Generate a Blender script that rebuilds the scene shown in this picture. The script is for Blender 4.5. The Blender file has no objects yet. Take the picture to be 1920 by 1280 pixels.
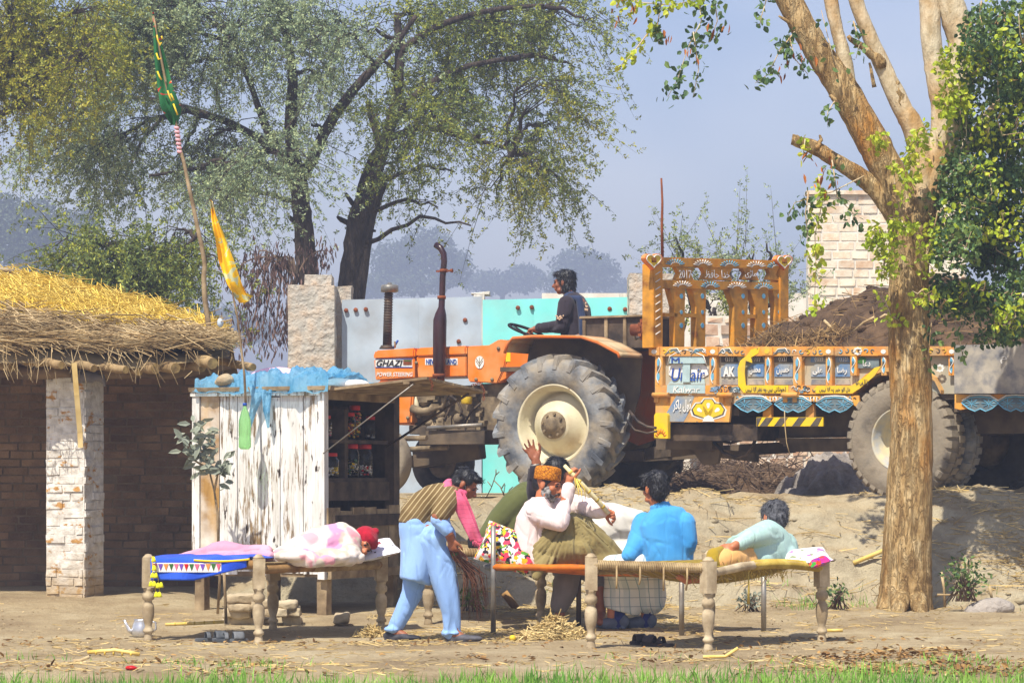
import bpy, bmesh, math, random
import numpy as np
from mathutils import Vector, Matrix, noise as mnoise
random.seed(7); RNG = np.random.default_rng(11)
SC = bpy.context.scene; COL = SC.collection
F = 5500.0; H = 1.216            # focal length in photo pixels, eye height; horizon at photo row 900
def P(px, py, d): return Vector(((px-960)*d/F, d, H-(py-900)*d/F))
def L(n, d): return n*d/F
def R(a): return math.radians(a)
def V(*a): return Vector(a)
ROAD = 1.04
def sst(a, b, x):
    t = np.clip((np.asarray(x, float)-a)/(b-a), 0, 1); return t*t*(3-2*t)
# ---------- numpy value noise
def _h(ix, iy, iz, s):
    n = (ix.astype(np.int64)*374761393 + iy.astype(np.int64)*668265263 + iz.astype(np.int64)*2147483647 + s*974634221) & 0xffffffff
    n = ((n ^ (n >> 13))*1274126177) & 0xffffffff
    n = (n ^ (n >> 16)) & 0xffffffff
    return n/4294967295.0
def vnoise(p, s=0):
    p = np.asarray(p, float); i = np.floor(p); f = p-i; f = f*f*(3-2*f); i = i.astype(np.int64)
    x, y, z = i[..., 0], i[..., 1], i[..., 2]; fx, fy, fz = f[..., 0], f[..., 1], f[..., 2]
    def l(a, b, t): return a+(b-a)*t
    c = [[[_h(x+a, y+b, z+c_, s) for c_ in (0, 1)] for b in (0, 1)] for a in (0, 1)]
    return l(l(l(c[0][0][0], c[1][0][0], fx), l(c[0][1][0], c[1][1][0], fx), fy),
             l(l(c[0][0][1], c[1][0][1], fx), l(c[0][1][1], c[1][1][1], fx), fy), fz)*2-1
def fbm(p, o=4, s=0):
    p = np.asarray(p, float); r = 0; a = 1; t = 0
    if p.ndim == 1:
        q = Vector(p)
        for k in range(o): r += a*mnoise.noise(q*2**k+Vector((17.3*k+s*5.1, s*3.7, s*1.3))); t += a; a *= .5
        return r/t*1.5
    for k in range(o):
        r = r+a*vnoise(p*2**k+17.3*k, s+k); t += a; a *= .5
    return r/t
# ---------- object bookkeeping
def tag(o, label=None, cat=None, group=None, kind=None):
    if label: o['label'] = label
    if cat: o['category'] = cat
    if group: o['group'] = group
    if kind: o['kind'] = kind
    return o
def thing(name, label, cat, loc=(0, 0, 0), group=None, rz=0):
    o = bpy.data.objects.new(name, None); COL.objects.link(o); o.empty_display_size = .1
    o.location = loc; o.rotation_euler = (0, 0, rz)
    return tag(o, label, cat, group)
def wmat(o):
    m = Matrix.Translation(o.location) @ o.rotation_euler.to_matrix().to_4x4()
    return (wmat(o.parent) @ o.matrix_parent_inverse @ m) if o.parent else m
def link(name, me, mat=None, parent=None, local=False):
    """mesh given in world coordinates (or, local=True, in its parent's own axes)"""
    o = bpy.data.objects.new(name, me); COL.objects.link(o)
    if mat is not None:
        for m in (mat if isinstance(mat, (list, tuple)) else [mat]): me.materials.append(m)
    if parent is not None:
        o.parent = parent
        o.matrix_parent_inverse = Matrix() if local else wmat(parent).inverted()
    return o
def copy_tree(o, parent=None):
    c = o.copy(); COL.objects.link(c)
    if parent is not None: c.parent = parent
    for ch in [x for x in bpy.data.objects if x.parent == o]: copy_tree(ch, c)
    return c
def npmesh(name, verts, faces, smooth=False, mi=None):
    """verts (N,3), faces (M,k) numpy, all faces of the same size"""
    verts = np.asarray(verts, np.float32); faces = np.asarray(faces, np.int32); M_, k = faces.shape
    me = bpy.data.meshes.new(name); me.vertices.add(len(verts)); me.vertices.foreach_set('co', verts.ravel())
    me.loops.add(M_*k); me.loops.foreach_set('vertex_index', faces.ravel())
    me.polygons.add(M_); me.polygons.foreach_set('loop_start', np.arange(0, M_*k, k, dtype=np.int32))
    try: me.polygons.foreach_set('loop_total', np.full(M_, k, np.int32))
    except Exception: pass
    if mi is not None: me.polygons.foreach_set('material_index', np.asarray(mi, np.int32))
    me.polygons.foreach_set('use_smooth', np.full(M_, bool(smooth)))
    me.update(calc_edges=True); return me
class MB:
    """collects shapes and links them as one mesh"""
    def __init__(s): s.v = []; s.f = []; s.m = []; s.sm = []; s.cur = 0; s.smooth = False
    def add(s, vs, fs, smooth=None):
        b = len(s.v); s.v += [tuple(v) for v in vs]
        for f in fs: s.f.append([i+b for i in f]); s.m.append(s.cur); s.sm.append(s.smooth if smooth is None else smooth)
        return s
    def hexa(s, p): return s.add(p, [(0, 3, 2, 1), (4, 5, 6, 7), (0, 1, 5, 4), (1, 2, 6, 5), (2, 3, 7, 6), (3, 0, 4, 7)])
    def box(s, a, b, jit=0):
        x0, y0, z0 = a; x1, y1, z1 = b
        p = [(x0, y0, z0), (x1, y0, z0), (x1, y1, z0), (x0, y1, z0), (x0, y0, z1), (x1, y0, z1), (x1, y1, z1), (x0, y1, z1)]
        if jit: p = [tuple(c+random.uniform(-jit, jit) for c in q) for q in p]
        return s.hexa(p)
    def obox(s, o, ux, uy, uz, jit=0):
        o, ux, uy, uz = Vector(o), Vector(ux), Vector(uy), Vector(uz)
        p = [o, o+ux, o+ux+uy, o+uy, o+uz, o+ux+uz, o+ux+uy+uz, o+uy+uz]
        if jit: p = [q+Vector([random.uniform(-jit, jit) for _ in range(3)]) for q in p]
        return s.hexa(p)
    def bar(s, a, b, w, h=None, up=(0, 0, 1)):
        a, b = Vector(a), Vector(b); h = h or w; d = (b-a).normalized(); u = Vector(up)
        x = d.cross(u)
        if x.length < 1e-4: x = d.cross(Vector((1, 0, 0)))
        x.normalize(); y = x.cross(d).normalized()
        return s.obox(a-x*w/2-y*h/2, x*w, b-a, y*h)
    def tube(s, pts, rad, n=8, cap=True, smooth=True):
        pts = [Vector(p) for p in pts]; K = len(pts)
        rad = [rad]*K if not hasattr(rad, '__len__') else list(rad)
        vs = []; fs = []; prev = None
        for i, p in enumerate(pts):
            d = (pts[min(i+1, K-1)]-pts[max(i-1, 0)])
            d = d.normalized() if d.length > 1e-9 else Vector((0, 0, 1))
            if prev is None:
                a = d.orthogonal().normalized()
            else:
                a = prev-d*prev.dot(d); a = a.normalized() if a.length > 1e-6 else d.orthogonal().normalized()
            prev = a; b = d.cross(a)
            for k in range(n):
                t = 2*math.pi*k/n; vs.append(p+(a*math.cos(t)+b*math.sin(t))*rad[i])
        for i in range(K-1):
            for k in range(n):
                k2 = (k+1) % n; fs.append((i*n+k, i*n+k2, (i+1)*n+k2, (i+1)*n+k))
        s.add(vs, fs, smooth)
        if cap:
            b = len(s.v)-len(vs)
            s.f.append([b+k for k in range(n)][::-1]); s.m.append(s.cur); s.sm.append(False)
            s.f.append([b+(K-1)*n+k for k in range(n)]); s.m.append(s.cur); s.sm.append(False)
        return s
    def lathe(s, o, prof, n=16, axis=(0, 0, 1), smooth=True, cap=True, arc=None):
        """prof: list of (radius, height along axis)"""
        o = Vector(o); ax = Vector(axis).normalized(); a = ax.orthogonal().normalized()
        if abs(ax.z) > .9: a = Vector((1, 0, 0)); a = (a-ax*a.dot(ax)).normalized()
        b = ax.cross(a); vs = []; fs = []; K = len(prof)
        for r, h in prof:
            for k in range(n):
                t = 2*math.pi*k/n; vs.append(o+ax*h+(a*math.cos(t)+b*math.sin(t))*r)
        for i in range(K-1):
            for k in range(n):
                k2 = (k+1) % n; fs.append((i*n+k, i*n+k2, (i+1)*n+k2, (i+1)*n+k))
        s.add(vs, fs, smooth)
        if cap:
            b0 = len(s.v)-len(vs)
            if prof[0][0] > 1e-4: s.f.append([b0+k for k in range(n)][::-1]); s.m.append(s.cur); s.sm.append(False)
            if prof[-1][0] > 1e-4: s.f.append([b0+(K-1)*n+k for k in range(n)]); s.m.append(s.cur); s.sm.append(False)
        return s
    def prism(s, poly, ext):
        """poly: 3D points in order; ext: extrusion vector"""
        n = len(poly); e = Vector(ext); p = [Vector(q) for q in poly]
        return s.add(p+[q+e for q in p], [tuple(range(n))[::-1], tuple(range(n, 2*n))]+[(i, (i+1) % n, (i+1) % n+n, i+n) for i in range(n)])
    def sphere(s, c, r, n=10, m=7, rz=None):
        c = Vector(c); r = (r, r, r) if not hasattr(r, '__len__') else r; vs = []; fs = []
        for i in range(m+1):
            t = math.pi*i/m
            for k in range(n):
                a = 2*math.pi*k/n; q = Vector((r[0]*math.sin(t)*math.cos(a), r[1]*math.sin(t)*math.sin(a), r[2]*math.cos(t)))
                if rz is not None: q = rz @ q
                vs.append(c+q)
        for i in range(m):
            for k in range(n):
                k2 = (k+1) % n; fs.append((i*n+k, (i+1)*n+k, (i+1)*n+k2, i*n+k2))
        return s.add(vs, fs, True)
    def grid(s, fn, nu, nv, smooth=True, thick=0):
        vs = [Vector(fn(i/nu, j/nv)) for i in range(nu+1) for j in range(nv+1)]; w = nv+1
        fs = [(i*w+j, (i+1)*w+j, (i+1)*w+j+1, i*w+j+1) for i in range(nu) for j in range(nv)]
        return s.add(vs, fs, smooth)
    def build(s, name, mat=None, parent=None, local=False, bevel=0, seg=2, solid=0, wn=False):
        me = bpy.data.meshes.new(name); me.from_pydata([tuple(v) for v in s.v], [], s.f)
        me.polygons.foreach_set('material_index', s.m); me.polygons.foreach_set('use_smooth', s.sm)
        bm = bmesh.new(); bm.from_mesh(me); bmesh.ops.recalc_face_normals(bm, faces=bm.faces)
        if bevel:
            bmesh.ops.bevel(bm, geom=[e for e in bm.edges if e.is_manifold and e.calc_face_angle(0) > .5], offset=bevel, segments=seg, affect='EDGES', clamp_overlap=True)
        bm.to_mesh(me); bm.free(); me.update()
        o = link(name, me, mat, parent, local)
        if solid:
            md = o.modifiers.new('thick', 'SOLIDIFY'); md.thickness = solid; md.offset = 0
        return o
TMP = bpy.data.scenes.new('workbench')
# ---------- organic shapes: overlapping closed pieces fused by a voxel remesh
def frame(d, up=(0, 0, 1)):
    d = Vector(d).normalized(); u = Vector(up); x = d.cross(u)
    if x.length < 1e-3: x = d.cross(Vector((0, 1, 0)))
    x.normalize(); return x, d, x.cross(d).normalized()
class Blob(MB):
    def cap(s, a, b, ra, rb, n=10):
        a, b = Vector(a), Vector(b); d = b-a
        if d.length < 1e-6: return s.sphere(a, ra, n, 6)
        d.normalize(); pts = []; rs = []
        for t in (90, 60, 30): pts.append(a-d*ra*math.sin(R(t))); rs.append(max(ra*math.cos(R(t)), .0006))
        pts.append(a); rs.append(ra); pts.append(b); rs.append(rb)
        for t in (30, 60, 90): pts.append(b+d*rb*math.sin(R(t))); rs.append(max(rb*math.cos(R(t)), .0006))
        return s.tube(pts, rs, n)
    def chain(s, pts, rad, n=10):
        rad = [rad]*len(pts) if not hasattr(rad, '__len__') else rad
        for i in range(len(pts)-1): s.cap(pts[i], pts[i+1], rad[i], rad[i+1], n)
        return s
    def ell(s, c, r, X=None, Y=None):
        if X is None: return s.sphere(c, r, 14, 10)
        X = Vector(X).normalized(); Y = Vector(Y); Y = (Y-X*Y.dot(X)).normalized(); Z = X.cross(Y)
        return s.sphere(c, r, 14, 10, Matrix((X, Y, Z)).transposed())
    def loft(s, rings, n=16, side=(1, 0, 0)):
        """rings: (centre, half width along side, half depth, [side])"""
        K = len(rings); vs = []; fs = []; C = [Vector(r[0]) for r in rings]
        for i, r in enumerate(rings):
            d = (C[min(i+1, K-1)]-C[max(i-1, 0)]).normalized(); sd = Vector(r[3] if len(r) > 3 else side)
            a = (sd-d*sd.dot(d)).normalized(); b = d.cross(a)
            for k in range(n):
                t = 2*math.pi*k/n; vs.append(C[i]+a*math.cos(t)*r[1]+b*math.sin(t)*r[2])
        for i in range(K-1):
            for k in range(n):
                k2 = (k+1) % n; fs.append((i*n+k, i*n+k2, (i+1)*n+k2, (i+1)*n+k))
        fs += [tuple(range(n))[::-1], tuple((K-1)*n+k for k in range(n))]
        return s.add(vs, fs, True)
    def fuse(s, name, mat, parent=None, vox=.008, smooth=3, folds=None, local=False, extra=None):
        me = bpy.data.meshes.new(name); me.from_pydata([tuple(v) for v in s.v], [], s.f)
        bm = bmesh.new(); bm.from_mesh(me); bmesh.ops.recalc_face_normals(bm, faces=bm.faces); bm.to_mesh(me); bm.free()
        t = bpy.data.objects.new('tmp', me); TMP.collection.objects.link(t)
        md = t.modifiers.new('r', 'REMESH'); md.mode = 'VOXEL'; md.voxel_size = vox; md.use_smooth_shade = True
        if smooth:
            ms = t.modifiers.new('s', 'SMOOTH'); ms.factor = .5; ms.iterations = smooth
        dg = TMP.view_layers[0].depsgraph; dg.update()
        m2 = bpy.data.meshes.new_from_object(t.evaluated_get(dg)); m2.name = name
        bpy.data.objects.remove(t); bpy.data.meshes.remove(me)
        if folds:
            for fd in (folds if isinstance(folds, list) else [folds]): fold(m2, *fd)
        m2.materials.clear()
        return link(name, m2, mat, parent, local)
def fold_radial(me, apex, amp, freq, seed=0):
    c = mco(me); n = mno(me); d = c-np.array(apex); an = np.arctan2(d[:, 2], d[:, 0]); rr = np.sqrt((d**2).sum(1)); q = np.stack([an*freq, c[:, 1]*1.5, rr*.8], 1)
    v = vnoise(q, seed)*.7-1.0*np.exp(-(vnoise(q*1.3+5, seed+1)/.15)**2)+.25; setco(me, c+n*(amp*v*np.clip(rr/.12, .15, 1))[:, None])
def mco(me):
    a = np.empty(len(me.vertices)*3, np.float32); me.vertices.foreach_get('co', a); return a.reshape(-1, 3).astype(float)
def mno(me):
    a = np.empty(len(me.vertices)*3, np.float32); me.vertices.foreach_get('normal', a); return a.reshape(-1, 3).astype(float)
def setco(me, c): me.vertices.foreach_set('co', np.asarray(c, np.float32).ravel()); me.update()
def fold(me, amp, freq, along=(0, 0, 1), stretch=.2, seed=0, ridged=True, mask=None):
    """wrinkles that run along a direction"""
    c = mco(me); n = mno(me); a = np.array(Vector(along).normalized()); p = c+.05*np.stack([vnoise(c*4+k*9, seed) for k in range(3)], 1)
    q = p-np.outer(p @ a, a)*(1-stretch); v = fbm(q*freq, 2, seed)
    if ridged: w0 = vnoise(q*freq*.55+9, seed+3); v = .5*w0-.8*np.exp(-(vnoise(q*freq*.8+3, seed)/.13)**2)*(.4+.6*(w0 > -.1))+.2
    if mask is not None: v = v*mask(c)
    setco(me, c+n*(1.75*amp*v)[:, None])
# ---------- materials
def C(r, g, b, a=1):
    f = lambda u: (u/255/12.92 if u/255 <= .04045 else ((u/255+.055)/1.055)**2.4)
    return (f(r), f(g), f(b), a)
class NT:
    def __init__(s, name):
        s.m = bpy.data.materials.new(name); s.m.use_nodes = True; s.t = s.m.node_tree
        s.b = s.t.nodes['Principled BSDF']; s.out = s.t.nodes['Material Output']
        s.co = None
    def n(s, typ, inp=None, out=0, **at):
        nd = s.t.nodes.new('ShaderNode'+typ)
        for k, v in at.items(): setattr(nd, k, v)
        for k, v in (inp or {}).items():
            so = nd.inputs[k]
            if isinstance(v, bpy.types.NodeSocket): s.t.links.new(v, so)
            else: so.default_value = v
        return nd.outputs[out]
    def obj(s, scale=(1, 1, 1), rot=(0, 0, 0), loc=(0, 0, 0)):
        if s.co is None: s.co = s.n('TexCoord', out=3)
        return s.n('Mapping', {'Vector': s.co, 'Scale': scale, 'Rotation': rot, 'Location': loc})
    def noise(s, scale, vec=None, det=5, rough=.55, dist=0): return s.n('TexNoise', {'Scale': scale, 'Vector': vec or s.obj(), 'Detail': det, 'Roughness': rough, 'Distortion': dist})
    def ramp(s, fac, stops, interp='LINEAR'):
        nd = s.t.nodes.new('ShaderNodeValToRGB'); nd.color_ramp.interpolation = interp; e = nd.color_ramp.elements
        while len(e) < len(stops): e.new(.5)
        for el, (p, c) in zip(e, stops): el.position = p; el.color = c if hasattr(c, '__len__') else (c, c, c, 1)
        s.t.links.new(fac, nd.inputs[0]); return nd.outputs[0]
    def mix(s, fac, a, b, mode='MIX'):
        nd = s.t.nodes.new('ShaderNodeMix'); nd.data_type = 'RGBA'; nd.blend_type = mode
        for i, v in ((0, fac), (6, a), (7, b)):
            if isinstance(v, bpy.types.NodeSocket): s.t.links.new(v, nd.inputs[i])
            else: nd.inputs[i].default_value = v
        return nd.outputs[2]
    def math(s, op, a, b=0, c=0, clamp=False): return s.n('Math', {0: a, 1: b, 2: c}, operation=op, use_clamp=clamp)
    def xyz(s, vec=None):
        nd = s.t.nodes.new('ShaderNodeSeparateXYZ'); s.t.links.new(vec or s.obj(), nd.inputs[0]); return nd.outputs
    def isl(s): return s.n('NewGeometry', out=8)
    def done(s, col, rough=.8, bump=None, bst=.3, bdist=.01, metal=0, spec=.3, **kw):
        def put(k, v):
            if isinstance(v, bpy.types.NodeSocket): s.t.links.new(v, s.b.inputs[k])
            else: s.b.inputs[k].default_value = v
        put('Base Color', col); put('Roughness', rough); put('Metallic', metal); put('Specular IOR Level', spec)
        for k, v in kw.items(): put(k.replace('_', ' '), v)
        if bump is not None: put('Normal', s.n('Bump', {'Height': bump, 'Strength': bst, 'Distance': bdist}))
        return s.m
def pm(name, c1, c2, scale=4, lo=.35, hi=.65, rough=.85, bump=.3, bscale=40, bdist=.006, stretch=(1, 1, 1), metal=0, isl=0, dirt=None, spec=.25, det=6, speck=None, **kw):
    t = NT(name); v = t.obj(stretch); col = t.ramp(t.noise(scale, v, det), [(lo, c1), (hi, c2)])
    if speck: col = t.mix(t.ramp(t.noise(speck[1], v, 3), [(speck[2], 0), (speck[2]+.06, 1)]), col, speck[0])
    if dirt: col = t.mix(t.math('MULTIPLY', t.ramp(t.noise(dirt[2], t.obj(), 5), [(.42, 0), (.7, 1)]), dirt[1]), col, dirt[0])
    if isl:
        k = t.math('MULTIPLY_ADD', t.isl(), isl*2, 1-isl); cm = t.n('CombineXYZ', {0: k, 1: k, 2: k}); col = t.mix(1.0, col, cm, 'MULTIPLY')
    b = t.math('ADD', t.noise(bscale, v, 4), t.math('MULTIPLY', t.noise(scale*2, v, 3), 1.5)) if bump else None
    return t.done(col, rough, b, bump, bdist, metal, spec, **kw)
def flat(name, c, rough=.6, metal=0, spec=.3, **kw):
    t = NT(name); k = t.ramp(t.noise(9), [(.3, .82), (.7, 1.08)]); return t.done(t.mix(1.0, c, k, 'MULTIPLY'), rough, None, 0, 0, metal, spec, **kw)
M = {}
# earth
def _ground():
    t = NT('dry_earth'); v = t.obj()
    c = t.ramp(t.noise(.9, v, 8, .65), [(.3, C(146, 126, 96)), (.5, C(178, 158, 122)), (.7, C(200, 184, 148))])
    c = t.mix(t.ramp(t.noise(4.2, v, 6, .7), [(.45, 0), (.75, .6)]), c, C(138, 114, 80))
    c = t.mix(t.ramp(t.noise(38, v, 3), [(.6, 0), (.72, .6)]), c, C(205, 188, 152))
    c = t.mix(t.ramp(t.noise(55, t.obj((1, 1, 1), (0, 0, 0), (5, 3, 1)), 2), [(.64, 0), (.7, .7)]), c, C(92, 74, 52))
    g = t.n('NewGeometry', out=1); nz = t.xyz(g)[2]
    st = t.ramp(nz, [(.75, 1), (.97, 0)])
    b2 = t.ramp(t.noise(2.3, v, 8, .7), [(.35, C(144, 132, 108)), (.55, C(190, 178, 148)), (.7, C(164, 150, 120))])
    c = t.mix(t.math('MULTIPLY', st, .8), c, b2)
    h = t.math('ADD', t.noise(6, v, 9, .72), t.math('MULTIPLY', t.noise(60, v, 3), .25))
    return t.done(c, .95, h, .9, .07, 0, .1)
M['ground'] = _ground()
M['soil'] = pm('dark_soil', C(62, 48, 36), C(104, 82, 60), 5, rough=.97, bump=.8, bscale=35, bdist=.03)
M['ash'] = pm('grey_ash', C(120, 112, 104), C(170, 160, 148), 4, rough=.97, bump=.8, bscale=25, bdist=.03)
M['straw'] = pm('straw', C(176, 148, 88), C(216, 192, 136), 3, isl=.4, bump=0)
M['straw_y'] = pm('yellow_straw', C(204, 168, 56), C(228, 200, 106), 3, isl=.3, bump=0)
M['reed'] = pm('pale_reed', C(150, 126, 88), C(205, 182, 138), 3, isl=.45, bump=0)
M['deadleaf'] = pm('dry_leaf', C(110, 78, 44), C(168, 132, 78), 3, isl=.4, bump=0)
M['twig'] = pm('grey_twig', C(88, 70, 56), C(140, 118, 96), 5, isl=.4, bump=0)
M['grass'] = pm('grass_blade', C(78, 126, 40), C(136, 176, 70), 1.5, isl=.3, bump=0, rough=.6)
# masonry
M['brickdark'] = pm('old_brick', C(106, 82, 62), C(146, 117, 87), 3, isl=.22, bump=.6, bscale=45, bdist=.012)
M['mortar'] = pm('mud_mortar', C(104, 88, 70), C(132, 114, 90), 4, bump=.6, bscale=30, bdist=.012)
def _wash():
    t = NT('whitewashed_brick'); v = t.obj()
    w = t.ramp(t.noise(14, v, 6), [(.3, C(190, 182, 168)), (.65, C(232, 226, 214))])
    k = t.ramp(t.math('ADD', t.noise(7.5, t.obj((1, 1, 1.7)), 6, .6), t.math('MULTIPLY', t.isl(), .1)), [(.63, 0), (.69, 1)])
    c = t.mix(k, w, t.ramp(t.noise(9, v, 4), [(.35, C(176, 128, 66)), (.65, C(196, 150, 92))]))
    z = t.xyz()[2]; low = t.math('MULTIPLY', t.ramp(t.math('ADD', z, t.math('MULTIPLY', t.noise(6, v, 4), .5)), [(.48, 1), (.85, 0)]), .85)
    c = t.mix(low, c, C(176, 150, 108))
    return t.done(c, .95, t.math('ADD', t.noise(30, v, 5), t.noise(9, v, 4)), .6, .015, 0, .1)
M['wash'] = _wash()
M['plaster'] = pm('rough_plaster', C(172, 166, 152), C(212, 206, 192), 5, bump=.9, bscale=14, bdist=.03, dirt=(C(176, 140, 96), .7, 5))
M['wbrick'] = pm('pale_brick', C(204, 172, 138), C(230, 218, 194), 4, lo=.33, hi=.56, isl=.12, bump=.5, bscale=30, bdist=.01)
M['wmortar'] = pm('pale_mortar', C(206, 198, 180), C(232, 226, 212), 3, bump=.4)
M['stone'] = pm('field_stone', C(168, 148, 116), C(206, 190, 158), 6, isl=.15, bump=.6, bscale=25, bdist=.015)
# wood
M['wood_grey'] = pm('weathered_wood', C(120, 100, 74), C(178, 156, 120), 5, stretch=(1, 1, 1), bump=.5, bscale=50, isl=.12, dirt=(C(84, 66, 46), .6, 7))
M['wood_pale'] = pm('pale_turned_wood', C(158, 138, 106), C(206, 188, 154), 7, bump=.4, bscale=60, isl=.1, dirt=(C(122, 100, 72), .5, 9))
M['wood_brown'] = pm('brown_wood', C(132, 96, 54), C(176, 138, 84), 6, bump=.4, bscale=50, isl=.12, dirt=(C(84, 60, 34), .6, 9))
M['wood_dark'] = pm('dark_wood', C(52, 44, 38), C(96, 80, 64), 6, bump=.4, bscale=40, isl=.15)
M['log'] = pm('roof_log', C(132, 108, 74), C(178, 152, 108), 6, bump=.5, bscale=35, isl=.2, dirt=(C(92, 74, 52), .5, 8))
M['logend'] = pm('cut_end', C(150, 122, 74), C(190, 160, 100), 14, bump=.5, dirt=(C(104, 84, 58), .8, 12))
M['beam'] = pm('smoked_beam', C(96, 80, 64), C(146, 124, 98), 3, stretch=(.5, 2, 2), bump=.5, bscale=30)
def _peel():
    t = NT('peeling_white_paint'); v2 = t.obj((9, 9, .8))
    wood = t.ramp(t.noise(3.5, v2, 6), [(.3, C(84, 66, 46)), (.5, C(138, 112, 76)), (.75, C(168, 144, 106))])
    white = t.ramp(t.noise(7, t.obj((1.5, 1.5, .4)), 6), [(.3, C(206, 202, 192)), (.6, C(236, 233, 226))])
    fine = t.noise(9, t.obj((5, 5, .42)), 8, .7); big = t.noise(2.2, t.obj((2, 2, .8)), 5)
    k = t.ramp(t.math('ADD', t.math('MULTIPLY', fine, .62), t.math('MULTIPLY', big, .5)), [(.60, 0), (.655, 1)])
    c = t.mix(k, white, wood)
    c = t.mix(t.ramp(t.noise(13, t.obj((7, 7, .3)), 5, .6), [(.52, 0), (.68, .55)]), c, C(150, 140, 124))
    c = t.mix(t.ramp(t.noise(5.5, t.obj((2.5, 2.5, .8), (0, 0, 0), (3, 1, 7)), 5), [(.63, 0), (.67, 1)]), c, C(60, 48, 38))
    h = t.math('SUBTRACT', t.noise(30, t.obj((2, 2, .2)), 4), t.math('MULTIPLY', k, .8))
    return t.done(c, .85, h, .6, .006, 0, .2)
M['peel'] = _peel()
M['peel_bare'] = pm('bare_plank', C(140, 102, 50), C(186, 146, 84), 3, stretch=(3, 3, .5), bump=.4, bscale=30, dirt=(C(228, 222, 208), .95, 3))
# metals and paint
M['steel'] = pm('dusty_steel', C(120, 118, 112), C(168, 164, 156), 6, rough=.5, metal=.6, bump=.2, dirt=(C(150, 128, 96), .6, 8))
M['dirtmetal'] = pm('dusty_casting', C(112, 96, 72), C(164, 144, 112), 7, rough=.8, metal=.1, bump=.5, bscale=30, dirt=(C(64, 54, 44), .8, 6))
M['blackmetal'] = pm('black_iron', C(30, 26, 25), C(66, 56, 50), 5, rough=.55, metal=.2, bump=.2, dirt=(C(120, 100, 76), .6, 5))
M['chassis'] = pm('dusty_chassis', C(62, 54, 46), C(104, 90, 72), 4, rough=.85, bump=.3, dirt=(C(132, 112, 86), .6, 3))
M['exhaust'] = pm('dark_red_enamel', C(36, 14, 15), C(58, 20, 20), 5, rough=.28, bump=.1, spec=.6)
M['orange'] = pm('orange_paint', C(236, 110, 8), C(246, 128, 18), 2, rough=.45, bump=.1, dirt=(C(206, 158, 100), .8, 3.2), spec=.4, speck=(C(150, 96, 50), 16, .68))
M['orange_dirty'] = pm('muddy_orange_paint', C(196, 92, 24), C(222, 112, 30), 2, rough=.7, bump=.15, dirt=(C(176, 142, 96), .85, 2.5))
M['fender'] = pm('dusty_fender', C(176, 148, 108), C(204, 182, 142), 3, lo=.3, hi=.6, rough=.85, bump=.15, dirt=(C(214, 124, 44), .75, 2.4))
M['cream'] = pm('cream_rim', C(206, 196, 160), C(232, 224, 194), 4, rough=.55, bump=.15, dirt=(C(168, 142, 96), .8, 4), speck=(C(120, 84, 44), 9, .68))
M['tyre'] = pm('dusty_rubber', C(76, 80, 86), C(140, 142, 142), 5, rough=.9, bump=.5, bscale=30, bdist=.01, dirt=(C(176, 158, 126), .7, 4))
M['tyre_dust'] = pm('mud_caked_rubber', C(128, 116, 98), C(176, 162, 138), 5, rough=.95, bump=.5, bscale=30, bdist=.01, dirt=(C(90, 84, 76), .8, 5))
M['tyre_dark'] = pm('dark_rubber', C(44, 42, 40), C(86, 80, 74), 5, rough=.9, bump=.3)
M['gate'] = pm('grey_sheet', C(166, 180, 190), C(188, 200, 208), 1.6, rough=.55, bump=.08, bscale=6, dirt=(C(150, 146, 138), .5, 2.5), speck=(C(120, 84, 60), 6, .74))
M['gate_t'] = pm('turquoise_sheet', C(122, 220, 210), C(142, 232, 222), 1.6, rough=.5, bump=.06, bscale=6, dirt=(C(150, 196, 186), .5, 2.5))
M['rust'] = pm('rust', C(104, 54, 32), C(150, 84, 48), 8, rough=.9, bump=.4)
M['black'] = flat('black_cloth', C(30, 28, 32), .8)
M['white'] = flat('white_paint', C(232, 228, 218), .6)
M['blueink'] = flat('blue_paint', C(36, 78, 160), .6)
M['yellow'] = pm('yellow_paint', C(236, 196, 20), C(248, 212, 40), 6, rough=.55, bump=.1, dirt=(C(170, 140, 80), .6, 6))
M['skyblue'] = flat('light_blue_paint', C(110, 178, 206), .6)
M['slate'] = pm('slate_paint', C(84, 98, 104), C(126, 138, 138), 9, rough=.7, bump=.1)
M['green'] = flat('green_paint', C(60, 110, 50), .6)
M['red'] = flat('red_plastic', C(200, 26, 24), .4)
M['pink'] = flat('pink_thing', C(240, 130, 170), .6)
M['glassjar'] = NT('jar_glass').done((1, 1, 1, 1), .05, Transmission_Weight=1.0, IOR=1.2)
M['bottle'] = NT('green_bottle_plastic').done(C(176, 234, 164), .12, Transmission_Weight=.75, IOR=1.15)
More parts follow.
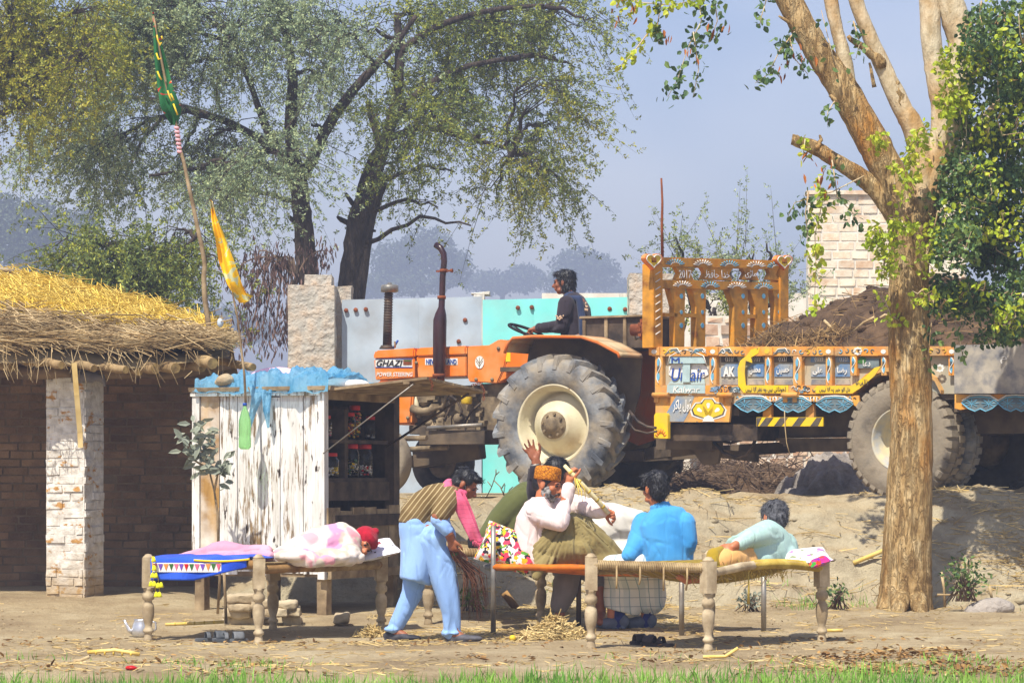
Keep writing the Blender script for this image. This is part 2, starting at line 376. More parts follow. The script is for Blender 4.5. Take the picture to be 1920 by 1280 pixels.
# people
M['skin'] = pm('brown_skin', C(140, 82, 54), C(160, 98, 66), 12, rough=.5, bump=.15, bscale=90, bdist=.002, spec=.4)
M['skin_l'] = pm('warm_skin', C(176, 104, 66), C(196, 122, 82), 12, rough=.5, bump=.15, bscale=90, bdist=.002, spec=.4)
M['hair'] = pm('black_hair', C(12, 11, 13), C(30, 28, 32), 30, rough=.45, bump=.7, bscale=160, bdist=.004, spec=.5)
M['hair_grey'] = pm('greying_hair', C(36, 36, 40), C(110, 110, 114), 40, rough=.5, bump=.7, bscale=150, bdist=.004)
M['beard'] = pm('grey_beard', C(84, 82, 80), C(176, 172, 166), 40, lo=.4, hi=.6, rough=.8, bump=.8, bscale=150, bdist=.006)
M['moustache'] = pm('dark_moustache', C(40, 36, 34), C(90, 84, 80), 40, rough=.8, bump=.8, bscale=150)
def cloth(name, a, b, sc=3, bump=.55):
    t = NT(name); v = t.obj((1.2, 1.2, .28), (R(8), R(12), 0)); col = t.ramp(t.noise(sc), [(.35, a), (.65, b)]); k = t.ramp(t.noise(5), [(.3, .97), (.6, 1.01)]); col = t.mix(1.0, col, k, 'MULTIPLY')
    h = t.math('ADD', t.noise(8, v, 4, .55, .5), t.math('MULTIPLY', t.ramp(t.math('ABSOLUTE', t.math('SUBTRACT', t.noise(4.5, v, 2, .5, .5), .5)), [(0, 0), (.05, 1)], 'EASE'), .35))
    return t.done(col, .92, h, bump, .016, 0, .12, Sheen_Weight=.15)
M['c_blue'] = cloth('pale_blue_cotton', C(136, 172, 224), C(152, 188, 234))
M['c_blue2'] = cloth('azure_cotton', C(64, 146, 206), C(84, 166, 222))
M['c_pink'] = cloth('pale_pink_cotton', C(232, 208, 202), C(242, 224, 218))
M['c_khaki'] = cloth('khaki_shawl', C(134, 118, 72), C(154, 138, 90))
M['c_olive'] = cloth('olive_cloth', C(82, 86, 48), C(98, 102, 60))
M['c_mint'] = cloth('mint_cotton', C(160, 192, 182), C(178, 208, 198))
M['c_white'] = cloth('white_cotton', C(226, 222, 212), C(240, 236, 228))
M['c_peach'] = cloth('peach_cloth', C(222, 168, 98), C(234, 184, 116))
M['c_grey'] = cloth('grey_cotton', C(112, 106, 104), C(140, 134, 132))
M['c_dark'] = cloth('dark_shirt', C(44, 38, 44), C(58, 50, 56))
M['c_navy'] = cloth('navy_scarf', C(40, 50, 76), C(56, 68, 98))
M['c_rose'] = cloth('rose_scarf', C(206, 84, 116), C(222, 110, 140))
M['c_redcap'] = cloth('red_wool', C(150, 18, 38), C(178, 26, 48), 30)
M['shoe'] = pm('dusty_black_leather', C(40, 40, 46), C(92, 90, 94), 9, rough=.6, bump=.2)
M['shoe_g'] = pm('grey_slip_on', C(72, 80, 98), C(108, 114, 128), 9, rough=.8, bump=.3)
M['sock'] = cloth('navy_sock', C(30, 40, 92), C(48, 58, 120), 20)
# plants
def leafmat(name, a, b, c, trans=.25):
    t = NT(name); k = t.math('ADD', t.math('MULTIPLY', t.isl(), .55), t.math('MULTIPLY', t.noise(.9, None, 3), .6))
    col = t.ramp(k, [(.25, a), (.55, b), (.85, c)])
    return t.done(col, .55, None, 0, 0, 0, .3, Transmission_Weight=0.0, Subsurface_Weight=0.0) if not trans else _transl(t, col, trans)
def _transl(t, col, trans):
    m = t.done(col, .5, None, 0, 0, 0, .35); tr = t.n('BsdfTranslucent', {'Color': col})
    mx = t.n('MixShader', {0: trans, 1: t.b.outputs[0], 2: tr}); t.t.links.new(mx, t.out.inputs[0]); return m
M['acacia'] = leafmat('acacia_leaf', C(92, 112, 82), C(138, 156, 118), C(186, 196, 138))
M['acacia_y'] = leafmat('yellowing_acacia_leaf', C(92, 104, 32), C(136, 140, 36), C(186, 176, 52))
M['acacia_d'] = leafmat('dusky_acacia_leaf', C(78, 94, 52), C(116, 132, 68), C(172, 174, 58))
M['shisham'] = leafmat('glossy_leaf', C(48, 76, 44), C(78, 108, 60), C(132, 156, 78), .25)
M['shisham_y'] = leafmat('lime_leaf', C(132, 156, 30), C(168, 186, 40), C(200, 200, 60))
M['dustleaf'] = leafmat('dusty_leaf', C(104, 110, 96), C(138, 144, 126), C(160, 164, 140), .1)
M['farleaf'] = leafmat('far_leaf', C(60, 76, 52), C(80, 96, 62), C(100, 112, 70), .1)
M['bark_d'] = pm('dark_bark', C(48, 40, 36), C(82, 70, 60), 6, stretch=(3, 3, .6), bump=.9, bscale=20, bdist=.03)
def _bark():
    t = NT('ochre_bark'); v = t.obj((3.2, 3.2, 1)); 
    c = t.ramp(t.noise(4, v, 8, .65), [(.3, C(128, 100, 62)), (.47, C(178, 146, 96)), (.6, C(206, 178, 128)), (.75, C(222, 202, 160))])
    c = t.mix(t.ramp(t.noise(1.1, t.obj((2, 2, 1)), 5, .6), [(.55, 0), (.68, .75)]), c, C(190, 128, 48))
    vo = t.math('ABSOLUTE', t.math('SUBTRACT', t.noise(2.2, t.obj((9, 9, 1.6)), 5, .6, .6), .5))
    cr = t.ramp(vo, [(.0, 0), (.07, 1)]); c = t.mix(t.math('MULTIPLY', t.math('SUBTRACT', 1, cr), .4), c, C(104, 80, 50))
    h = t.math('ADD', cr, t.math('MULTIPLY', t.noise(9, v, 8, .7), 1.6)); return t.done(c, .95, h, .75, .028, 0, .1)
M['bark'] = _bark()
M['bark_s'] = pm('smooth_branch_bark', C(168, 148, 112), C(216, 202, 170), 5, stretch=(2, 2, 1), bump=.6, bscale=30, bdist=.015, dirt=(C(176, 128, 58), .7, 3))
# ---------- camera, sun, sky
cd_ = bpy.data.cameras.new('camera'); cam = bpy.data.objects.new('camera', cd_); COL.objects.link(cam)
cam.location = (0, 0, H); cam.rotation_euler = (R(90), 0, 0); cd_.sensor_width = 36; cd_.lens = 36*F/1920; cd_.shift_y = 260/1920
cd_.clip_start = .5; cd_.clip_end = 5000; SC.camera = cam
SUN = Vector((.24, .48, -.84)).normalized()      # the way the light travels
sd = bpy.data.lights.new('sun', 'SUN'); sd.energy = 4.6; sd.angle = R(.6); sd.color = (1, .95, .86)
so = bpy.data.objects.new('sun', sd); COL.objects.link(so); so.rotation_euler = SUN.to_track_quat('-Z', 'Y').to_euler(); so.location = (-30, -30, 40)
w = bpy.data.worlds.new('World'); SC.world = w; w.use_nodes = True; nt = w.node_tree; bg = nt.nodes['Background']
sky = nt.nodes.new('ShaderNodeTexSky'); sky.sky_type = 'NISHITA'; sky.sun_disc = False; sky.sun_elevation = math.asin(-SUN.z)
sky.sun_rotation = math.atan2(-SUN.x, -SUN.y); sky.air_density = 1.0; sky.dust_density = .6; sky.ozone_density = 3.0
mx = nt.nodes.new('ShaderNodeMix'); mx.data_type = 'RGBA'; mx.blend_type = 'MULTIPLY'; mx.inputs[0].default_value = 1.0
tc = nt.nodes.new('ShaderNodeTexCoord'); mp = nt.nodes.new('ShaderNodeMapping'); mp.inputs['Scale'].default_value = (5, 5, 9)
nz = nt.nodes.new('ShaderNodeTexNoise'); nz.inputs['Scale'].default_value = 1.3; nz.inputs['Detail'].default_value = 3
rp = nt.nodes.new('ShaderNodeValToRGB'); rp.color_ramp.elements[0].position = .36; rp.color_ramp.elements[1].position = .64
rp.color_ramp.elements[0].color = (.98, .87, .90, 1); rp.color_ramp.elements[1].color = (1.42, 1.10, 1.0, 1)
for a, b in ((tc.outputs[0], mp.inputs[0]), (mp.outputs[0], nz.inputs['Vector']), (nz.outputs[0], rp.inputs[0]), (rp.outputs[0], mx.inputs[7]), (sky.outputs[0], mx.inputs[6]), (mx.outputs[2], bg.inputs[0])): nt.links.new(a, b)
bg.inputs[1].default_value = .115
vs = SC.view_settings; vs.view_transform = 'Standard'; vs.look = 'None'; vs.exposure = .63; vs.gamma = 1
SC.render.engine = 'CYCLES'; cy = SC.cycles; cy.use_denoising = True; cy.max_bounces = 6; cy.diffuse_bounces = 2; cy.glossy_bounces = 2; cy.transmission_bounces = 6; cy.transparent_max_bounces = 8; cy.volume_bounces = 0
try: cy.denoiser = 'OPENIMAGEDENOISE'; cy.denoising_input_passes = 'RGB_ALBEDO_NORMAL'
except Exception: pass
# ---------- ground: one sheet, dense near the yard and coarse to the horizon
def gz(x, y):
    x = np.asarray(x, float); y = np.asarray(y, float); p = np.stack([x, y, 0*x], -1)
    z = -.10*sst(19.0, 17.6, y)+.12*sst(22.2, 25.4, y)
    hut = sst(-2.55, -2.95, x); kio = sst(-.85, -1.15, x)*(1-hut); foot = 25.35+1.0*kio+3.9*hut
    foot = foot+.25*fbm(p*1.1, 3, 5)
    t = np.clip((y-foot)/(1.75), 0, 1); b = t*(2-t)*.55+.45*sst(0, 1, t)
    z = z+(ROAD-.12)*b
    rough = sst(-.02, .12, y-foot)*(1-sst(2.2, 2.9, y-foot))
    z = z+rough*(.17*fbm(p*1.9, 6, 3)+.10*np.clip(fbm(p*np.array([1.2, 3.5, 1]), 4, 9), -1, .25)+.055*fbm(p*4.2, 4, 12)+.07*np.clip(fbm(p*np.array([2.6, 8.0, 1]), 3, 15), -.25, .35))
    z = z+.022*fbm(p*.8, 3, 1)*(1-rough)*(1-sst(26.5, 27.5, y)*.6)+.010*fbm(p*5, 3, 2)
    z = z+.08*hut*sst(24.9, 26.2, y)-.06*sst(50, 160, y)
    return z
xs = np.concatenate([-np.geomspace(900, 7.5, 24)[:-1], np.arange(-7.5, 7.5, .045), np.geomspace(7.5, 900, 24)])
ys = np.concatenate([np.arange(-30, 17, 3.0), np.arange(17, 30.5, .045), np.geomspace(30.5, 1500, 30)])
gx, gy = np.meshgrid(xs, ys, indexing='ij'); gv = np.stack([gx, gy, gz(gx, gy)], -1).reshape(-1, 3)
ii, jj = np.meshgrid(np.arange(len(xs)-1), np.arange(len(ys)-1), indexing='ij'); a = (ii*len(ys)+jj).ravel()
GZ = gv[:, 2].reshape(len(xs), len(ys))
def gzs(x, y):
    i = min(max(int(np.searchsorted(xs, x))-1, 0), len(xs)-2); j = min(max(int(np.searchsorted(ys, y))-1, 0), len(ys)-2); u = min(max((x-xs[i])/(xs[i+1]-xs[i]), 0), 1); v = min(max((y-ys[j])/(ys[j+1]-ys[j]), 0), 1)
    return float((GZ[i, j]*(1-u)+GZ[i+1, j]*u)*(1-v)+(GZ[i, j+1]*(1-u)+GZ[i+1, j+1]*u)*v)
gnd = link('ground', npmesh('ground', gv, np.stack([a, a+len(ys), a+len(ys)+1, a+1], 1), True), M['ground']); tag(gnd, kind='structure')
# the haulage track on the bank
rb = MB(); rb.grid(lambda u, v: (-60+120*u, 28.6+7.5*v, gzs(-60+120*u, 28.6+7.5*v)+.02), 60, 4); tag(rb.build('track', M['ground']), kind='structure')
# ---------- scattered straw, litter and grass
def sticks(n, xy, ln, rad, tilt=.25, lift=.004, seed=0, ground=True, zf=None, flatw=.5):
    """n thin four-sided straws lying about; returns verts, quads"""
    r = np.random.default_rng(seed); x, y = xy
    z = gz(x, y)+lift+rad if zf is None else zf
    a = r.uniform(0, 2*np.pi, n); t = r.normal(0, tilt, n); l = ln if hasattr(ln, '__len__') else r.uniform(.4, 1, n)*ln
    d = np.stack([np.cos(a)*np.cos(t), np.sin(a)*np.cos(t), np.sin(t)], 1)*l[:, None]
    return straws(np.stack([x, y, z], 1), d, rad*r.uniform(.6, 1.3, n), r)
def straws(c, d, rad, r, bend=.06):
    n = len(c); ln = np.linalg.norm(d, axis=1, keepdims=True); u = d/ln
    s = np.cross(u, np.array([0.1, .2, 1.0])); s /= np.linalg.norm(s, axis=1, keepdims=True)+1e-9; t = np.cross(s, u)
    rad = np.asarray(rad)[:, None] if hasattr(rad, '__len__') else rad
    pts = []
    bd = r.normal(0, bend, (n, 1))*ln
    for k, (f, w, bb) in enumerate(((-.5, 1, 0), (0, 1, 1), (.5, .6, 0))):
        o = c+d*f+s*bd*bb
        for q in ((1, 0), (-.5, .87), (-.5, -.87)): pts.append(o+(s*q[0]+t*q[1])*rad*w)
    v = np.stack(pts, 1).reshape(-1, 3); b = (np.arange(n)*9)[:, None]
    fs = []
    for k in (0, 3):
        for i in range(3): j = (i+1) % 3; fs.append(np.concatenate([b+k+i, b+k+j, b+k+3+j, b+k+3+i], 1))
    return v, np.stack(fs, 1).reshape(-1, 4)
def leaves(c, size, r, shape='oval', nrm=None, asp=.5, axis=None, fold_=.25):
    """leaf blades: two quads folded along the midrib"""
    n = len(c); size = np.asarray(size).reshape(-1, 1)*np.ones((n, 1))
    u = r.normal(size=(n, 3)) if axis is None else axis; u = u/(np.linalg.norm(u, axis=1, keepdims=True)+1e-9)
    w = r.normal(size=(n, 3)) if nrm is None else nrm; s = np.cross(u, w); s /= np.linalg.norm(s, axis=1, keepdims=True)+1e-9; w = np.cross(s, u)
    h = size*asp*.5; up = w*size*fold_*.35
    v = np.stack([c, c+u*size*.35+s*h+up, c+u*size*.75+s*h*.7+up, c+u*size, c+u*size*.75-s*h*.7+up, c+u*size*.35-s*h+up], 1).reshape(-1, 3)
    b = (np.arange(n)*6)[:, None]
    return v, np.concatenate([np.concatenate([b, b+1, b+2, b+3], 1), np.concatenate([b, b+3, b+4, b+5], 1)], 0)
def join(parts):
    vs = []; fs = []; o = 0
    for v, f in parts: vs.append(v); fs.append(f+o); o += len(v)
    return np.concatenate(vs), np.concatenate(fs)
def stuffmesh(name, parts, mat, parent=None, label=None):
    v, f = join(parts); o = link(name, npmesh(name, v, f), mat, parent); o['kind'] = 'stuff'
    if label: o['label'] = label
    return o
r = np.random.default_rng(3)
def field(n, x0, x1, y0, y1, dens=None):
    out = [np.zeros(0), np.zeros(0)]
    while len(out[0]) < n:
        x = r.uniform(x0, x1, n*2); y = r.uniform(y0, y1, n*2); k = np.ones(len(x), bool) if dens is None else r.uniform(0, 1, len(x)) < dens(x, y)
        out = [np.concatenate([out[0], x[k]]), np.concatenate([out[1], y[k]])]
    return out[0][:n], out[1][:n]
patch = lambda s, k: (lambda x, y: np.clip(fbm(np.stack([x*s, y*s, 0*x], -1), 3, k)*2.2+.25, .02, 1))
lit = []
x, y = field(1500, -4.6, 5.2, 19.2, 25.5, patch(1.0, 21)); lit.append(sticks(len(x), (x, y), .13, .0028, .12, seed=1))
x, y = field(1300, -1.2, 1.6, 21.6, 25.3, patch(1.6, 22)); lit.append(sticks(len(x), (x, y), .14, .003, .15, seed=2))
x, y = field(2700, -1.0, 6.4, 25.3, 27.4, patch(1.1, 24)); lit.append(sticks(len(x), (x, y), .22, .0035, .2, seed=3))
x, y = field(420, -4.6, 5.2, 18.6, 19.8, patch(1.4, 27)); lit.append(sticks(len(x), (x, y), .16, .0035, .15, seed=4))
x, y = field(260, -.9, 6.4, 25.2, 27.4, patch(1.0, 34)); lit.append(sticks(len(x), (x, y), .45, .004, .12, seed=14))
x, y = field(260, -.9, 6.4, 25.2, 27.4, patch(1.0, 34)); lit.append(sticks(len(x), (x, y), .45, .004, .12, seed=14))
stuffmesh('straw_litter', lit, M['straw'])
x, y = field(130, -1.0, 6.4, 25.3, 27.3, patch(1.4, 35)); m = MB(); rk = random.Random(2)
for a, b_ in zip(x, y): s_ = rk.uniform(.008, .024)*(1 if rk.random() < .85 else 1.8); m.sphere((a, b_, gzs(a, b_)+s_*.1), (s_*rk.uniform(.8, 1.5), s_, s_*.6), 6, 4)
o = m.build('clods', M['ground']); o['kind'] = 'stuff'; fold(o.data, .012, 18, (0, 0, 1), 1, 3, False)
x, y = field(130, -1.0, 6.4, 25.3, 27.3, patch(1.4, 35)); m = MB(); rk = random.Random(2)
for a, b_ in zip(x, y): s_ = rk.uniform(.008, .024)*(1 if rk.random() < .85 else 1.8); m.sphere((a, b_, gzs(a, b_)+s_*.1), (s_*rk.uniform(.8, 1.5), s_, s_*.6), 6, 4)
o = m.build('clods', M['ground']); o['kind'] = 'stuff'; fold(o.data, .012, 18, (0, 0, 1), 1, 3, False)
x, y = field(2600, -4.5, 5.0, 18.5, 22.5, lambda x, y: np.clip(.1+.9*sst(1.3, 2.6, x)*sst(21.3, 20.2, y)+.18*(x < -1)*sst(20, 19, y), 0, 1)*patch(1.7, 29)(x, y))
c = np.stack([x, y, gz(x, y)+.012], 1); nr = r.normal(size=(len(x), 3))*.35+np.array([0, 0, 1])
stuffmesh('leaf_litter', [leaves(c, r.uniform(.03, .065, len(x)), r, nrm=nr, axis=r.normal(size=(len(x), 3))*np.array([1, 1, .25]))], M['deadleaf'])
x, y = field(1500, -4.5, 5.0, 18.8, 25.2, patch(.9, 31)); c = np.stack([x, y, gz(x, y)+.008], 1)
stuffmesh('chaff', [leaves(c, r.uniform(.012, .03, len(x)), r, nrm=r.normal(size=(len(x), 3))*.3+np.array([0, 0, 1]), axis=r.normal(size=(len(x), 3))*np.array([1, 1, .2]))], M['reed'])
def blades(x, y, h, lean, wd, r, z=None):
    n = len(x); z = gz(x, y)-.01 if z is None else z; a = r.uniform(0, 2*np.pi, n); l = r.normal(0, lean, n)
    d = np.stack([np.cos(a)*l, np.sin(a)*l, np.ones(n)], 1)*h[:, None]; b2 = r.uniform(0, 2*np.pi, n); s = np.stack([np.cos(b2), np.sin(b2)*.4, 0*b2], 1)*(wd*r.uniform(.6, 1.2, n))[:, None]
    o = np.stack([x, y, z], 1); q = np.stack([np.cos(a), np.sin(a), 0*a], 1)*(np.abs(l)*h*.55)[:, None]
    v = np.stack([o-s, o+s, o+d*.55+s*.8, o+d*.55-s*.8, o+d+q+s*.1, o+d+q-s*.1], 1).reshape(-1, 3); b = (np.arange(n)*6)[:, None]
    return v, np.concatenate([np.concatenate([b, b+1, b+2, b+3], 1), np.concatenate([b+3, b+2, b+4, b+5], 1)], 0)
x, y = field(17000, -3.6, 3.8, 16.2, 18.75); e = 18.35+.35*fbm(np.stack([x*1.3, 0*x, 0*x], -1), 3, 41)+.12*np.sin(x*.7); k = y < e+r.normal(0, .06, len(x)); x, y = x[k], y[k]
g1 = blades(x, y, r.uniform(.06, .14, len(x)), .4, .0045, r)
x, y = field(500, -3.6, 4.2, 18.6, 20.0, lambda x, y: np.clip(patch(1.6, 43)(x, y)-.35, 0, 1)); g2 = blades(x, y, r.uniform(.03, .08, len(x)), .6, .004, r)
x, y = field(260, .2, 6, 24.9, 25.7, lambda x, y: np.clip(patch(2, 44)(x, y)-.3, 0, 1)); g3 = blades(x, y, r.uniform(.04, .12, len(x)), .6, .004, r)
stuffmesh('grass', [g1, g2, g3], M['grass'])
# ---------- brickwork
def brickwall(mb, mo, o, ux, n, width, height, bl=.23, bh=.078, gap=.012, dep=.1, jit=.006, out=.008, mortar=True):
    """courses of separate, slightly crooked bricks standing proud of a mortar bed; o bottom corner, ux along, n outward"""
    o, ux, n = Vector(o), Vector(ux).normalized(), Vector(n).normalized(); z = 0; k = 0
    while z < height-.02:
        h = min(bh, height-z); u = -random.uniform(.05, .95)*bl if k % 2 else -random.uniform(0, .4)*bl
        while u < width-.01:
            w_ = bl*random.uniform(.9, 1.1); a, b = max(u, 0), min(u+w_, width)
            if b-a > .03:
                t = out+random.uniform(-jit, jit)
                q = [o+ux*(a+random.uniform(0, jit))+n*(t+random.uniform(-jit, jit)*.6)+V(0, 0, z+random.uniform(0, jit)), o+ux*(b-gap+random.uniform(-jit, 0))+n*(t+random.uniform(-jit, jit)*.6)+V(0, 0, z+random.uniform(0, jit)),
                     o+ux*(b-gap+random.uniform(-jit, 0))+n*(t+random.uniform(-jit, jit)*.6)+V(0, 0, z+h-gap+random.uniform(-jit, jit)), o+ux*(a+random.uniform(0, jit))+n*(t+random.uniform(-jit, jit)*.6)+V(0, 0, z+h-gap+random.uniform(-jit, jit))]
                e = -n*(dep*.5)
                mb.cur = 0; mb.add([p+e for p in q]+q, [(0, 3, 2, 1), (4, 5, 6, 7), (0, 1, 5, 4), (1, 2, 6, 5), (2, 3, 7, 6), (3, 0, 4, 7)])
            u += w_
        z += bh; k += 1
    if mortar:
        mb.cur = 1; mb.obox(o-n*dep, ux*width, n*dep, V(0, 0, height)); mb.cur = 0
# ---------- thatched hut
HO = .9
def PH(x, y, d): return P(x, y, d+HO)
hut = thing('thatched_hut', 'open brick hut with yellow thatched roof and one whitewashed pillar', 'hut', PH(140, 1138, 25))
b = MB(); brickwall(b, None, (-7.2, 28.15, .1), (1, 0, 0), (0, -1, 0), 4.42, 2.5); b.build('back_wall', [M['brickdark'], M['mortar']], hut)
b = MB(); b.box((-7.6, 25.5, .0), (-7.2, 31.5, 2.5)); b.build('side_wall', M['mortar'], hut)
b = MB(); b.box((-7.2, 31.3, .0), (-2.9, 31.5, 2.2)); b.build('rear_wall', M['mortar'], hut)
# pillar turned a little: front face and right face
pa = PH(87, 1138, 25.1); pb = PH(158, 1138, 24.95); pc_ = PH(194, 1128, 25.28)
ux = (pb-pa); ux.z = 0; wv = (pc_-pb); wv.z = 0; nf = Vector((ux.y, -ux.x, 0)).normalized(); nr_ = Vector((wv.y, -wv.x, 0)).normalized(); zt = 2.12
b = MB()
brickwall(b, None, (pa.x, pa.y, .06), ux, nf, ux.length, zt-.06, .22, .075, .008, .12, .009, .007, mortar=False)
brickwall(b, None, (pb.x, pb.y, .06), wv, nr_, wv.length, zt-.06, .22, .075, .008, .12, .009, .007, mortar=False)
b.cur = 0
pd = pa+wv
b.prism([V(q.x, q.y, .02) for q in (pa, pb, pc_, pd)], V(0, 0, zt-.04))
for i in range(5):
    q = pa.lerp(pb, i/4.0)+nf*.05; b.box((q.x-.06, q.y-.05, .0), (q.x+.05, q.y+.1, .16), .012)
for i in range(1, 4):
    q = pb.lerp(pc_, i/3.0)+nr_*.05; b.box((q.x-.06, q.y-.05, .0), (q.x+.05, q.y+.1, .15), .012)
b.box((pa.x-.09, pa.y-.1, .0), (pb.x+.12, pb.y+.4, .10), .02)
b.build('pillar', [M['wash'], M['mortar']], hut)
bl = Blob(); bl.chain([PH(140, 712, 24.9), PH(165, 706, 24.85), PH(190, 708, 24.9), PH(196, 722, 24.9)], [.035, .05, .04, .02]); bl.ell(PH(160, 704, 25.0), (.13, .1, .045))
bl.fuse('rag', M['c_grey'], hut, .012, 2, (.01, 14))
# beams and rafters
def crook(pts, d, rad, mat, name, n=9, wob=.008, ends=None, parent=hut):
    q = [PH(x, y, dd) for x, y, dd in pts]; out = []; rr = []
    for i in range(len(q)-1):
        for k in range(5): out.append(q[i].lerp(q[i+1], k/5)+Vector([random.uniform(-wob, wob) for _ in range(3)])); rr.append(rad*(1+random.uniform(-.08, .08)))
    out.append(q[-1]); rr.append(rad); m = MB(); m.tube(out, rr, n); 
    if ends: m.m[-1] = 1; m.m[-2] = 1
    return m.build(name, [mat, M['logend']] if ends else mat, parent)
crook([(-120, 694, 25.15), (0, 696, 25.1), (140, 700, 25.05), (200, 697, 25.1), (300, 697, 25.2), (370, 692, 25.3), (430, 680, 25.5)], 25, .062, M['beam'], 'roof_beam', wob=.01)
for (x0, y0, x1, y1) in ((-30, 671, 24, 677), (40, 674, 80, 680), (88, 676, 116, 680), (150, 678, 176, 682), (196, 680, 236, 683), (240, 682, 262, 691), (262, 679, 292, 682), (340, 681, 380, 685), (380, 673, 398, 676), (440, 675, 474, 678), (300, 680, 330, 679)):
    e = PH(x1, y1+8+random.uniform(-7, 5), 24.45+random.uniform(0, .3)); s_ = PH(x0, y0, 24.9); dv = (s_-e); s2 = e+Vector((dv.x*1.5-.05, .42, .07))
    m = MB(); pts = [s2+V(-.25, 1.2, .1)]+[s2.lerp(e, t/5)+Vector([random.uniform(-.006, .006) for _ in range(3)]) for t in range(6)]
    rd = random.uniform(.028, .052); m.tube(pts, [rd*1.1]*6+[rd], 10); m.m[-1] = 1; m.build('rafter', [M['log'], M['logend']], hut)
# thatch: a mound with thousands of straws on it
prof = [(-260, 520), (-60, 518), (60, 520), (100, 533), (150, 545), (200, 557), (250, 566), (300, 580), (330, 598), (380, 606), (430, 620), (452, 640)]
def ridge(px):
    for (a, ya), (c_, yc) in zip(prof, prof[1:]):
        if px <= c_: return ya+(yc-ya)*(px-a)/(c_-a)
    return prof[-1][1]
EAVE = [(-260, 660), (60, 658), (250, 668), (400, 652), (452, 640)]
def eave(px):
    for (a, ya), (c_, yc) in zip(EAVE, EAVE[1:]):
        if px <= c_: return ya+(yc-ya)*(px-a)/(c_-a)
    return EAVE[-1][1]
D0, D1 = 24.62, 28.2
def thatch(u, v, bump=True):
    px = -260+690*u; y0 = eave(px)-4; y1 = ridge(px); t = v
    if v <= .75:
        q = v/.75; prof_ = q**.8; yy = y0+(y1-y0)*prof_; d = D0+(D1-D0)*(q**1.7)
        p = PH(px, yy, d)
    else:
        q = (v-.75)/.25; e = PH(px, y1, D1); p = e+Vector((0, 2.3*q, -.9*q))
    if bump: p = p+Vector((0, 0, .05*float(fbm(np.array([p.x*2.5, p.y*2.5, p.z*2.5]), 3, 4))))
    return p
b = MB(); b.grid(lambda u, v: thatch(u, v), 60, 32); b.grid(lambda u, v: thatch(u, v, False)-V(0, -.04, .12), 40, 16)
b.build('thatch_bed', M['reed'], hut)
def roofstraw(n, v0, v1, ln, rad, seed, along, tilt, lift=.01, hang=0):
    r = np.random.default_rng(seed); u = r.uniform(.3, .962, n); v = r.uniform(v0, v1, n)**1.0
    c = np.array([thatch(a, b_) for a, b_ in zip(u, v)])+np.stack([r.normal(0, .01, n), r.normal(0, .02, n), lift+r.exponential(.018, n)], 1)
    a = r.normal(along, tilt, n); l = ln*r.uniform(.4, 1.15, n)
    up = r.normal(-.06, .14, n)-hang
    d = np.stack([np.cos(a), -np.abs(np.sin(a))*.5+r.normal(0, .1, n), -np.sin(a)*.45+up], 1); d = d/np.linalg.norm(d, axis=1, keepdims=True)*l[:, None]
    return straws(c, d, rad*r.uniform(.6, 1.3, n), r, .05)
stuffmesh('yellow_straw', [roofstraw(9000, .24, .76, .34, .0042, 5, .25, .55)], M['straw_y'], hut)
stuffmesh('reed_thatch', [roofstraw(4600, .02, .29, .5, .0062, 6, .16, .30, .01, -.05), roofstraw(60, .0, .07, .35, .005, 8, .9, .5, .0, .1)], M['reed'], hut)
ca = np.array([PH(a, b_, 24.55) for a, b_ in zip(RNG.uniform(0, 440, 70), RNG.uniform(668, 705, 70))]); da = np.stack([RNG.normal(.02, .06, 70), RNG.normal(0, .03, 70), -RNG.uniform(.06, .26, 70)], 1)
stuffmesh('hanging_straw', [straws(ca, da, .0035, RNG, .08)], M['reed'], hut)
for (pts, nm) in (([(139, 680, 24.5), (144, 740, 24.5), (150, 810, 24.55), (151, 838, 24.58)], 'cane_strip'),):
    b = MB(); q = [PH(*a) for a in pts]
    for i in range(3): b.bar(q[i], q[i+1]-V(0, 0, .003), .045, .012, (0, 1, 0))
    b.build(nm, M['straw'], hut)
crook([(-20, 607, 25.9), (150, 604, 25.8), (240, 598, 25.8), (310, 600, 25.8)], 25, .017, M['twig'], 'tie_pole', 6, .006)
crook([(60, 588, 25.9), (130, 612, 25.6), (150, 624, 25.3)], 25, .012, M['twig'], 'loose_branch', 6)
crook([(52, 588, 25.8), (62, 570, 25.9), (76, 562, 26.0)], 25, .012, M['twig'], 'loose_branch', 6)
for k in range(26):
    a = PH(random.uniform(395, 415), random.uniform(614, 634), 25.9+random.uniform(-.1, .1)); e = PH(random.uniform(432, 446), random.uniform(616, 636), 25.7)
    if k == 0: rbm = MB()
    rbm.tube([a, a.lerp(e, .5)+V(0, 0, random.uniform(-.01, .01)), e], .008, 5)
rbm.build('reed_bundle', M['reed'], hut)
# folded mat on the far left of the roof
b = MB()
for k in range(4): 
    p0 = PH(-30, 522-k*6, 27.9-.1*(k % 2)); p1 = PH(34-(k % 2)*8, 524-k*5, 27.8)
    b.tube([p0, p0.lerp(p1, .5)+V(0, 0, .012), p1], .016+.004*(k % 2), 8)
tag(b.build('rolled_mat', M['wood_pale']), 'grey folded mat lying on the thatch at the left edge', 'mat')
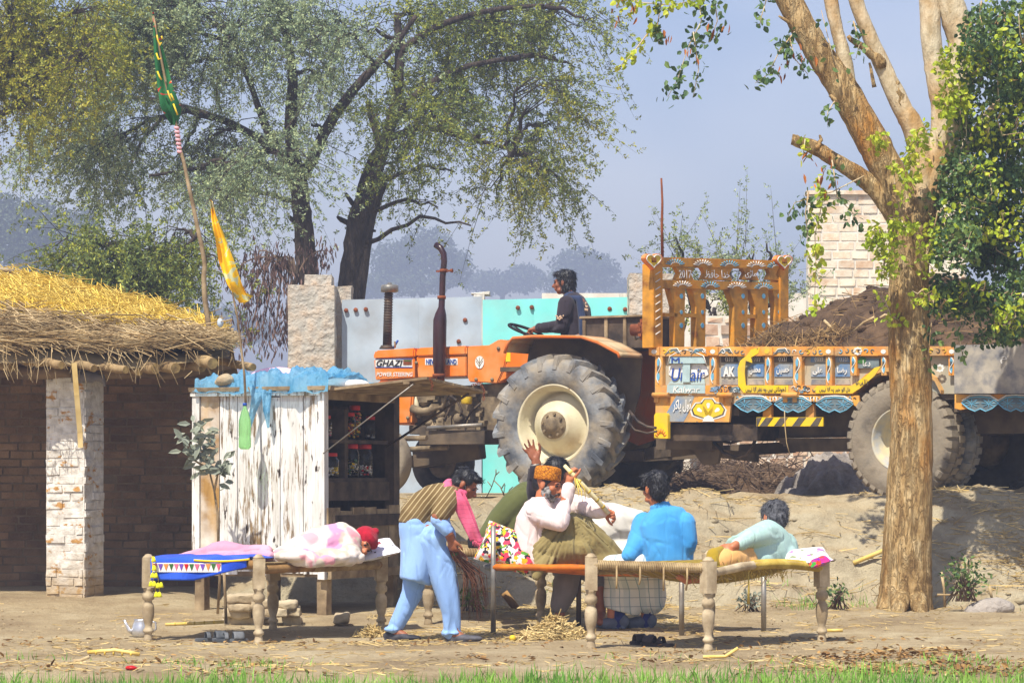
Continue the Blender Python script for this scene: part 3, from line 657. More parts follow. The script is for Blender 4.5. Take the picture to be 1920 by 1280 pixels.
# ---------- wooden kiosk
KO = P(610, 1140, 24.45); ang = R(24)
KL = Vector((-math.cos(ang), math.sin(ang), 0)); KR = Vector((math.sin(ang)*1.0, math.cos(ang), 0))   # along the left face, along the open face
KW, KD = 1.27, 1.36; zb, ztop = .44, 1.96
kiosk = thing('wooden_kiosk', 'small wooden kiosk on legs with peeling white planks and open front', 'kiosk', (KO.x, KO.y, .1))
def K(a, b, z): q = Vector((KO.x, KO.y, 0))+KL*a+KR*b; return Vector((q.x, q.y, z))
def ptplank(i, a0, a1):
    m = MB(); th = .022; o = K(a0+.004, -.012-random.uniform(0, .006), zb+random.uniform(-.03, .01))
    m.obox(o, KL*(a1-a0-.008), KR*th, V(0, 0, ztop-zb-random.uniform(0, .03)), .003); return m
edges = [.055, .20, .42, .60, .83, 1.0, 1.19]
for i in range(6):
    m = ptplank(i, edges[i], edges[i+1]); m.build('plank', M['peel'] if i != 5 else M['peel_bare'], kiosk)
m = MB(); m.obox(K(-.01, -.035, zb-.05), KL*.065, KR*.07, V(0, 0, ztop-zb+.05), .003); m.build('corner_post', M['peel'], kiosk)
m = MB(); m.obox(K(1.19, -.035, zb-.03), KL*.07, KR*.07, V(0, 0, ztop-zb+.03), .003); m.build('corner_post', M['peel'], kiosk)
m = MB(); m.obox(K(.03, -.045, ztop-.035), KL*1.24, KR*.035, V(0, 0, .05), .003); m.build('top_rail', M['peel'], kiosk)
# open face: frame, shelves, back panels
def kpart(nm, a0, b0, z0, a1, b1, z1, mat, jit=.003):
    m = MB(); m.obox(K(a0, b0, z0), KL*(a1-a0), KR*(b1-b0), V(0, 0, z1-z0), jit); return m.build(nm, mat, kiosk)
kpart('frame_post', -.01, 1.27, zb-.05, .08, 1.38, ztop, M['wood_dark'])
kpart('lintel', -.012, .04, ztop-.07, .03, 1.28, ztop-.005, M['wood_grey'])
kpart('back_panel', 1.14, .02, zb, 1.18, 1.34, ztop, M['wood_dark'])
kpart('side_panel', .02, 1.33, zb, 1.2, 1.36, ztop, M['wood_dark'])
kpart('floor_board', .0, .0, zb-.03, 1.22, 1.36, zb+.01, M['wood_grey'])
kpart('roof_board', -.08, -.06, ztop+.005, 1.28, 1.42, ztop+.04, M['wood_grey'])
S1, S2 = 1.56, 1.235
for z in (S1, S2): kpart('shelf', .05, .05, z-.03, .42, 1.27, z, M['wood_dark'])
kpart('divider', .06, .47, S2-.02, .38, .53, ztop-.14, M['wood_dark'])
kpart('shelf_front', .03, .05, S2-.19, .06, 1.27, S2-.03, M['wood_dark'])
for k in range(4): kpart('rear_board', .44, .06+k*.31, zb, .46, .06+k*.31+.29, ztop-.1, M['wood_dark'])
# half door of grey boards and its batten
m = MB()
for k in range(6): m.obox(K(-.03, .0+k*.225, .45+random.uniform(-.01, .01)), KR*.215, KL*.022, V(0, 0, .53+random.uniform(-.02, .02)), .003)
hd = m.build('half_door', M['wood_grey'], kiosk)
m = MB(); m.obox(K(-.05, .08, .83), KR*1.26, KL*.022, V(0, 0, .095), .003); m.build('batten', M['wood_dark'], hd)
m = MB(); m.obox(K(-.08, 1.33, .40), KR*.16, KL*.025, V(0, 0, .44), .004); m.build('door_board', M['wood_grey'], kiosk)
m = MB(); m.obox(K(-.055, .0, .39), KR*1.3, KL*.03, V(0, 0, .08), .003); m.build('sill_beam', M['wood_grey'], kiosk)
for (a, b_) in ((.0, .02), (1.16, .0), (.0, 1.27), (1.16, 1.27)):
    m = MB(); m.obox(K(a, b_, gzs(*K(a, b_, 0).xy)-.05), KL*.09, KR*.09, V(0, 0, zb+.02), .004); m.build('leg', M['wood_grey'], kiosk)
# raised door that shades the front
fa, fb = K(.0, .02, ztop+.02), K(.0, 1.36, ztop-.0)
apex = P(800, 706, 23.9); tip = P(915, 733, 24.75)
m = MB(); N_ = 7
for i in range(N_):
    t0, t1 = i/N_, (i+.93)/N_
    a0, a1 = fa.lerp(fb, t0), fa.lerp(fb, t1); b0, b1 = apex.lerp(tip, t0), apex.lerp(tip, t1)
    sag = V(0, 0, .0)
    n_ = (a1-a0).cross(b0-a0).normalized()*.02
    m.hexa([a0, a1, b1, b0, a0+n_, a1+n_, b1+n_, b0+n_])
flap = m.build('raised_flap', M['wood_grey'], kiosk)
m = MB(); m.bar(fa.lerp(apex, .8)-V(0, 0, .03), fb.lerp(tip, .8)-V(0, 0, .03), .06, .02); m.build('batten', M['wood_grey'], flap)
m = MB(); m.tube([P(775, 720, 24.0), P(690, 785, 24.25), P(606, 850, 24.38)], .006, 5); m.build('prop_wire', M['steel'], kiosk)
m = MB(); m.tube([P(878, 738, 24.65), P(724, 838, 25.3)], .011, 6); m.build('prop_rod', M['blackmetal'], kiosk)
def chain(pts, name='chain'):
    m = MB(); pts = [Vector(p) for p in pts]; q = []
    for i in range(len(pts)-1): q += [pts[i].lerp(pts[i+1], t/4) for t in range(4)]
    for i in range(len(q)-1): 
        a, e = q[i], q[i+1]; c_ = (a+e)/2; dv = (e-a).normalized(); s_ = (dv.orthogonal() if i % 2 else dv.cross(dv.orthogonal())).normalized()
        l = (e-a).length*.62
        m.tube([c_+dv*l*math.cos(t)+s_*.010*math.sin(t) for t in np.linspace(0, 2*math.pi, 9)], .003, 5)
    return m.build(name, M['rust'], kiosk)
chain([P(806, 708, 23.9), P(811, 722, 23.88), P(808, 735, 23.88)]); chain([P(884, 722, 24.45), P(900, 718, 24.5), P(908, 732, 24.5), P(906, 756, 24.5)])
# jars
def jar(a, b_, z, rad, h, fill, fillh, label, cap_=True, n=16):
    c_ = K(a, b_, z+.002); t = thing('candy_jar', label, 'jar', c_, 'jars on the kiosk shelves')
    m = MB(); m.lathe(c_, [(rad*.85, 0), (rad, .012), (rad, h*.72), (rad*.72, h*.86), (rad*.72, h*.9), (rad*.68, h*.9), (rad*.68, h*.86), (rad*.95, h*.71), (rad*.95, .016), (.001, .012)], n, cap=False); m.build('glass', M['glassjar'], t)
    m = MB(); m.lathe(c_, [(rad*.80, h*.86), (rad*.82, h*.87), (rad*.82, h*.985), (rad*.78, h), (.001, h)], n); m.build('lid', M['red'], t)
    m = MB(); rr = random.Random(int(b_*1000))
    for k in range(int(46*fillh/.1*rad/.05)):
        ph = rr.uniform(0, 6.28); q = rad*.86*math.sqrt(rr.random()); m.cur = rr.randrange(len(fill)); sz = rr.uniform(.010, .014)
        m.sphere(c_+V(q*math.cos(ph), q*math.sin(ph), .022+rr.uniform(0, fillh)), (sz, sz, sz*.8), 6, 4)
    m.build('sweets', fill, t); return t
sw = [M['orange'], M['red'], M['green'], M['yellow']]
jar(.16, .26, S1, .082, .20, [M['pink'], M['white'], M['pink']], .08, 'squat jar of pink sweets on the upper shelf, at its left end')
jar(.16, .74, S1, .062, .235, [M['orange'], M['red'], M['yellow']], .12, 'jar of orange and red sweets in the middle of the upper shelf')
jar(.20, .93, S1, .058, .30, sw, .21, 'tallest jar, filled high with multicoloured sweets on the upper shelf')
jar(.16, 1.15, S1, .05, .21, [M['white'], M['steel']], .02, 'slim nearly empty jar at the right end of the upper shelf')
jar(.14, .10, S2, .05, .19, [M['white']], .06, 'jar pressed against the left post on the lower shelf')
jar(.14, .32, S2, .095, .21, [M['white'], M['white'], M['yellow']], .06, 'wide jar of white sweets on the lower shelf, left of the divider')
jar(.14, .75, S2, .07, .29, [M['green'], M['white'], M['black'], M['yellow']], .13, 'jar of dark wrapped sweets on the lower shelf, right of the divider')
jar(.14, .99, S2, .078, .29, [M['white'], M['red'], M['white']], .08, 'jar of white and red packets at the right end of the lower shelf')
# things on its roof
m = Blob(); base = lambda a, b_: K(a, b_, ztop+.05)
def sheetfn(u, v):
    p = K(-.06+1.28*u, -.10+.95*v, ztop+.055); s = np.array([p.x*3, p.y*3, 1.7])
    h = .10*math.sin(math.pi*min(1, v*1.2))**.5*(1-.75*u)+.13*max(0, float(fbm(s*1.3, 4, 13)))+.06*abs(float(fbm(s*2.6, 2, 7)))+.018*float(fbm(s*6, 2, 9))
    if v < .06: h = -.06+.04*float(fbm(s*2, 3, 5))
    return p+V(0, 0, h)+KR*(.05*float(fbm(s*2.2+5, 3, 6)))
m = MB(); m.grid(sheetfn, 110, 80)
def tail(pts, w0, w1):
    q = [P(*p) for p in pts]
    m.grid(lambda u, v: (lambda i, f: q[i].lerp(q[min(i+1, len(q)-1)], f))(min(int(u*(len(q)-1)), len(q)-2), u*(len(q)-1)-min(int(u*(len(q)-1)), len(q)-2))+V((v-.5)*(w0+(w1-w0)*u), -.05*math.sin(v*9+u*4)*(1-u)*.4, 0), 16, 8)
tail([(480, 722, 24.65), (482, 745, 24.58), (474, 772, 24.6), (468, 800, 24.62)], .12, .03); tail([(500, 730, 24.6), (500, 770, 24.52), (503, 802, 24.55)], .09, .02)
t_ = NT('blue_polythene'); cb = t_.ramp(t_.noise(5), [(.3, C(96, 178, 222)), (.7, C(160, 214, 238))]); tarp_m = t_.done(cb, .25, t_.noise(26, None, 5), .9, .03, 0, .5); _tr = t_.n('BsdfTranslucent', {'Color': cb}); _tp = t_.n('BsdfTransparent', {'Color': C(190, 226, 244)}); _m1 = t_.n('MixShader', {0: .45, 1: t_.b.outputs[0], 2: _tr}); _m2 = t_.n('MixShader', {0: .22, 1: _m1, 2: _tp}); t_.t.links.new(_m2, t_.out.inputs[0])
tarp = m.build('polythene_sheet', tarp_m); tag(tarp, 'crumpled light blue plastic sheet thrown over the kiosk roof', 'plastic sheet')
m = Blob(); m.ell(K(.95, .0, ztop+.10), (.08, .08, .055)); m.ell(K(1.0, .02, ztop+.085), (.07, .07, .045)); o = m.fuse('rock', M['stone'], None, .012, 2, (.012, 9, (0, 0, 1), 1, 3, False)); tag(o, 'tan rock holding down the left end of the blue sheet', 'rock')
m = Blob(); m.ell(K(.62, .3, ztop+.12), (.25, .12, .09)); o = m.fuse('pink_bag', cloth('pink_plastic', C(236, 176, 196), C(244, 196, 210)), None, .015, 2, (.01, 8)); tag(o, 'pale pink bag under the blue plastic sheet', 'bag')
m = Blob(); m.ell(P(640, 722, 24.8), (.17, .16, .05)); m.ell(P(672, 720, 24.75), (.10, .12, .04)); o = m.fuse('cement_sack', M['c_white'], None, .012, 2, (.014, 10)); tag(o, 'dirty white sack lying on the kiosk roof beside the blue sheet', 'sack')
# green bottle on a string
bx = P(459, 842, 24.42); bt = thing('hanging_bottle', 'green plastic bottle hung from a thin pole before the kiosk', 'bottle', bx)
m = MB(); m.lathe(bx, [(.001, .006), (.035, 0), (.052, .02), (.052, .09), (.048, .105), (.052, .12), (.052, .21), (.05, .24), (.032, .31), (.015, .345), (.014, .37)], 16); m.build('bottle_body', M['bottle'], bt)
m = MB(); m.lathe(bx, [(.017, .36), (.017, .385), (.001, .386)], 10); m.build('bottle_cap', M['blueink'], bt)
m = MB(); m.tube([bx+V(0, 0, .37), P(460, 760, 24.46), P(459, 742, 24.46)], .004, 5); m.build('string', M['pink'], bt)
# flag poles
def flagtex(name, base, blobs, th=.60):
    t = NT(name); v = t.obj((1, .2, 1)); col = t.mix(t.ramp(t.noise(7, v, 2, .5, 1.2), [(th, 0), (th+.02, 1)]), base, blobs[0]); col = t.mix(t.ramp(t.noise(7, v, 2, .5, 1.2), [(th+.05, 0), (th+.07, 1)]), col, blobs[1])
    return t.done(col, .8, t.noise(12), .2, .01)
def ribbon(pts, wid, nu=24, nv=8, wav=.04, seed=0):
    q = [P(*p) for p in pts]; m = MB(); K_ = len(q)-1
    def f(u, v):
        i = min(int(u*K_), K_-1); c_ = q[i].lerp(q[i+1], u*K_-i); j = min(int(u*(len(wid)-1)), len(wid)-2); w_ = wid[j]+(wid[j+1]-wid[j])*(u*(len(wid)-1)-j)
        return c_+V((v-.5)*w_, wav*math.sin(v*8+u*5+seed)+wav*.6*math.sin(u*13+v*3), .02*math.sin(v*6+seed)*w_*5)
    m.grid(f, nu, nv); return m
fp = thing('flag_pole', 'long crooked wooden pole with green flag rising from the thatched roof edge', 'flag pole', P(392, 615, 26.3))
def pole(pts, d, r0, r1, mat, par, name='pole'):
    m = MB(); q = [P(x, y, d) for x, y in pts]; m.tube(q, list(np.linspace(r0, r1, len(q))), 7); return m.build(name, mat, par)
pole([(394, 640), (390, 600), (384, 560), (382, 520), (384, 495), (378, 460), (370, 425), (362, 385), (353, 345), (345, 305), (338, 280), (332, 240), (316, 180), (300, 100), (287, 30)], 26.2, .026, .011, M['wood_grey'], fp)
fl = ribbon([(286, 22, 26.2), (293, 70, 26.2), (302, 120, 26.18), (310, 165, 26.16), (321, 205, 26.16), (326, 234, 26.2)], [.01, .07, .11, .14, .18, .06], seed=1).build('flag', flagtex('green_flag', C(34, 104, 56), (C(196, 40, 40), C(240, 200, 40)), .63), fp)
m = MB()
for k in range(7): c_ = P(331.5+k*.9, 240+k*7.5, 26.2); m.lathe(c_, [(.022, -.012), (.026, 0), (.022, .012)], 8, (.2, 0, 1))
m.build('binding', flat('pink_ribbon', C(226, 170, 176)), fp)
# writing-like strokes sewn on the flag
m = MB()
for (pts) in ([(294, 66), (296, 76), (300, 86), (303, 80)], [(293, 100), (297, 112), (302, 110)], [(295, 134), (299, 144), (303, 150)], [(314, 170), (318, 182), (322, 190)], [(320, 176), (326, 188)], [(325, 195), (330, 208), (333, 216)], [(303, 68), (304, 74)]):
    m = MB(); m.tube([P(x, y, 26.05) for x, y in pts], .008, 5); m.build('painted_stroke', M['yellow'], fl)
fp2 = thing('flag_pole', 'thin stick with torn yellow and grey pennant standing above the kiosk', 'flag pole', P(462, 742, 24.46))
pole([(461, 760), (458, 700), (452, 650), (446, 600), (438, 560), (428, 500), (414, 440), (398, 380)], 24.46, .011, .006, M['wood_grey'], fp2)
fl2 = ribbon([(395, 374, 24.46), (402, 410, 24.46), (414, 450, 24.44), (424, 490, 24.42), (440, 535, 24.42), (458, 566, 24.46)], [.015, .05, .08, .13, .12, .10], seed=3).build('pennant', flagtex('yellow_pennant', C(196, 196, 150), (C(240, 196, 20), C(236, 180, 10)), .38), fp2)
m = MB(); m.tube([P(397, 378, 24.63), P(410, 440, 24.6), P(424, 500, 24.58), P(444, 545, 24.58), P(472, 556, 24.62), P(456, 570, 24.62)], [.008, .01, .014, .018, .014, .008], 6); m.build('pennant_edge', M['yellow'], fl2)
m = Blob(); m.ell(P(413, 605, 25.9), (.03, .03, .045)); o = m.fuse('plastic_bag', flat('clear_white_plastic', C(190, 206, 220), .3), None, .008, 1, (.008, 20)); tag(o, 'small whitish plastic bag caught at the roof end', 'plastic bag')
# ---------- far side of the track: gates, piers, walls
def rough_pier(name, x0, x1, d, ytop, depth, label, cat, mat, capf=None, zb_=.9):
    a = P(x0, 900, d); b_ = P(x1, 900, d); zt_ = P(0, ytop, d).z; m = MB()
    nx, nz_ = 10, 26
    def side(o, u, n):
        m.grid(lambda s, t: o+u*s+V(0, 0, zb_+(zt_-zb_)*t)+n*(.025*float(fbm(np.array([s*3+o.x*7, t*9, o.y]), 3, 2)))*min(1, s*8, (1-s)*8), nx, nz_)
    A = V(a.x, d, 0); B = V(b_.x, d, 0); Dv = V(0, depth, 0)
    side(A, B-A, V(0, -1, 0)); side(B, Dv, V(1, 0, 0)); side(B+Dv, A-B, V(0, 1, 0)); side(A+Dv, -Dv, V(-1, 0, 0))
    m.obox(V(A.x+.01, d+.01, zt_-.05), (B-A)*.98, Dv*.98, V(0, 0, .055), .012)
    if capf: m.obox(V(A.x+L(capf[0], d), d+.06, zt_), V(L(capf[1], d), 0, 0), Dv*.7, V(0, 0, L(capf[2], d)), .015)
    o = m.build(name, mat); return tag(o, label, cat)
rough_pier('gate_pier', 540, 627, 37.2, 535, .75, 'tall rough plastered gate pier behind the kiosk, left of the grey gate', 'gate pier', M['plaster'], (30, 52, 20))
rough_pier('gate_pier', 627, 658, 37.6, 537, .5, 'narrow brown plastered post joined to the right of the tall left pier', 'gate pier', M['plaster'])
rough_pier('gate_pier', 1180, 1262, 37.2, 513, .75, 'rough plastered brick pier between the turquoise gate and the trailer headboard', 'gate pier', M['plaster'])
rough_pier('concrete_post', 888, 908, 37.9, 552, .25, 'concrete post between the grey and the turquoise gate', 'post', M['wmortar'], (-4, 34, 5))
rough_pier('concrete_post', 1163, 1181, 37.6, 550, .25, 'concrete post at the right edge of the turquoise gate', 'post', M['wmortar'])
def gate(name, x0, x1, yt0, yt1, mat, label, seams, bolts):
    d = 37.5; t = thing(name, label, 'gate', P((x0+x1)/2, 900, d)); e = [x0]+seams+[x1]
    for i in range(len(e)-1):
        m = MB(); f = lambda x: yt0+(yt1-yt0)*(x-x0)/(x1-x0)
        def q(u, v, i=i):
            px = e[i]+(e[i+1]-e[i])*u+.0; top = P(px, f(px), d).z; z = .95+(top-.95)*v
            return V(P(px, 0, d).x, d+.012*math.sin(u*9+i)*math.sin(v*5+1)-.012*i, z)
        m.grid(q, 14, 16); m.build('sheet', mat, t)
    m = MB()
    for px, py in bolts: c_ = P(px, py, d-.02); m.lathe(c_, [(.03, 0), (.03, .02), (.001, .03)], 8, (0, -1, 0))
    m.build('rivet', M['rust'], t)
gate('sheet_gate', 641, 903, 562, 556, M['gate'], 'pale grey sheet metal gate behind the tractor bonnet', [786], [(649, 582), (667, 581), (686, 580), (860, 640), (872, 600)])
gate('sheet_gate', 905, 1176, 562, 557, M['gate_t'], 'turquoise sheet metal gate behind the tractor driver', [1001, 1085], [(1172, 580), (1143, 579), (971, 577), (997, 576)])
# gate furniture leaning: wire hoops on the kiosk side
m = MB(); brickwall(m, None, (P(1515, 0, 50).x, 50, .8), (1, 0, 0), (0, -1, 0), 2.7, P(0, 366, 50).z-.8, .30, .155, .03, .3, .008, .012)
m.cur = 0; m.box((P(1515, 0, 50).x-.03, 49.93, P(0, 366, 50).z), (P(1515, 0, 50).x+2.75, 50.3, P(0, 366, 50).z+.07), .01)
tag(m.build('brick_wall', [M['wbrick'], M['wmortar']]), 'tall pale whitewashed brick wall behind the trunk of the right tree', 'wall')
m = MB(); brickwall(m, None, (P(1296, 0, 39).x, 39, .9), (1, 0, 0), (0, -1, 0), 3.2, P(0, 592, 39).z-.9, .24, .16, .025, .22, .02, .02)
tag(m.build('brick_wall', [pm('rubble_brick', C(178, 138, 108), C(222, 200, 172), 4, isl=.2, bump=.6), M['wmortar']]), 'low rough brick wall seen through the trailer headboard', 'wall')
m = MB(); m.box((P(1515, 0, 50).x-4.5, 53, .5), (P(1515, 0, 50).x+9, 53.3, P(0, 548, 53).z), .02)
tag(m.build('boundary_wall', M['wmortar']), 'long low pale wall running behind the trailer load', 'wall')
# ---------- trees
def limb(mb, pts, d, r, n=9, sub=5, wob=.25, dz=0):
    """pts (px,py,radius px) smoothed into a tapering limb"""
    q = [P(x, y, d+(p[3] if len(p) > 3 else 0)) for p in pts for x, y in [p[:2]]]; rr = [L(p[2], d) for p in pts]; out = []; ro = []
    for i in range(len(q)-1):
        p0, p1, p2, p3 = q[max(i-1, 0)], q[i], q[i+1], q[min(i+2, len(q)-1)]
        for k in range(sub):
            t = k/sub; out.append(.5*((2*p1)+(p2-p0)*t+(2*p0-5*p1+4*p2-p3)*t*t+(3*p1-p0-3*p2+p3)*t**3)+Vector([random.uniform(-1, 1) for _ in range(3)])*rr[i]*wob*.3)
            ro.append((rr[i]+(rr[i+1]-rr[i])*t)*random.uniform(.98, 1.02))
    out.append(q[-1]); ro.append(rr[-1]); mb.tube(out, ro, n); return out
def barkify(o, amp, fr):
    me = o.data; c = mco(me); setco(me, c+mno(me)*(amp*fbm(c*np.array([fr, fr, fr*.3]), 3, 8))[:, None])
class Crown:
    """feathery crown: twigs carrying paired leaflets, gathered blob by blob"""
    def __init__(s, d, seed): s.d = d; s.r = np.random.default_rng(seed); s.lv = []; s.tw = []
    def blob(s, px, py, rx, ry, dens=1.0, droop=.5, ln=.95, leaf=.055, ctr=None, dd=1.0):
        r = s.r; n = max(3, int(rx*ry*math.pi*.0112*dens)); d = s.d+r.normal(0, dd)
        u = r.normal(size=(n, 3)); u /= np.linalg.norm(u, axis=1, keepdims=True); u *= r.uniform(0, 1, (n, 1))**.45
        c0 = np.array(P(px, py, d)); R_ = np.array([L(rx, d), L((rx+ry)/2, d)*1.1, L(ry, d)]); c = c0+u*R_; kp = fbm(c*.95, 2, 61)+.25*fbm(c*3.2, 1, 62) > .03; c, u = c[kp], u[kp]; n = len(c)
        out = u/(np.linalg.norm(u, axis=1, keepdims=True)+1e-6)
        dr = out*np.array([.9, .9, .5])+r.normal(size=(n, 3))*.5; dr[:, 2] -= droop*r.uniform(.3, 1.2, n); dr /= np.linalg.norm(dr, axis=1, keepdims=True)
        l = ln*r.uniform(.5, 1.2, n); K_ = 9
        t = np.linspace(0, 1, K_)[None, :, None]; sag = np.zeros((1, 1, 3)); sag[..., 2] = -.25*droop
        pts = c[:, None]+dr[:, None]*l[:, None, None]*t+sag*l[:, None, None]*t**2
        s.tw.append((pts, r))
        a = pts[:, 1:].reshape(-1, 3); tan = np.repeat(dr, K_-1, 0); m = len(a)
        side = np.cross(tan, r.normal(size=(m, 3))); side /= np.linalg.norm(side, axis=1, keepdims=True)+1e-9
        ax = side*.85+tan*.45+np.array([0, 0, -.2*droop]); ax /= np.linalg.norm(ax, axis=1, keepdims=True); sl = r.uniform(.07, .14, m)
        J = 5; f = np.linspace(.15, 1, J); b_ = (a[:, None]+ax[:, None]*(sl[:, None]*f[None])[..., None]).reshape(-1, 3)
        axr = np.repeat(ax, J, 0); sg = np.cross(axr, r.normal(size=(len(b_), 3))); sg /= np.linalg.norm(sg, axis=1, keepdims=True)+1e-9
        for sgn in (1, -1):
            d2 = sg*sgn*.9+axr*.5+r.normal(size=sg.shape)*.2; d2 /= np.linalg.norm(d2, axis=1, keepdims=True); w_ = np.cross(d2, r.normal(size=d2.shape)); w_ /= np.linalg.norm(w_, axis=1, keepdims=True)+1e-9
            z = leaf*r.uniform(.6, 1.2, (len(b_), 1)); v = np.stack([b_, b_+d2*z*.5+w_*z*.22, b_+d2*z, b_+d2*z*.5-w_*z*.22], 1).reshape(-1, 3)
            s.lv.append(v)
        return c0, c
    def build(s, parent, mat, twigmat, name='crown'):
        v = np.concatenate(s.lv); f = np.arange(len(v)).reshape(-1, 4); o = link(name, npmesh(name, v, f), mat, parent); o['kind'] = 'stuff'
        vs = []; fs = []; b0 = 0
        for pts, r in s.tw:
            n, K_, _ = pts.shape; a = pts[:, [0, 4, 8]]; off = r.normal(size=(n, 1, 3)); off /= np.linalg.norm(off, axis=2, keepdims=True)
            w_ = np.array([.008, .005, .002])[None, :, None]; o2 = np.cross(off, np.array([.3, .5, .8])); q = np.stack([a+off*w_, a-off*w_*.5+o2*w_*.8, a-off*w_*.5-o2*w_*.8], 2).reshape(-1, 3)
            bb = (np.arange(n)*9)[:, None]+b0
            for k in (0, 3):
                for i in range(3): j = (i+1) % 3; fs.append(np.concatenate([bb+k+i, bb+k+j, bb+k+3+j, bb+k+3+i], 1))
            vs.append(q); b0 += len(q)
        o = link('twigs', npmesh('twigs', np.concatenate(vs), np.concatenate(fs)), twigmat, parent); o['kind'] = 'stuff'
def acacia(label, name, d, trunk, limbs, blobs, mat, seed, stubs=(), droop=.75, dens=1.0, tmat=None):
    t = thing(name, label, 'tree', P(trunk[0][0], trunk[0][1], d)); cr2 = Crown(d, seed+50); tmat = tmat or M['bark_d']
    m = MB(); sk = limb(m, trunk, d, 0); barkify(m.build('trunk', tmat, t), .02, 5)
    nodes = [p for p in sk[len(sk)//3:]]
    for l in limbs: m = MB(); q = limb(m, l, d, 0); barkify(m.build('limb', tmat, t), .012, 6); nodes += q
    for l in stubs: m = MB(); limb(m, l, d, 0, 6); m.build('broken_stub', tmat, t)
    cr = Crown(d, seed); m = MB()
    for b_ in blobs:
        c0, cs = (cr2 if len(b_) > 5 else cr).blob(*b_[:4], dens=dens*(b_[4] if len(b_) > 4 else 1), droop=droop); c0 = Vector(c0)
        nd = min(nodes, key=lambda p: (p-c0).length+max(0, p.z-c0.z)*.6); mid = nd.lerp(c0, .55)+V(0, 0, .15*(c0-nd).length*.6)
        pts = [nd.lerp(mid, k/4) if k < 4 else mid for k in range(5)]+[mid.lerp(c0, k/4) for k in range(1, 5)]; pts = [p+Vector([random.uniform(-.03, .03) for _ in range(3)]) for p in pts]
        m.tube(pts, list(np.linspace(.04, .012, len(pts))), 5)
        for c_ in cs[::5]: c_ = Vector(c_); m.tube([mid.lerp(c0, random.random()), (c0+c_)/2+V(0, 0, .06), c_], [.011, .008, .004], 4)
    m.build('branches', tmat, t)['kind'] = 'stuff'; cr.build(t, mat, tmat)
    if cr2.lv: cr2.build(t, M['acacia_y'], tmat)
    return t
acacia('grey green feathery acacia with one dark trunk rising behind the left plastered pier', 'acacia_tree', 42,
    [(590, 600, 22), (578, 530, 20), (572, 470, 19), (566, 400, 18), (560, 350, 18), (552, 310, 17)],
    [[(552, 310, 15), (545, 250, 12), (548, 160, 10), (540, 80, 8), (520, -10, 6)], [(560, 345, 12), (585, 300, 11), (625, 220, 10), (680, 150, 9), (735, 90, 7), (780, 30, 5)],
     [(552, 320, 11), (520, 280, 9), (495, 230, 8), (470, 160, 6), (440, 80, 4)], [(556, 340, 8), (470, 305, 5, -.8), (380, 315, 4, -1.4), (280, 330, 2.5, -1.8)], [(530, 290, 9), (430, 230, 7, .8), (300, 190, 5, 1.4), (200, 180, 3, 2)]],
    [(440, 50, 140, 70), (330, 120, 120, 70), (470, 150, 100, 70), (285, 225, 120, 55), (420, 245, 105, 55), (200, 285, 100, 38), (335, 305, 105, 42), (225, 345, 90, 30), (430, 335, 75, 36), (510, 290, 55, 45, .8), (560, 50, 90, 60, .8), (600, 150, 60, 55, .6), (130, 235, 70, 45, .8), (330, 5, 170, 45), (250, 60, 70, 60), (640, 60, 70, 60, .6), (585, 230, 40, 40, .5), (350, 370, 70, 24, .7), (150, 160, 50, 50, .7)],
    M['acacia'], 5, [[(566, 420, 6), (548, 412, 5), (542, 405, 3)], [(566, 445, 6), (550, 452, 3)]])
acacia('forked dark trunked acacia behind the grey gate with yellow tinged crown', 'acacia_tree', 42.6,
    [(650, 620, 22), (655, 540, 21), (663, 470, 22), (675, 410, 23), (690, 370, 21)],
    [[(690, 370, 16), (705, 320, 13), (722, 270, 12), (740, 200, 11), (748, 120, 9), (745, 30, 7)], [(680, 390, 14), (682, 350, 12), (700, 300, 11), (712, 270, 9), (695, 215, 7), (690, 190, 4)], [(672, 560, 12), (682, 470, 13), (690, 410, 14), (715, 340, 12)],
     [(735, 230, 9), (790, 170, 7), (860, 130, 6), (950, 110, 4)], [(728, 260, 8), (800, 240, 6), (880, 260, 5), (960, 280, 3)], [(745, 100, 7), (820, 50, 6), (920, 20, 5), (1020, 10, 3)]],
    [(780, 40, 120, 70), (930, 55, 115, 75), (1040, 45, 85, 70), (710, 115, 80, 50, .6), (860, 145, 95, 65), (970, 165, 100, 60), (990, 200, 90, 60, .5, 1), (950, 300, 70, 46, .5, 1), (1060, 120, 50, 50, .5, 1), (900, 120, 80, 50, .3, 1), (1075, 125, 50, 50, .8), (800, 225, 75, 60, .9), (895, 250, 85, 60), (965, 285, 75, 50), (1020, 240, 50, 45, .8), (850, 320, 55, 45, .7), (930, 365, 50, 32, .6), (1015, 330, 45, 26, .6), (740, 320, 26, 40, .35), (820, 385, 28, 28, .35), (1100, 40, 40, 45, .7), (760, 190, 45, 40, .6), (880, 420, 20, 20, .3), (1060, 350, 30, 16, .4), (680, 60, 60, 60, .5)],
    M['acacia_d'], 6, [[(668, 425, 6), (640, 412, 5), (632, 405, 2)], [(680, 398, 7), (660, 380, 5), (648, 362, 3)], [(690, 432, 4), (705, 433, 2)]])
acacia('yellow green acacia leaning into the top left corner', 'acacia_tree', 40,
    [(-260, 900, 34), (-240, 600, 30), (-200, 400, 26), (-150, 280, 20)], [[(-150, 280, 16), (-80, 180, 12), (0, 120, 9), (80, 80, 5)], [(-160, 300, 12), (-60, 240, 8), (40, 200, 5)]],
    [(80, 45, 80, 50), (20, 80, 70, 50), (60, 130, 80, 50), (120, 180, 50, 40), (25, 190, 55, 45), (160, 110, 40, 45, .8), (150, 25, 50, 35), (-60, 130, 90, 90), (10, 15, 60, 40)], M['acacia_y'], 7)
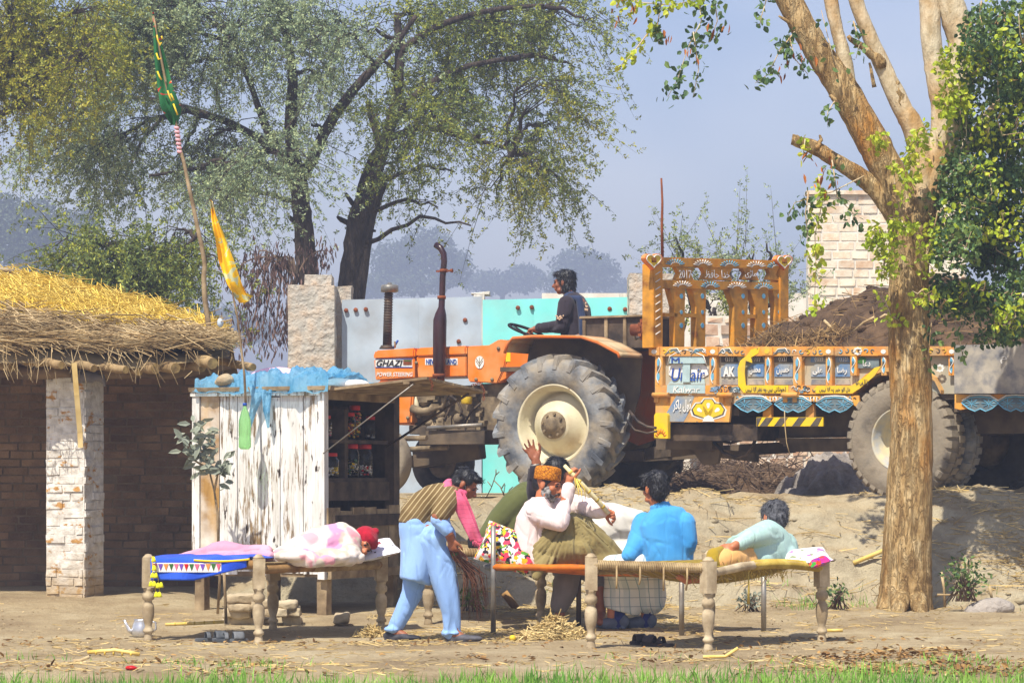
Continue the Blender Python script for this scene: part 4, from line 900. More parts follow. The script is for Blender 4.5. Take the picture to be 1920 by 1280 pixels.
acacia('dark green bushy acacia close behind the thatched roof', 'acacia_tree', 36,
    [(330, 760, 10), (320, 660, 10), (300, 580, 9), (285, 520, 7)], [[(290, 540, 6), (240, 490, 5), (180, 470, 3)], [(295, 560, 6), (330, 490, 5), (370, 440, 3)]],
    [(190, 465, 80, 42), (280, 480, 80, 45), (345, 430, 65, 40), (250, 545, 80, 32), (120, 470, 45, 30, .7), (330, 520, 60, 32), (170, 520, 55, 24, .8), (300, 575, 60, 24), (395, 480, 40, 30, .5)], M['acacia_d'], 8)
# leafless drooping branches with brown pods beside the left pier
t = thing('bare_branch_tree', 'drooping leafless branches with brown seed pods beside the left gate pier', 'tree', P(505, 760, 39))
m = MB(); limb(m, [(560, 760, 9), (555, 640, 8), (548, 560, 7), (556, 520, 5), (560, 480, 4)], 39, 0, 6); m.build('trunk', M['bark_d'], t)
tips = []; m = MB()
for (ex, ey) in ((470, 560), (455, 600), (490, 620), (510, 640), (530, 630), (440, 530), (500, 560), (540, 600), (480, 500), (520, 520), (465, 640), (600, 500)):
    q = limb(m, [(556, 520, 3), ((556+ex)/2, min(500, ey)-18, 2.2), (ex+8, ey-30, 1.5), (ex, ey, .8)], 39, 0, 4, 4); tips += q[5:]
m.build('branches', M['twig'], t)['kind'] = 'stuff'
tp = np.array([tuple(q) for q in tips]); tp = np.repeat(tp, 14, 0)+RNG.normal(0, .10, (len(tp)*14, 3)); dd = np.stack([RNG.normal(0, .25, len(tp)), RNG.normal(0, .25, len(tp)), -np.ones(len(tp))], 1)
o = stuffmesh('seed_pods', [leaves(tp, RNG.uniform(.06, .13, len(tp)), RNG, axis=dd, asp=.22)], pm('pods', C(84, 62, 58), C(130, 104, 92), 3, isl=.3, bump=0), t)
# shrubs between the pier and the wall
def shrub(label, px, base, d, blobs, seed, mat, name='acacia_shrub'):
    return acacia(label, name, d, [(px, base, 4), (px+3, base-40, 4), (px, base-80, 3)], [[(px, base-60, 3), (px-20, base-120, 2)], [(px, base-60, 3), (px+22, base-130, 2)]], blobs, mat, seed, droop=-.6, dens=.62)
shrub('small acacia shrub behind the middle of the trailer headboard', 1350, 700, 44, [(1350, 560, 45, 40), (1370, 510, 40, 35, .7), (1300, 545, 40, 30, .7), (1285, 510, 24, 20, .5), (1330, 600, 50, 25)], 21, M['acacia_d'])
shrub('taller airy acacia shrub above the right end of the headboard', 1430, 700, 45, [(1410, 480, 42, 30, .8), (1440, 460, 26, 26, .6), (1380, 470, 24, 20, .5), (1455, 520, 30, 30, .6), (1440, 570, 40, 36)], 22, M['acacia'])
shrub('thin young acacia tip above the left end of the headboard', 1275, 700, 44.6, [(1270, 470, 10, 16, 1.4), (1268, 450, 7, 14, 1.4), (1273, 490, 16, 10, 1.0)], 23, M['acacia'])
# far trees fading into the haze
def fartree(px, base, d, blobs, label, seed):
    r = np.random.default_rng(seed); t = thing('far_tree', label, 'tree', P(px, base, d), 'hazy trees on the horizon')
    m = MB(); limb(m, [(px, base, 5), (px+2, base-30, 4.5), (px-2, blobs[0][1], 3)], d, 0, 6); 
    for b_ in blobs: m.tube([P(px, base-25, d), P(b_[0], b_[1], d)], [L(3, d), L(1.2, d)], 5)
    m.build('trunk', M['bark_d'], t); pr = []
    for (x, y, rx, ry) in blobs:
        n = int(rx*ry*1.1)+40; u = r.normal(size=(n, 3)); u /= np.linalg.norm(u, axis=1, keepdims=True); u *= r.uniform(0, 1, (n, 1))**.4
        cl = np.array(P(x, y, d))+u*np.array([L(rx, d), L(rx, d), L(ry, d)])*(1+.25*fbm(u*3+px, 2, seed)[:, None])
        pr.append(leaves(cl, L(7, d)*r.uniform(.6, 1.3, n), r, asp=.6))
    v, f = join(pr); o = link('crown', npmesh('crown', v, f), M['farleaf'], t); o['kind'] = 'stuff'
fartree(40, 560, 294, [(30, 440, 60, 60), (75, 420, 40, 50), (0, 400, 50, 40), (60, 490, 60, 30)], 'grey hazy tree at the left edge above the thatched roof', 31)
fartree(130, 580, 325, [(120, 440, 40, 45), (160, 430, 36, 40), (140, 480, 50, 30)], 'pale hazy tree just right of the one at the left edge', 32)
fartree(790, 580, 511, [(740, 490, 50, 40), (800, 470, 55, 45), (850, 500, 40, 35), (770, 530, 90, 25)], 'broad blue hazy tree between the forked acacia and the exhaust pipe', 33)
fartree(1090, 580, 588, [(1080, 500, 50, 36), (1120, 510, 45, 36), (1060, 530, 50, 24)], 'round blue hazy tree behind the driver', 34)
fartree(940, 580, 650, [(920, 530, 60, 24), (985, 522, 40, 28)], 'low hazy tree left of the driver above the gates', 35)
fartree(400, 680, 465, [(350, 610, 50, 22), (420, 600, 60, 26), (480, 620, 50, 26)], 'low hazy tree beyond the flag poles', 36)
fartree(1180, 580, 681, [(1170, 545, 60, 20), (1250, 550, 60, 18)], 'low hazy tree behind the right gate pier', 37)
fartree(640, 590, 557, [(620, 555, 60, 26), (690, 545, 50, 28)], 'low hazy tree behind the left gate pier', 38)
# ---------- big tree at the right
D = 25.2
bt = thing('shisham_tree', 'large ochre barked tree with lopped limbs and glossy leaves at the right', 'tree', P(1700, 1145, D))
m = MB(); trk = [(1697, 1175, 66), (1697, 1140, 54), (1699, 1080, 48), (1702, 1000, 45), (1706, 900, 42.5), (1709, 800, 40), (1707, 700, 38.5), (1703, 600, 39), (1705, 500, 38), (1712, 430, 46), (1722, 380, 40)]
limb(m, trk, D, 0, 28, 8, .05); o = m.build('trunk', M['bark'], bt); barkify(o, .022, 8); 
for (x0_, x1_, y1_, dd_) in ((1672, 1648, 1150, -.1), (1722, 1752, 1150, -.05), (1690, 1680, 1160, -.35), (1715, 1735, 1158, -.3)):
    m = MB(); q = [P((x0_+1697)/2, 1085, D), P(x0_, 1120, D+dd_*.5), P((x0_+x1_)/2, 1140, D+dd_), P(x1_, y1_+8, D+dd_*1.5)]; m.tube(q, [.10, .10, .07, .02], 10); o = m.build('root', M['bark'], bt); barkify(o, .015, 9)
LB = [[(1712, 450, 38), (1692, 380, 33), (1664, 318, 31), (1630, 256, 30), (1590, 182, 29), (1550, 120, 27), (1512, 62, 25), (1470, -20, 23)], [(1596, 196, 16), (1582, 110, 14), (1570, 60, 13), (1552, -30, 12)],
      [(1735, 400, 28), (1728, 300, 24), (1712, 240, 20), (1690, 200, 18), (1655, 125, 16), (1622, 50, 14), (1595, -30, 13)], [(1715, 450, 24), (1668, 390, 19), (1640, 352, 17), (1600, 322, 15), (1560, 297, 13), (1525, 276, 12), (1484, 262, 11)],
      [(1738, 390, 26), (1768, 240, 23), (1758, 150, 21), (1747, 80, 20), (1742, -30, 19)], [(1750, 330, 24), (1790, 200, 26), (1806, 95, 30), (1792, 40, 27), (1770, -30, 24)], [(1760, 330, 16, .3), (1830, 250, 12, .6), (1900, 150, 9, .9), (1960, 60, 6, 1)], [(1740, 420, 14, .2), (1820, 450, 9, .3), (1900, 470, 6, .2)]]
for i, l in enumerate(LB): m = MB(); limb(m, l, D, 0, 14, 6, .12); o = m.build('limb', M['bark'] if i in (0, 3) else M['bark_s'], bt); barkify(o, .012, 10)
for l in ([(1655, 122, 11), (1625, 95, 9), (1590, 68, 7)], [(1690, 196, 9), (1682, 165, 8), (1678, 152, 7)], [(1640, 165, 5), (1630, 118, 4)], [(1585, 205, 9), (1568, 186, 8), (1556, 182, 5)], [(1500, 268, 6), (1494, 254, 3)], [(1530, 278, 6), (1540, 262, 4), (1536, 254, 3)], [(1494, 50, 6), (1460, 30, 3)]): m = MB(); limb(m, [(x_, y_, w_*(1, .9, .55, .3)[min(i_+(len(l) < 3), 3)]) for i_, (x_, y_, w_) in enumerate(l)], D-.05, 0, 7, 4, .9); m.build('broken_stub', M['bark'], bt)
r = np.random.default_rng(77); LV = {'shisham': [], 'shisham_y': []}; tw = MB()
def strand(pts, n, spread, mat, d=D-.15, sz=(.045, .075), tube=True):
    q = [P(x, y, d+(p[2] if len(p) > 2 else 0)) for p in pts for x, y in [p[:2]]]
    if tube: tw.tube(q, list(np.linspace(.008, .003, len(q))), 4)
    t = r.uniform(0, len(q)-1.001, n); i = t.astype(int); f = (t-i)[:, None]; A = np.array([tuple(a) for a in q]); c = A[i]*(1-f)+A[i+1]*f+r.normal(0, L(spread, d), (n, 3))*np.array([1, 1.2, .8])
    ax = r.normal(size=(n, 3))*.7+np.array([0, -.1, -.75]); LV[mat].append(leaves(c, r.uniform(*sz, n), r, axis=ax, asp=.72))
def clump(px, py, rx, ry, n, mat, dd=.0, ds=.35):
    n = int(n*1.8); d = D+dd; u = r.normal(size=(n, 3)); u /= np.linalg.norm(u, axis=1, keepdims=True); u *= r.uniform(0, 1, (n, 1))**.4
    c = np.array(P(px, py, d))+u*np.array([L(rx, d), max(L(rx, d), ds), L(ry, d)]); c = c[fbm(c*3.2, 2, 91) > -.38]; n = len(c)
    if n < 3: return
    c += .1*np.stack([fbm(c*4, 2, k) for k in range(3)], 1)
    LV[mat].append(leaves(c, r.uniform(.036, .064, n), r, axis=r.normal(size=(n, 3))*.8+np.array([0, -.1, -.6]), asp=.68))
    for k in range(max(2, n//60)): a = Vector(c[r.integers(n)]); e = Vector(c[r.integers(n)]); tw.tube([Vector(P(px, py-ry*.3, d)), (a+e)/2, a], [.008, .006, .003], 4)
for (px, py, rx, ry, n) in ((1880, 40, 60, 60, 440), (1860, 130, 60, 60, 480), (1900, 220, 50, 70, 480), (1850, 270, 55, 60, 460), (1800, 230, 36, 60, 260), (1880, 350, 60, 60, 520), (1820, 380, 50, 50, 420), (1790, 460, 50, 50, 420), (1870, 460, 60, 60, 560), (1900, 560, 50, 60, 420), (1830, 560, 50, 45, 380), (1780, 550, 36, 40, 200), (1880, 620, 50, 20, 160), (1940, 120, 50, 130, 500), (1960, 400, 60, 160, 500), (1760, 400, 30, 60, 180), (1800, 320, 40, 50, 300), (1830, 60, 30, 50, 160)): clump(px, py, rx, ry, n, 'shisham', r.normal(0, .3)); clump(px+r.normal(0, 20), py+r.normal(0, 20), rx*.8, ry*.8, n//16, 'shisham_y', -.4)
for (px, py, rx, ry, n) in ((1690, 340, 36, 40, 120), (1720, 290, 26, 60, 120), (1780, 120, 24, 46, 90), (1770, 200, 30, 40, 90), (1660, 480, 26, 50, 130), (1640, 440, 18, 30, 60), (1690, 420, 30, 30, 80), (1800, 190, 40, 40, 90), (1830, 100, 40, 40, 80), (1740, 470, 30, 50, 80), (1840, 430, 50, 20, 50), (1870, 240, 40, 50, 60), (1640, 260, 18, 24, 46), (1880, 90, 40, 40, 60), (1730, 550, 30, 24, 46), (1900, 580, 30, 16, 40)): clump(px, py, rx, ry, n, 'shisham_y', -.45, .15)
for (px, py, rx, ry, n) in ((1890, 300, 40, 70, 260), (1880, 410, 46, 60, 260), (1900, 510, 40, 50, 200), (1850, 350, 40, 50, 200), (1905, 180, 30, 60, 180), (1840, 480, 40, 40, 160), (1885, 90, 40, 50, 180)): clump(px, py, rx, ry, n, 'shisham', .35)
for pts, n, sp, mt in (([(1535, 330), (1542, 380), (1528, 440), (1530, 500), (1526, 585)], 120, 9, 'shisham_y'), ([(1516, 360), (1510, 400), (1515, 450)], 40, 9, 'shisham'), ([(1560, 300), (1570, 370), (1600, 400), (1612, 430)], 50, 9, 'shisham'), ([(1150, -10), (1200, 5), (1260, 10), (1330, -5)], 150, 12, 'shisham_y'), ([(1240, 5), (1232, 50), (1236, 85)], 50, 7, 'shisham'),
    ([(1310, -10), (1315, 40), (1290, 90), (1270, 150), (1252, 182)], 90, 12, 'shisham'), ([(1340, 0), (1345, 40), (1330, 80)], 44, 12, 'shisham'), ([(1300, 60), (1310, 130), (1300, 180)], 34, 8, 'shisham'), ([(1225, 50), (1190, 95), (1156, 132)], 44, 7, 'shisham_y'), ([(1490, 60), (1462, 95), (1440, 140), (1416, 156)], 76, 11, 'shisham'), ([(1480, 70), (1490, 110), (1515, 140)], 50, 9, 'shisham'), ([(1440, -10), (1428, 30), (1424, 50)], 24, 7, 'shisham'),
    ([(1565, 190), (1552, 210), (1552, 235)], 20, 6, 'shisham'), ([(1600, 40), (1612, 80), (1605, 110)], 26, 8, 'shisham'), ([(1620, 330), (1560, 360), (1490, 380), (1478, 405)], 26, 8, 'shisham'), ([(1510, 260), (1505, 300)], 18, 6, 'shisham_y'), ([(1750, 560), (1745, 620), (1738, 690)], 60, 12, 'shisham'), ([(1790, 600), (1800, 640), (1805, 668)], 24, 8, 'shisham'), ([(1860, 620), (1890, 640)], 20, 8, 'shisham'), ([(1650, 540), (1670, 590), (1700, 610)], 40, 10, 'shisham_y'), ([(1570, 140), (1540, 20)], 10, 14, 'shisham')): strand(pts, n, sp, mt)
for k, v in LV.items(): stuffmesh('foliage', v, M[k], bt)
tw.build('twigs', M['bark_s'], bt)['kind'] = 'stuff'
x_ = P(1530, 320, D-.2); c = np.array([P(a, b_, D-.2) for a, b_ in ((1525, 310), (1540, 325), (1548, 315), (1527, 340), (1250, 60), (1300, 100), (1465, 120), (1500, 100), (1350, 50), (1180, 20), (1165, 15))]); c = np.repeat(c, 5, 0)+r.normal(0, .05, (55, 3))
stuffmesh('dry_pods', [leaves(c, r.uniform(.05, .1, 55), r, axis=r.normal(size=(55, 3))*.4+np.array([0, 0, -1]), asp=.3)], pm('dry_pod', C(140, 76, 30), C(180, 110, 50), 4, isl=.3, bump=0), bt)
# haze in the air
m = MB(); m.box((-950, -40, -3), (950, 1520, 50)); hz = m.build('haze'); hz.display_type = 'WIRE'; tag(hz, kind='stuff')
hm = bpy.data.materials.new('haze_air'); hm.use_nodes = True; hn = hm.node_tree; hn.nodes.remove(hn.nodes['Principled BSDF']); pv = hn.nodes.new('ShaderNodeVolumePrincipled'); pv.inputs['Color'].default_value = (.72, .80, 1.0, 1); pv.inputs['Density'].default_value = .0026; pv.inputs['Anisotropy'].default_value = .2
hn.links.new(pv.outputs[0], hn.nodes['Material Output'].inputs['Volume']); hz.data.materials.append(hm)
# ---------- lettering
import unicodedata
_forms = {}
for cp in list(range(0xFB50, 0xFDFC))+list(range(0xFE80, 0xFEFD)):
    dcp = unicodedata.decomposition(chr(cp)).split()
    if len(dcp) == 2 and dcp[0] in ('<initial>', '<medial>', '<final>', '<isolated>'): _forms.setdefault(chr(int(dcp[1], 16)), {})[dcp[0][1:-1]] = chr(cp)
def shape(s):
    out = []
    for i, ch in enumerate(s):
        f = _forms.get(ch)
        if not f: out.append(ch); continue
        pv = i > 0 and 'initial' in _forms.get(s[i-1], {}); nx = i+1 < len(s) and s[i+1] in _forms and 'initial' in f and 'final' in _forms[s[i+1]]
        k = 'medial' if pv and nx and 'medial' in f else 'final' if pv and 'final' in f else 'initial' if nx else 'isolated'
        out.append(f.get(k) or f.get('isolated') or ch)
    return ''.join(out[::-1])
def text(body, o, ux, uz, w_, h_, mat, parent, name='lettering', shear=0, ext=.0015, bold=0, local=True):
    cu = bpy.data.curves.new('t', 'FONT'); cu.body = body; cu.size = 1; cu.shear = shear; cu.extrude = .001; cu.offset = bold; cu.resolution_u = 3
    ob = bpy.data.objects.new('t', cu); TMP.collection.objects.link(ob); dg = TMP.view_layers[0].depsgraph; dg.update()
    me = bpy.data.meshes.new_from_object(ob.evaluated_get(dg)); bpy.data.objects.remove(ob); bpy.data.curves.remove(cu); me.materials.clear(); me.name = name
    c = mco(me)
    if len(c) == 0: return None
    lo, hi = c.min(0), c.max(0); s = (c-lo)/np.maximum(hi-lo, 1e-6); ux, uz = Vector(ux).normalized(), Vector(uz).normalized(); n = ux.cross(uz)
    q = np.array(o)+np.outer(s[:, 0]*w_, ux)+np.outer(s[:, 1]*h_, uz)+np.outer(s[:, 2]*ext*2, n); setco(me, q)
    return link(name, me, mat, parent, local)
class Frame_:
    """a vehicle's own axes: x forward, y to its left (towards the yard), z up from the track"""
    def __init__(s, ox, oy, oz, yaw):
        s.o = Vector((ox, oy, oz)); s.f = Vector((math.cos(R(yaw)), math.sin(R(yaw)), 0)); s.l = Vector((-s.f.y, s.f.x, 0)); s.yaw = R(yaw)
    def side(s, px, py, y):
        k = (px-960)/F; x = (k*(s.o.y+y*s.l.y)-s.o.x-y*s.l.x)/(s.f.x-k*s.f.y); d = s.o.y+x*s.f.y+y*s.l.y
        return Vector((x, y, H-(py-900)*d/F-s.o.z))
    def cross(s, px, py, x):
        k = (px-960)/F; y = (k*(s.o.y+x*s.f.y)-s.o.x-x*s.f.x)/(s.l.x-k*s.l.y); d = s.o.y+x*s.f.y+y*s.l.y
        return Vector((x, y, H-(py-900)*d/F-s.o.z))
# ---------- tractor
TF = Frame_(.887, 31.02, 1.05, 150)
tr = thing('tractor', 'dusty orange tractor with tall dark exhaust hauling a painted trailer', 'tractor', TF.o, rz=TF.yaw)
TS = TF.side
def sp(pts, y0, y1, name, mat, parent, bevel=.0, solid=True):
    m = MB(); q = [TS(px, py, y1) for px, py in pts]; m.prism([V(p.x, y1, p.z) for p in q], V(0, y0-y1, 0)); return m.build(name, mat, parent, True, bevel)
def wheel(c, Rr, wd, rimr, sgn, parent, tyremat, rimmat, lugs=0, name='wheel', tread=0, dish=.1, n=48):
    """c centre of the tyre, axis along local y, sgn = outward side"""
    m = MB(); h = wd/2; Rb = Rr-(.045 if lugs else 0)
    pr = [(rimr, -h*.72), (rimr*1.06, -h*.9), ((rimr+Rb)*.5, -h*1.03), (Rb*.93, -h*.97), (Rb*.985, -h*.8), (Rb, -h*.4), (Rb*1.004, 0), (Rb, h*.4), (Rb*.985, h*.8), (Rb*.93, h*.97), ((rimr+Rb)*.5, h*1.03), (rimr*1.06, h*.9), (rimr, h*.72), (rimr, 0), (rimr, -h*.72)]
    m.lathe(c, pr, n, (0, 1, 0), cap=False)
    def cyl(a, r, y): return Vector(c)+V(math.cos(a)*r, y, math.sin(a)*r)
    if lugs:
        for k in range(lugs):
            for sd in (-1, 1):
                a0 = 2*math.pi*(k+(.5 if sd > 0 else 0))/lugs; P4 = []
                da = .30*sgn
                for (t, wa) in ((0, .052), (.5, .05), (1, .06)):
                    y = sd*h*(1.0-t*1.02); a = a0+da*t*.75; P4.append((y, a, wa))
                pts = []
                for (y, a, wa), rr in zip(P4, (Rb*.97, Rb, Rb)):
                    pts.append([cyl(a-wa, rr-.03, y), cyl(a+wa, rr-.03, y), cyl(a+wa*.62, rr+.047, y*.985), cyl(a-wa*.62, rr+.047, y*.985)])
                # the bar runs down the shoulder too
                y, a, wa = P4[0]; pts.insert(0, [cyl(a-wa-.02*sgn, Rb*.82, y*1.0), cyl(a+wa-.02*sgn, Rb*.82, y*1.0), cyl(a+wa*.7-.02*sgn, Rb*.83, y*1.06), cyl(a-wa*.7-.02*sgn, Rb*.83, y*1.06)])
                vs = [p for q in pts for p in q]; fs = []
                for i in range(3): fs += [(i*4+j, i*4+(j+1) % 4, i*4+4+(j+1) % 4, i*4+4+j) for j in range(4)]
                m.add(vs, fs+[(0, 1, 2, 3), (12, 13, 14, 15)])
    if tread:
        for k in range(tread):
            for sd in (-1, 1):
                a = 2*math.pi*(k+(.5 if sd > 0 else 0))/tread; wa = math.pi/tread*.68
                q = []
                for (y, rr) in ((sd*h*1.0, Rb*.94), (sd*h*.86, Rb*.99), (sd*h*.12, Rb*1.0)): q.append([cyl(a-wa, rr-.015, y), cyl(a+wa, rr-.015, y), cyl(a+wa*.9, rr+.02, y), cyl(a-wa*.9, rr+.02, y)])
                vs = [p for z in q for p in z]; fs = []
                for i in range(2): fs += [(i*4+j, i*4+(j+1) % 4, i*4+4+(j+1) % 4, i*4+4+j) for j in range(4)]
                m.add(vs, fs+[(0, 1, 2, 3), (8, 9, 10, 11)])
    wt = m.build(name, tyremat, parent, True)
    m = MB(); s_ = sgn
    m.lathe(c, [(rimr*1.07, s_*h*.86), (rimr*1.03, s_*h*.94), (rimr*.99, s_*h*.84), (rimr*.96, s_*h*.62), (rimr*.90, s_*h*.5), (rimr*.86, -s_*h*.3), (rimr*.7, -s_*h*.3+s_*dish), (rimr*.44, -s_*h*.3+s_*dish*1.6), (rimr*.42, -s_*h*.3+s_*dish*1.75), (.001, -s_*h*.3+s_*dish*1.75)], 40, (0, 1, 0), cap=False)
    rim = m.build('rim', rimmat, wt, True)
    m = MB(); y0 = -s_*h*.3+s_*dish*1.75; cc = Vector(c)+V(0, y0, 0)
    m.lathe(cc, [(rimr*.36, 0), (rimr*.36, s_*.02), (rimr*.22, s_*.025), (rimr*.2, s_*.07), (.001, s_*.075)], 20, (0, 1, 0), cap=False)
    for k in range(8): a = 2*math.pi*k/8+.2; m.lathe(cc+V(math.cos(a)*rimr*.29, s_*.02, math.sin(a)*rimr*.29), [(.016, 0), (.016, s_*.025), (.001, s_*.026)], 6, (0, 1, 0), smooth=False, cap=False)
    m.build('hub', M['dirtmetal'] if rimr > .3 else rimmat, rim, True); return wt
RW = .735
wheel((0, .76, RW), RW, .39, .40, 1, tr, M['tyre'], M['cream'], lugs=21, dish=.12)
wheel((0, -.76, RW), RW, .39, .40, -1, tr, M['tyre_dark'], M['cream'], lugs=21)
fa_ = TS(706, 862, .72); fx_ = fa_.x
wheel((fx_, .66, .37), .37, .20, .21, 1, tr, M['tyre_dust'], M['dirtmetal'], tread=0, dish=.05, n=36)
wheel((fx_, -.66, .37), .37, .20, .21, -1, tr, M['tyre_dark'], M['dirtmetal'], dish=.05, n=36)
# bonnet in three panels with a raised upper band
HW = .29
for (x0, x1, yt0, yt1, yb0, yb1, nm) in ((699, 777, 657, 652, 712, 708, 'bonnet_front'), (778.5, 874, 652, 648, 708, 705, 'bonnet_middle')):
    o = sp([(x0+5, yb0), (x1, yb1), (x1, yt1+19), (x0+2, yt0+17)], -HW, HW, nm, M['orange'], tr, .008)
    sp([(x0+1, yt0+17), (x1, yt1+18), (x1, yt1+5), (x1, yt1), (x0+5, yt0), (x0, yt0+5)], -HW-.02, HW+.02, 'bonnet_top', M['orange'], o, .018)
o = sp([(876, 705), (879, 716), (932, 719), (945, 690), (955, 648), (946, 637), (935, 636), (916, 647), (876, 649)], -HW-.01, HW+.01, 'tank_panel', M['orange'], tr, .012)
sp([(946, 690), (934, 718), (968, 700), (1000, 672), (985, 660), (957, 650)], -HW, HW, 'cowl_panel', M['orange'], tr, .01)
sp([(708, 712), (740, 712), (776, 709), (770, 795), (737, 796), (722, 796), (706, 740)], -HW, HW, 'nose_panel', M['orange'], tr, .02)
m = MB(); m.cur = 0
for px, py in ((765, 783), (893, 711), (923, 711), (935, 653), (781, 680)): c_ = TS(px, py, HW+.012); m.lathe(c_, [(.02, 0), (.02, .012), (.001, .018)], 8, (0, 1, 0))
m.build('screw', M['dirtmetal'], tr, True)['kind'] = 'stuff'
# stickers and their writing
def sticker(px0, py0, px1, py1, mat, y, par=tr, nm='sticker'):
    a, b_, c_, d_ = TS(px0, py1, y), TS(px1, py1, y), TS(px1, py0, y), TS(px0, py0, y); m = MB(); m.prism([a, b_, c_, d_], V(0, -.008, 0)); return m.build(nm, mat, par, True)
def ttext(body, px0, py0, px1, py1, mat, y, par, **kw):
    o = TS(px0, py1, y); ux = TS(px1, py1, y)-o; uz = TS(px0, py0, y)-o; return text(body, o, ux, uz, ux.length, uz.length, mat, par, **kw)
s_ = sticker(704, 672, 773, 689, M['white'], HW+.004); sticker(704, 687.5, 773, 689, M['blueink'], HW+.007, s_, 'stripe'); sticker(704, 672, 773, 673.2, M['blueink'], HW+.007, s_, 'stripe')
ttext('GHAZI', 706, 674.5, 755, 687, M['black'], HW+.009, s_, shear=.3, bold=.012); sticker(756, 674, 772, 684, M['rust'], HW+.008, s_, 'stripe'); sticker(758, 675, 771, 677, M['green'], HW+.010, s_, 'stripe')
ttext('POWER STEERING', 706, 697.5, 774, 705.5, M['white'], HW+.006, tr, shear=.2, bold=.014)
s_ = sticker(797, 671.5, 858, 684, M['white'], HW+.004); ttext('NEW HOLLAND', 799, 673, 856, 682.5, M['blueink'], HW+.009, s_, bold=.02)
m = MB(); c_ = TS(899.5, 679, HW+.012); m.prism([c_+V(.055*math.cos(t), 0, .068*math.sin(t)) for t in np.linspace(0, 2*math.pi, 21)[:-1]], V(0, .006, 0)); em = m.build('emblem', M['white'], tr, True)
m = MB(); m.bar(c_+V(0, .007, -.06), c_+V(0, .007, .05), .006, .004, (0, 1, 0))
for z in (-.03, 0): 
    for s_ in (-1, 1): m.bar(c_+V(0, .007, z-.015), c_+V(s_*.042, .007, z+.045), .006, .004, (0, 1, 0))
m.build('leaf_mark', M['dirtmetal'], em, True)
s_ = sticker(948, 658, 957, 678, M['yellow'], HW+.006); 
# exhaust and air cleaner
def tpath(pts, y, rad, mat, name, par=tr, n=12):
    m = MB(); q = [TS(a, b_, y) for a, b_ in pts]; m.tube(q, rad, n); return m.build(name, mat, par, True)
ex = tpath([(824, 706), (824, 701), (824, 680), (824.5, 625), (825, 600), (826.5, 589), (828, 576), (829, 555), (830, 520), (833, 490), (832, 476), (826, 465), (817, 459)], .40, [.03, .06, .074, .074, .074, .062, .036, .034, .034, .034, .034, .034, .034], M['exhaust'], 'exhaust_pipe')
for (px, py, rr) in ((828, 558, .046), (832, 508, .044), (823, 704, .07)): m = MB(); m.lathe(TS(px, py, .40)-V(0, 0, .015), [(rr, 0), (rr, .035)], 12); m.build('clamp', M['rust'], ex, True)
m = MB()
q = TS(832, 508, .40); m.bar(q+V(.09, 0, 0), q-V(.09, 0, 0), .02); m.lathe(q-V(.09, 0, 0), [(.02, 0), (.022, .02)], 8, (-1, 0, 0)); m.build('bolt', M['rust'], ex, True); m = MB(); m.bar(TS(826, 706, .40), TS(828, 722, .3), .07); m.build('bracket', M['rust'], ex, True)
ac = tpath([(726, 652), (727, 600), (729, 548)], 0, [.052, .047, .042], M['blackmetal'], 'air_intake')
m = MB()
for k in range(20): p = TS(726.2+k*.13, 648-k*5, 0); m.lathe(p, [(.047, 0), (.052, .008), (.047, .016)], 12)
m.lathe(TS(725, 654, 0), [(.085, 0), (.06, .04)], 12); m.build('intake_rib', M['blackmetal'], ac, True)['kind'] = 'stuff'
m = MB(); p = TS(730.5, 547, 0); m.lathe(p, [(.05, -.01), (.098, 0), (.098, .065), (.085, .075), (.03, .085), (.02, .10), (.001, .10)], 16); m.build('intake_cap', M['steel'], ac, True)
# engine, gearbox, axle
m = MB()
for a in (((775, 722), (905, 800), -.16, .16), ((905, 716), (1010, 820), -.2, .2)):
    p, q = TS(a[0][0], a[1][1], .16), TS(a[1][0], a[0][1], .16); m.box((q.x, a[2], p.z), (p.x, a[3], q.z), .01)
m.build('engine_block', M['dirtmetal'], tr, True, .012)
m = MB(); rr = random.Random(5)
for k in range(46):
    px, py = rr.uniform(785, 905), rr.uniform(725, 805); p = TS(px, py, .17+rr.uniform(0, .1)); s_ = rr.uniform(.02, .06)
    if k % 3: m.box((p.x-s_, p.y-.05, p.z-s_*.8), (p.x+s_, p.y+.03, p.z+s_*.8), .004)
    else: m.lathe(p-V(0, .08, 0), [(s_, 0), (s_, .1), (s_*.6, .12), (.001, .13)], 10, (0, 1, 0))
m.build('engine_fittings', M['dirtmetal'], tr, True, .004)['kind'] = 'stuff'
for pts, rad in (([(772, 765), (790, 772), (806, 770), (814, 762)], .045), ([(800, 770), (830, 762), (838, 740), (842, 725)], .022), ([(812, 790), (835, 785), (845, 760), (835, 740), (825, 728)], .012), ([(860, 790), (866, 770), (858, 752), (842, 740)], .014), ([(870, 795), (884, 770), (902, 755)], .012)): tpath(pts, .27, rad, M['dirtmetal'] if rad > .02 else M['blackmetal'], 'hose', n=8)
tpath([(776, 740), (785, 775)], .22, .03, M['cream'], 'radiator_pipe')
m = MB(); m.lathe(TS(875, 757, .34), [(.05, 0), (.06, .01), (.06, .09), (.05, .13), (.03, .14)], 14); m.build('filter_bowl', M['yellow'], tr, True)
m = MB(); a, b_ = TS(768, 806, .22), TS(1000, 796, .22); m.box((b_.x, -.22, a.z-.05), (a.x, .24, a.z+.05), .004); a, b_ = TS(800, 834, .4), TS(910, 806, .4); m.box((b_.x, .1, a.z), (a.x, .42, b_.z), .005); a, b_ = TS(786, 834, .3), TS(818, 800, .3); m.box((b_.x, -.1, a.z), (a.x, .3, b_.z), .005); m.build('side_frame', M['chassis'], tr, True, .006)
tpath([(802, 802), (905, 796)], .44, .022, M['steel'], 'side_rail'); tpath([(735, 822), (800, 821)], .5, .03, M['dirtmetal'], 'steering_rod'); tpath([(768, 842), (840, 838)], .3, .03, M['dirtmetal'], 'steering_rod')
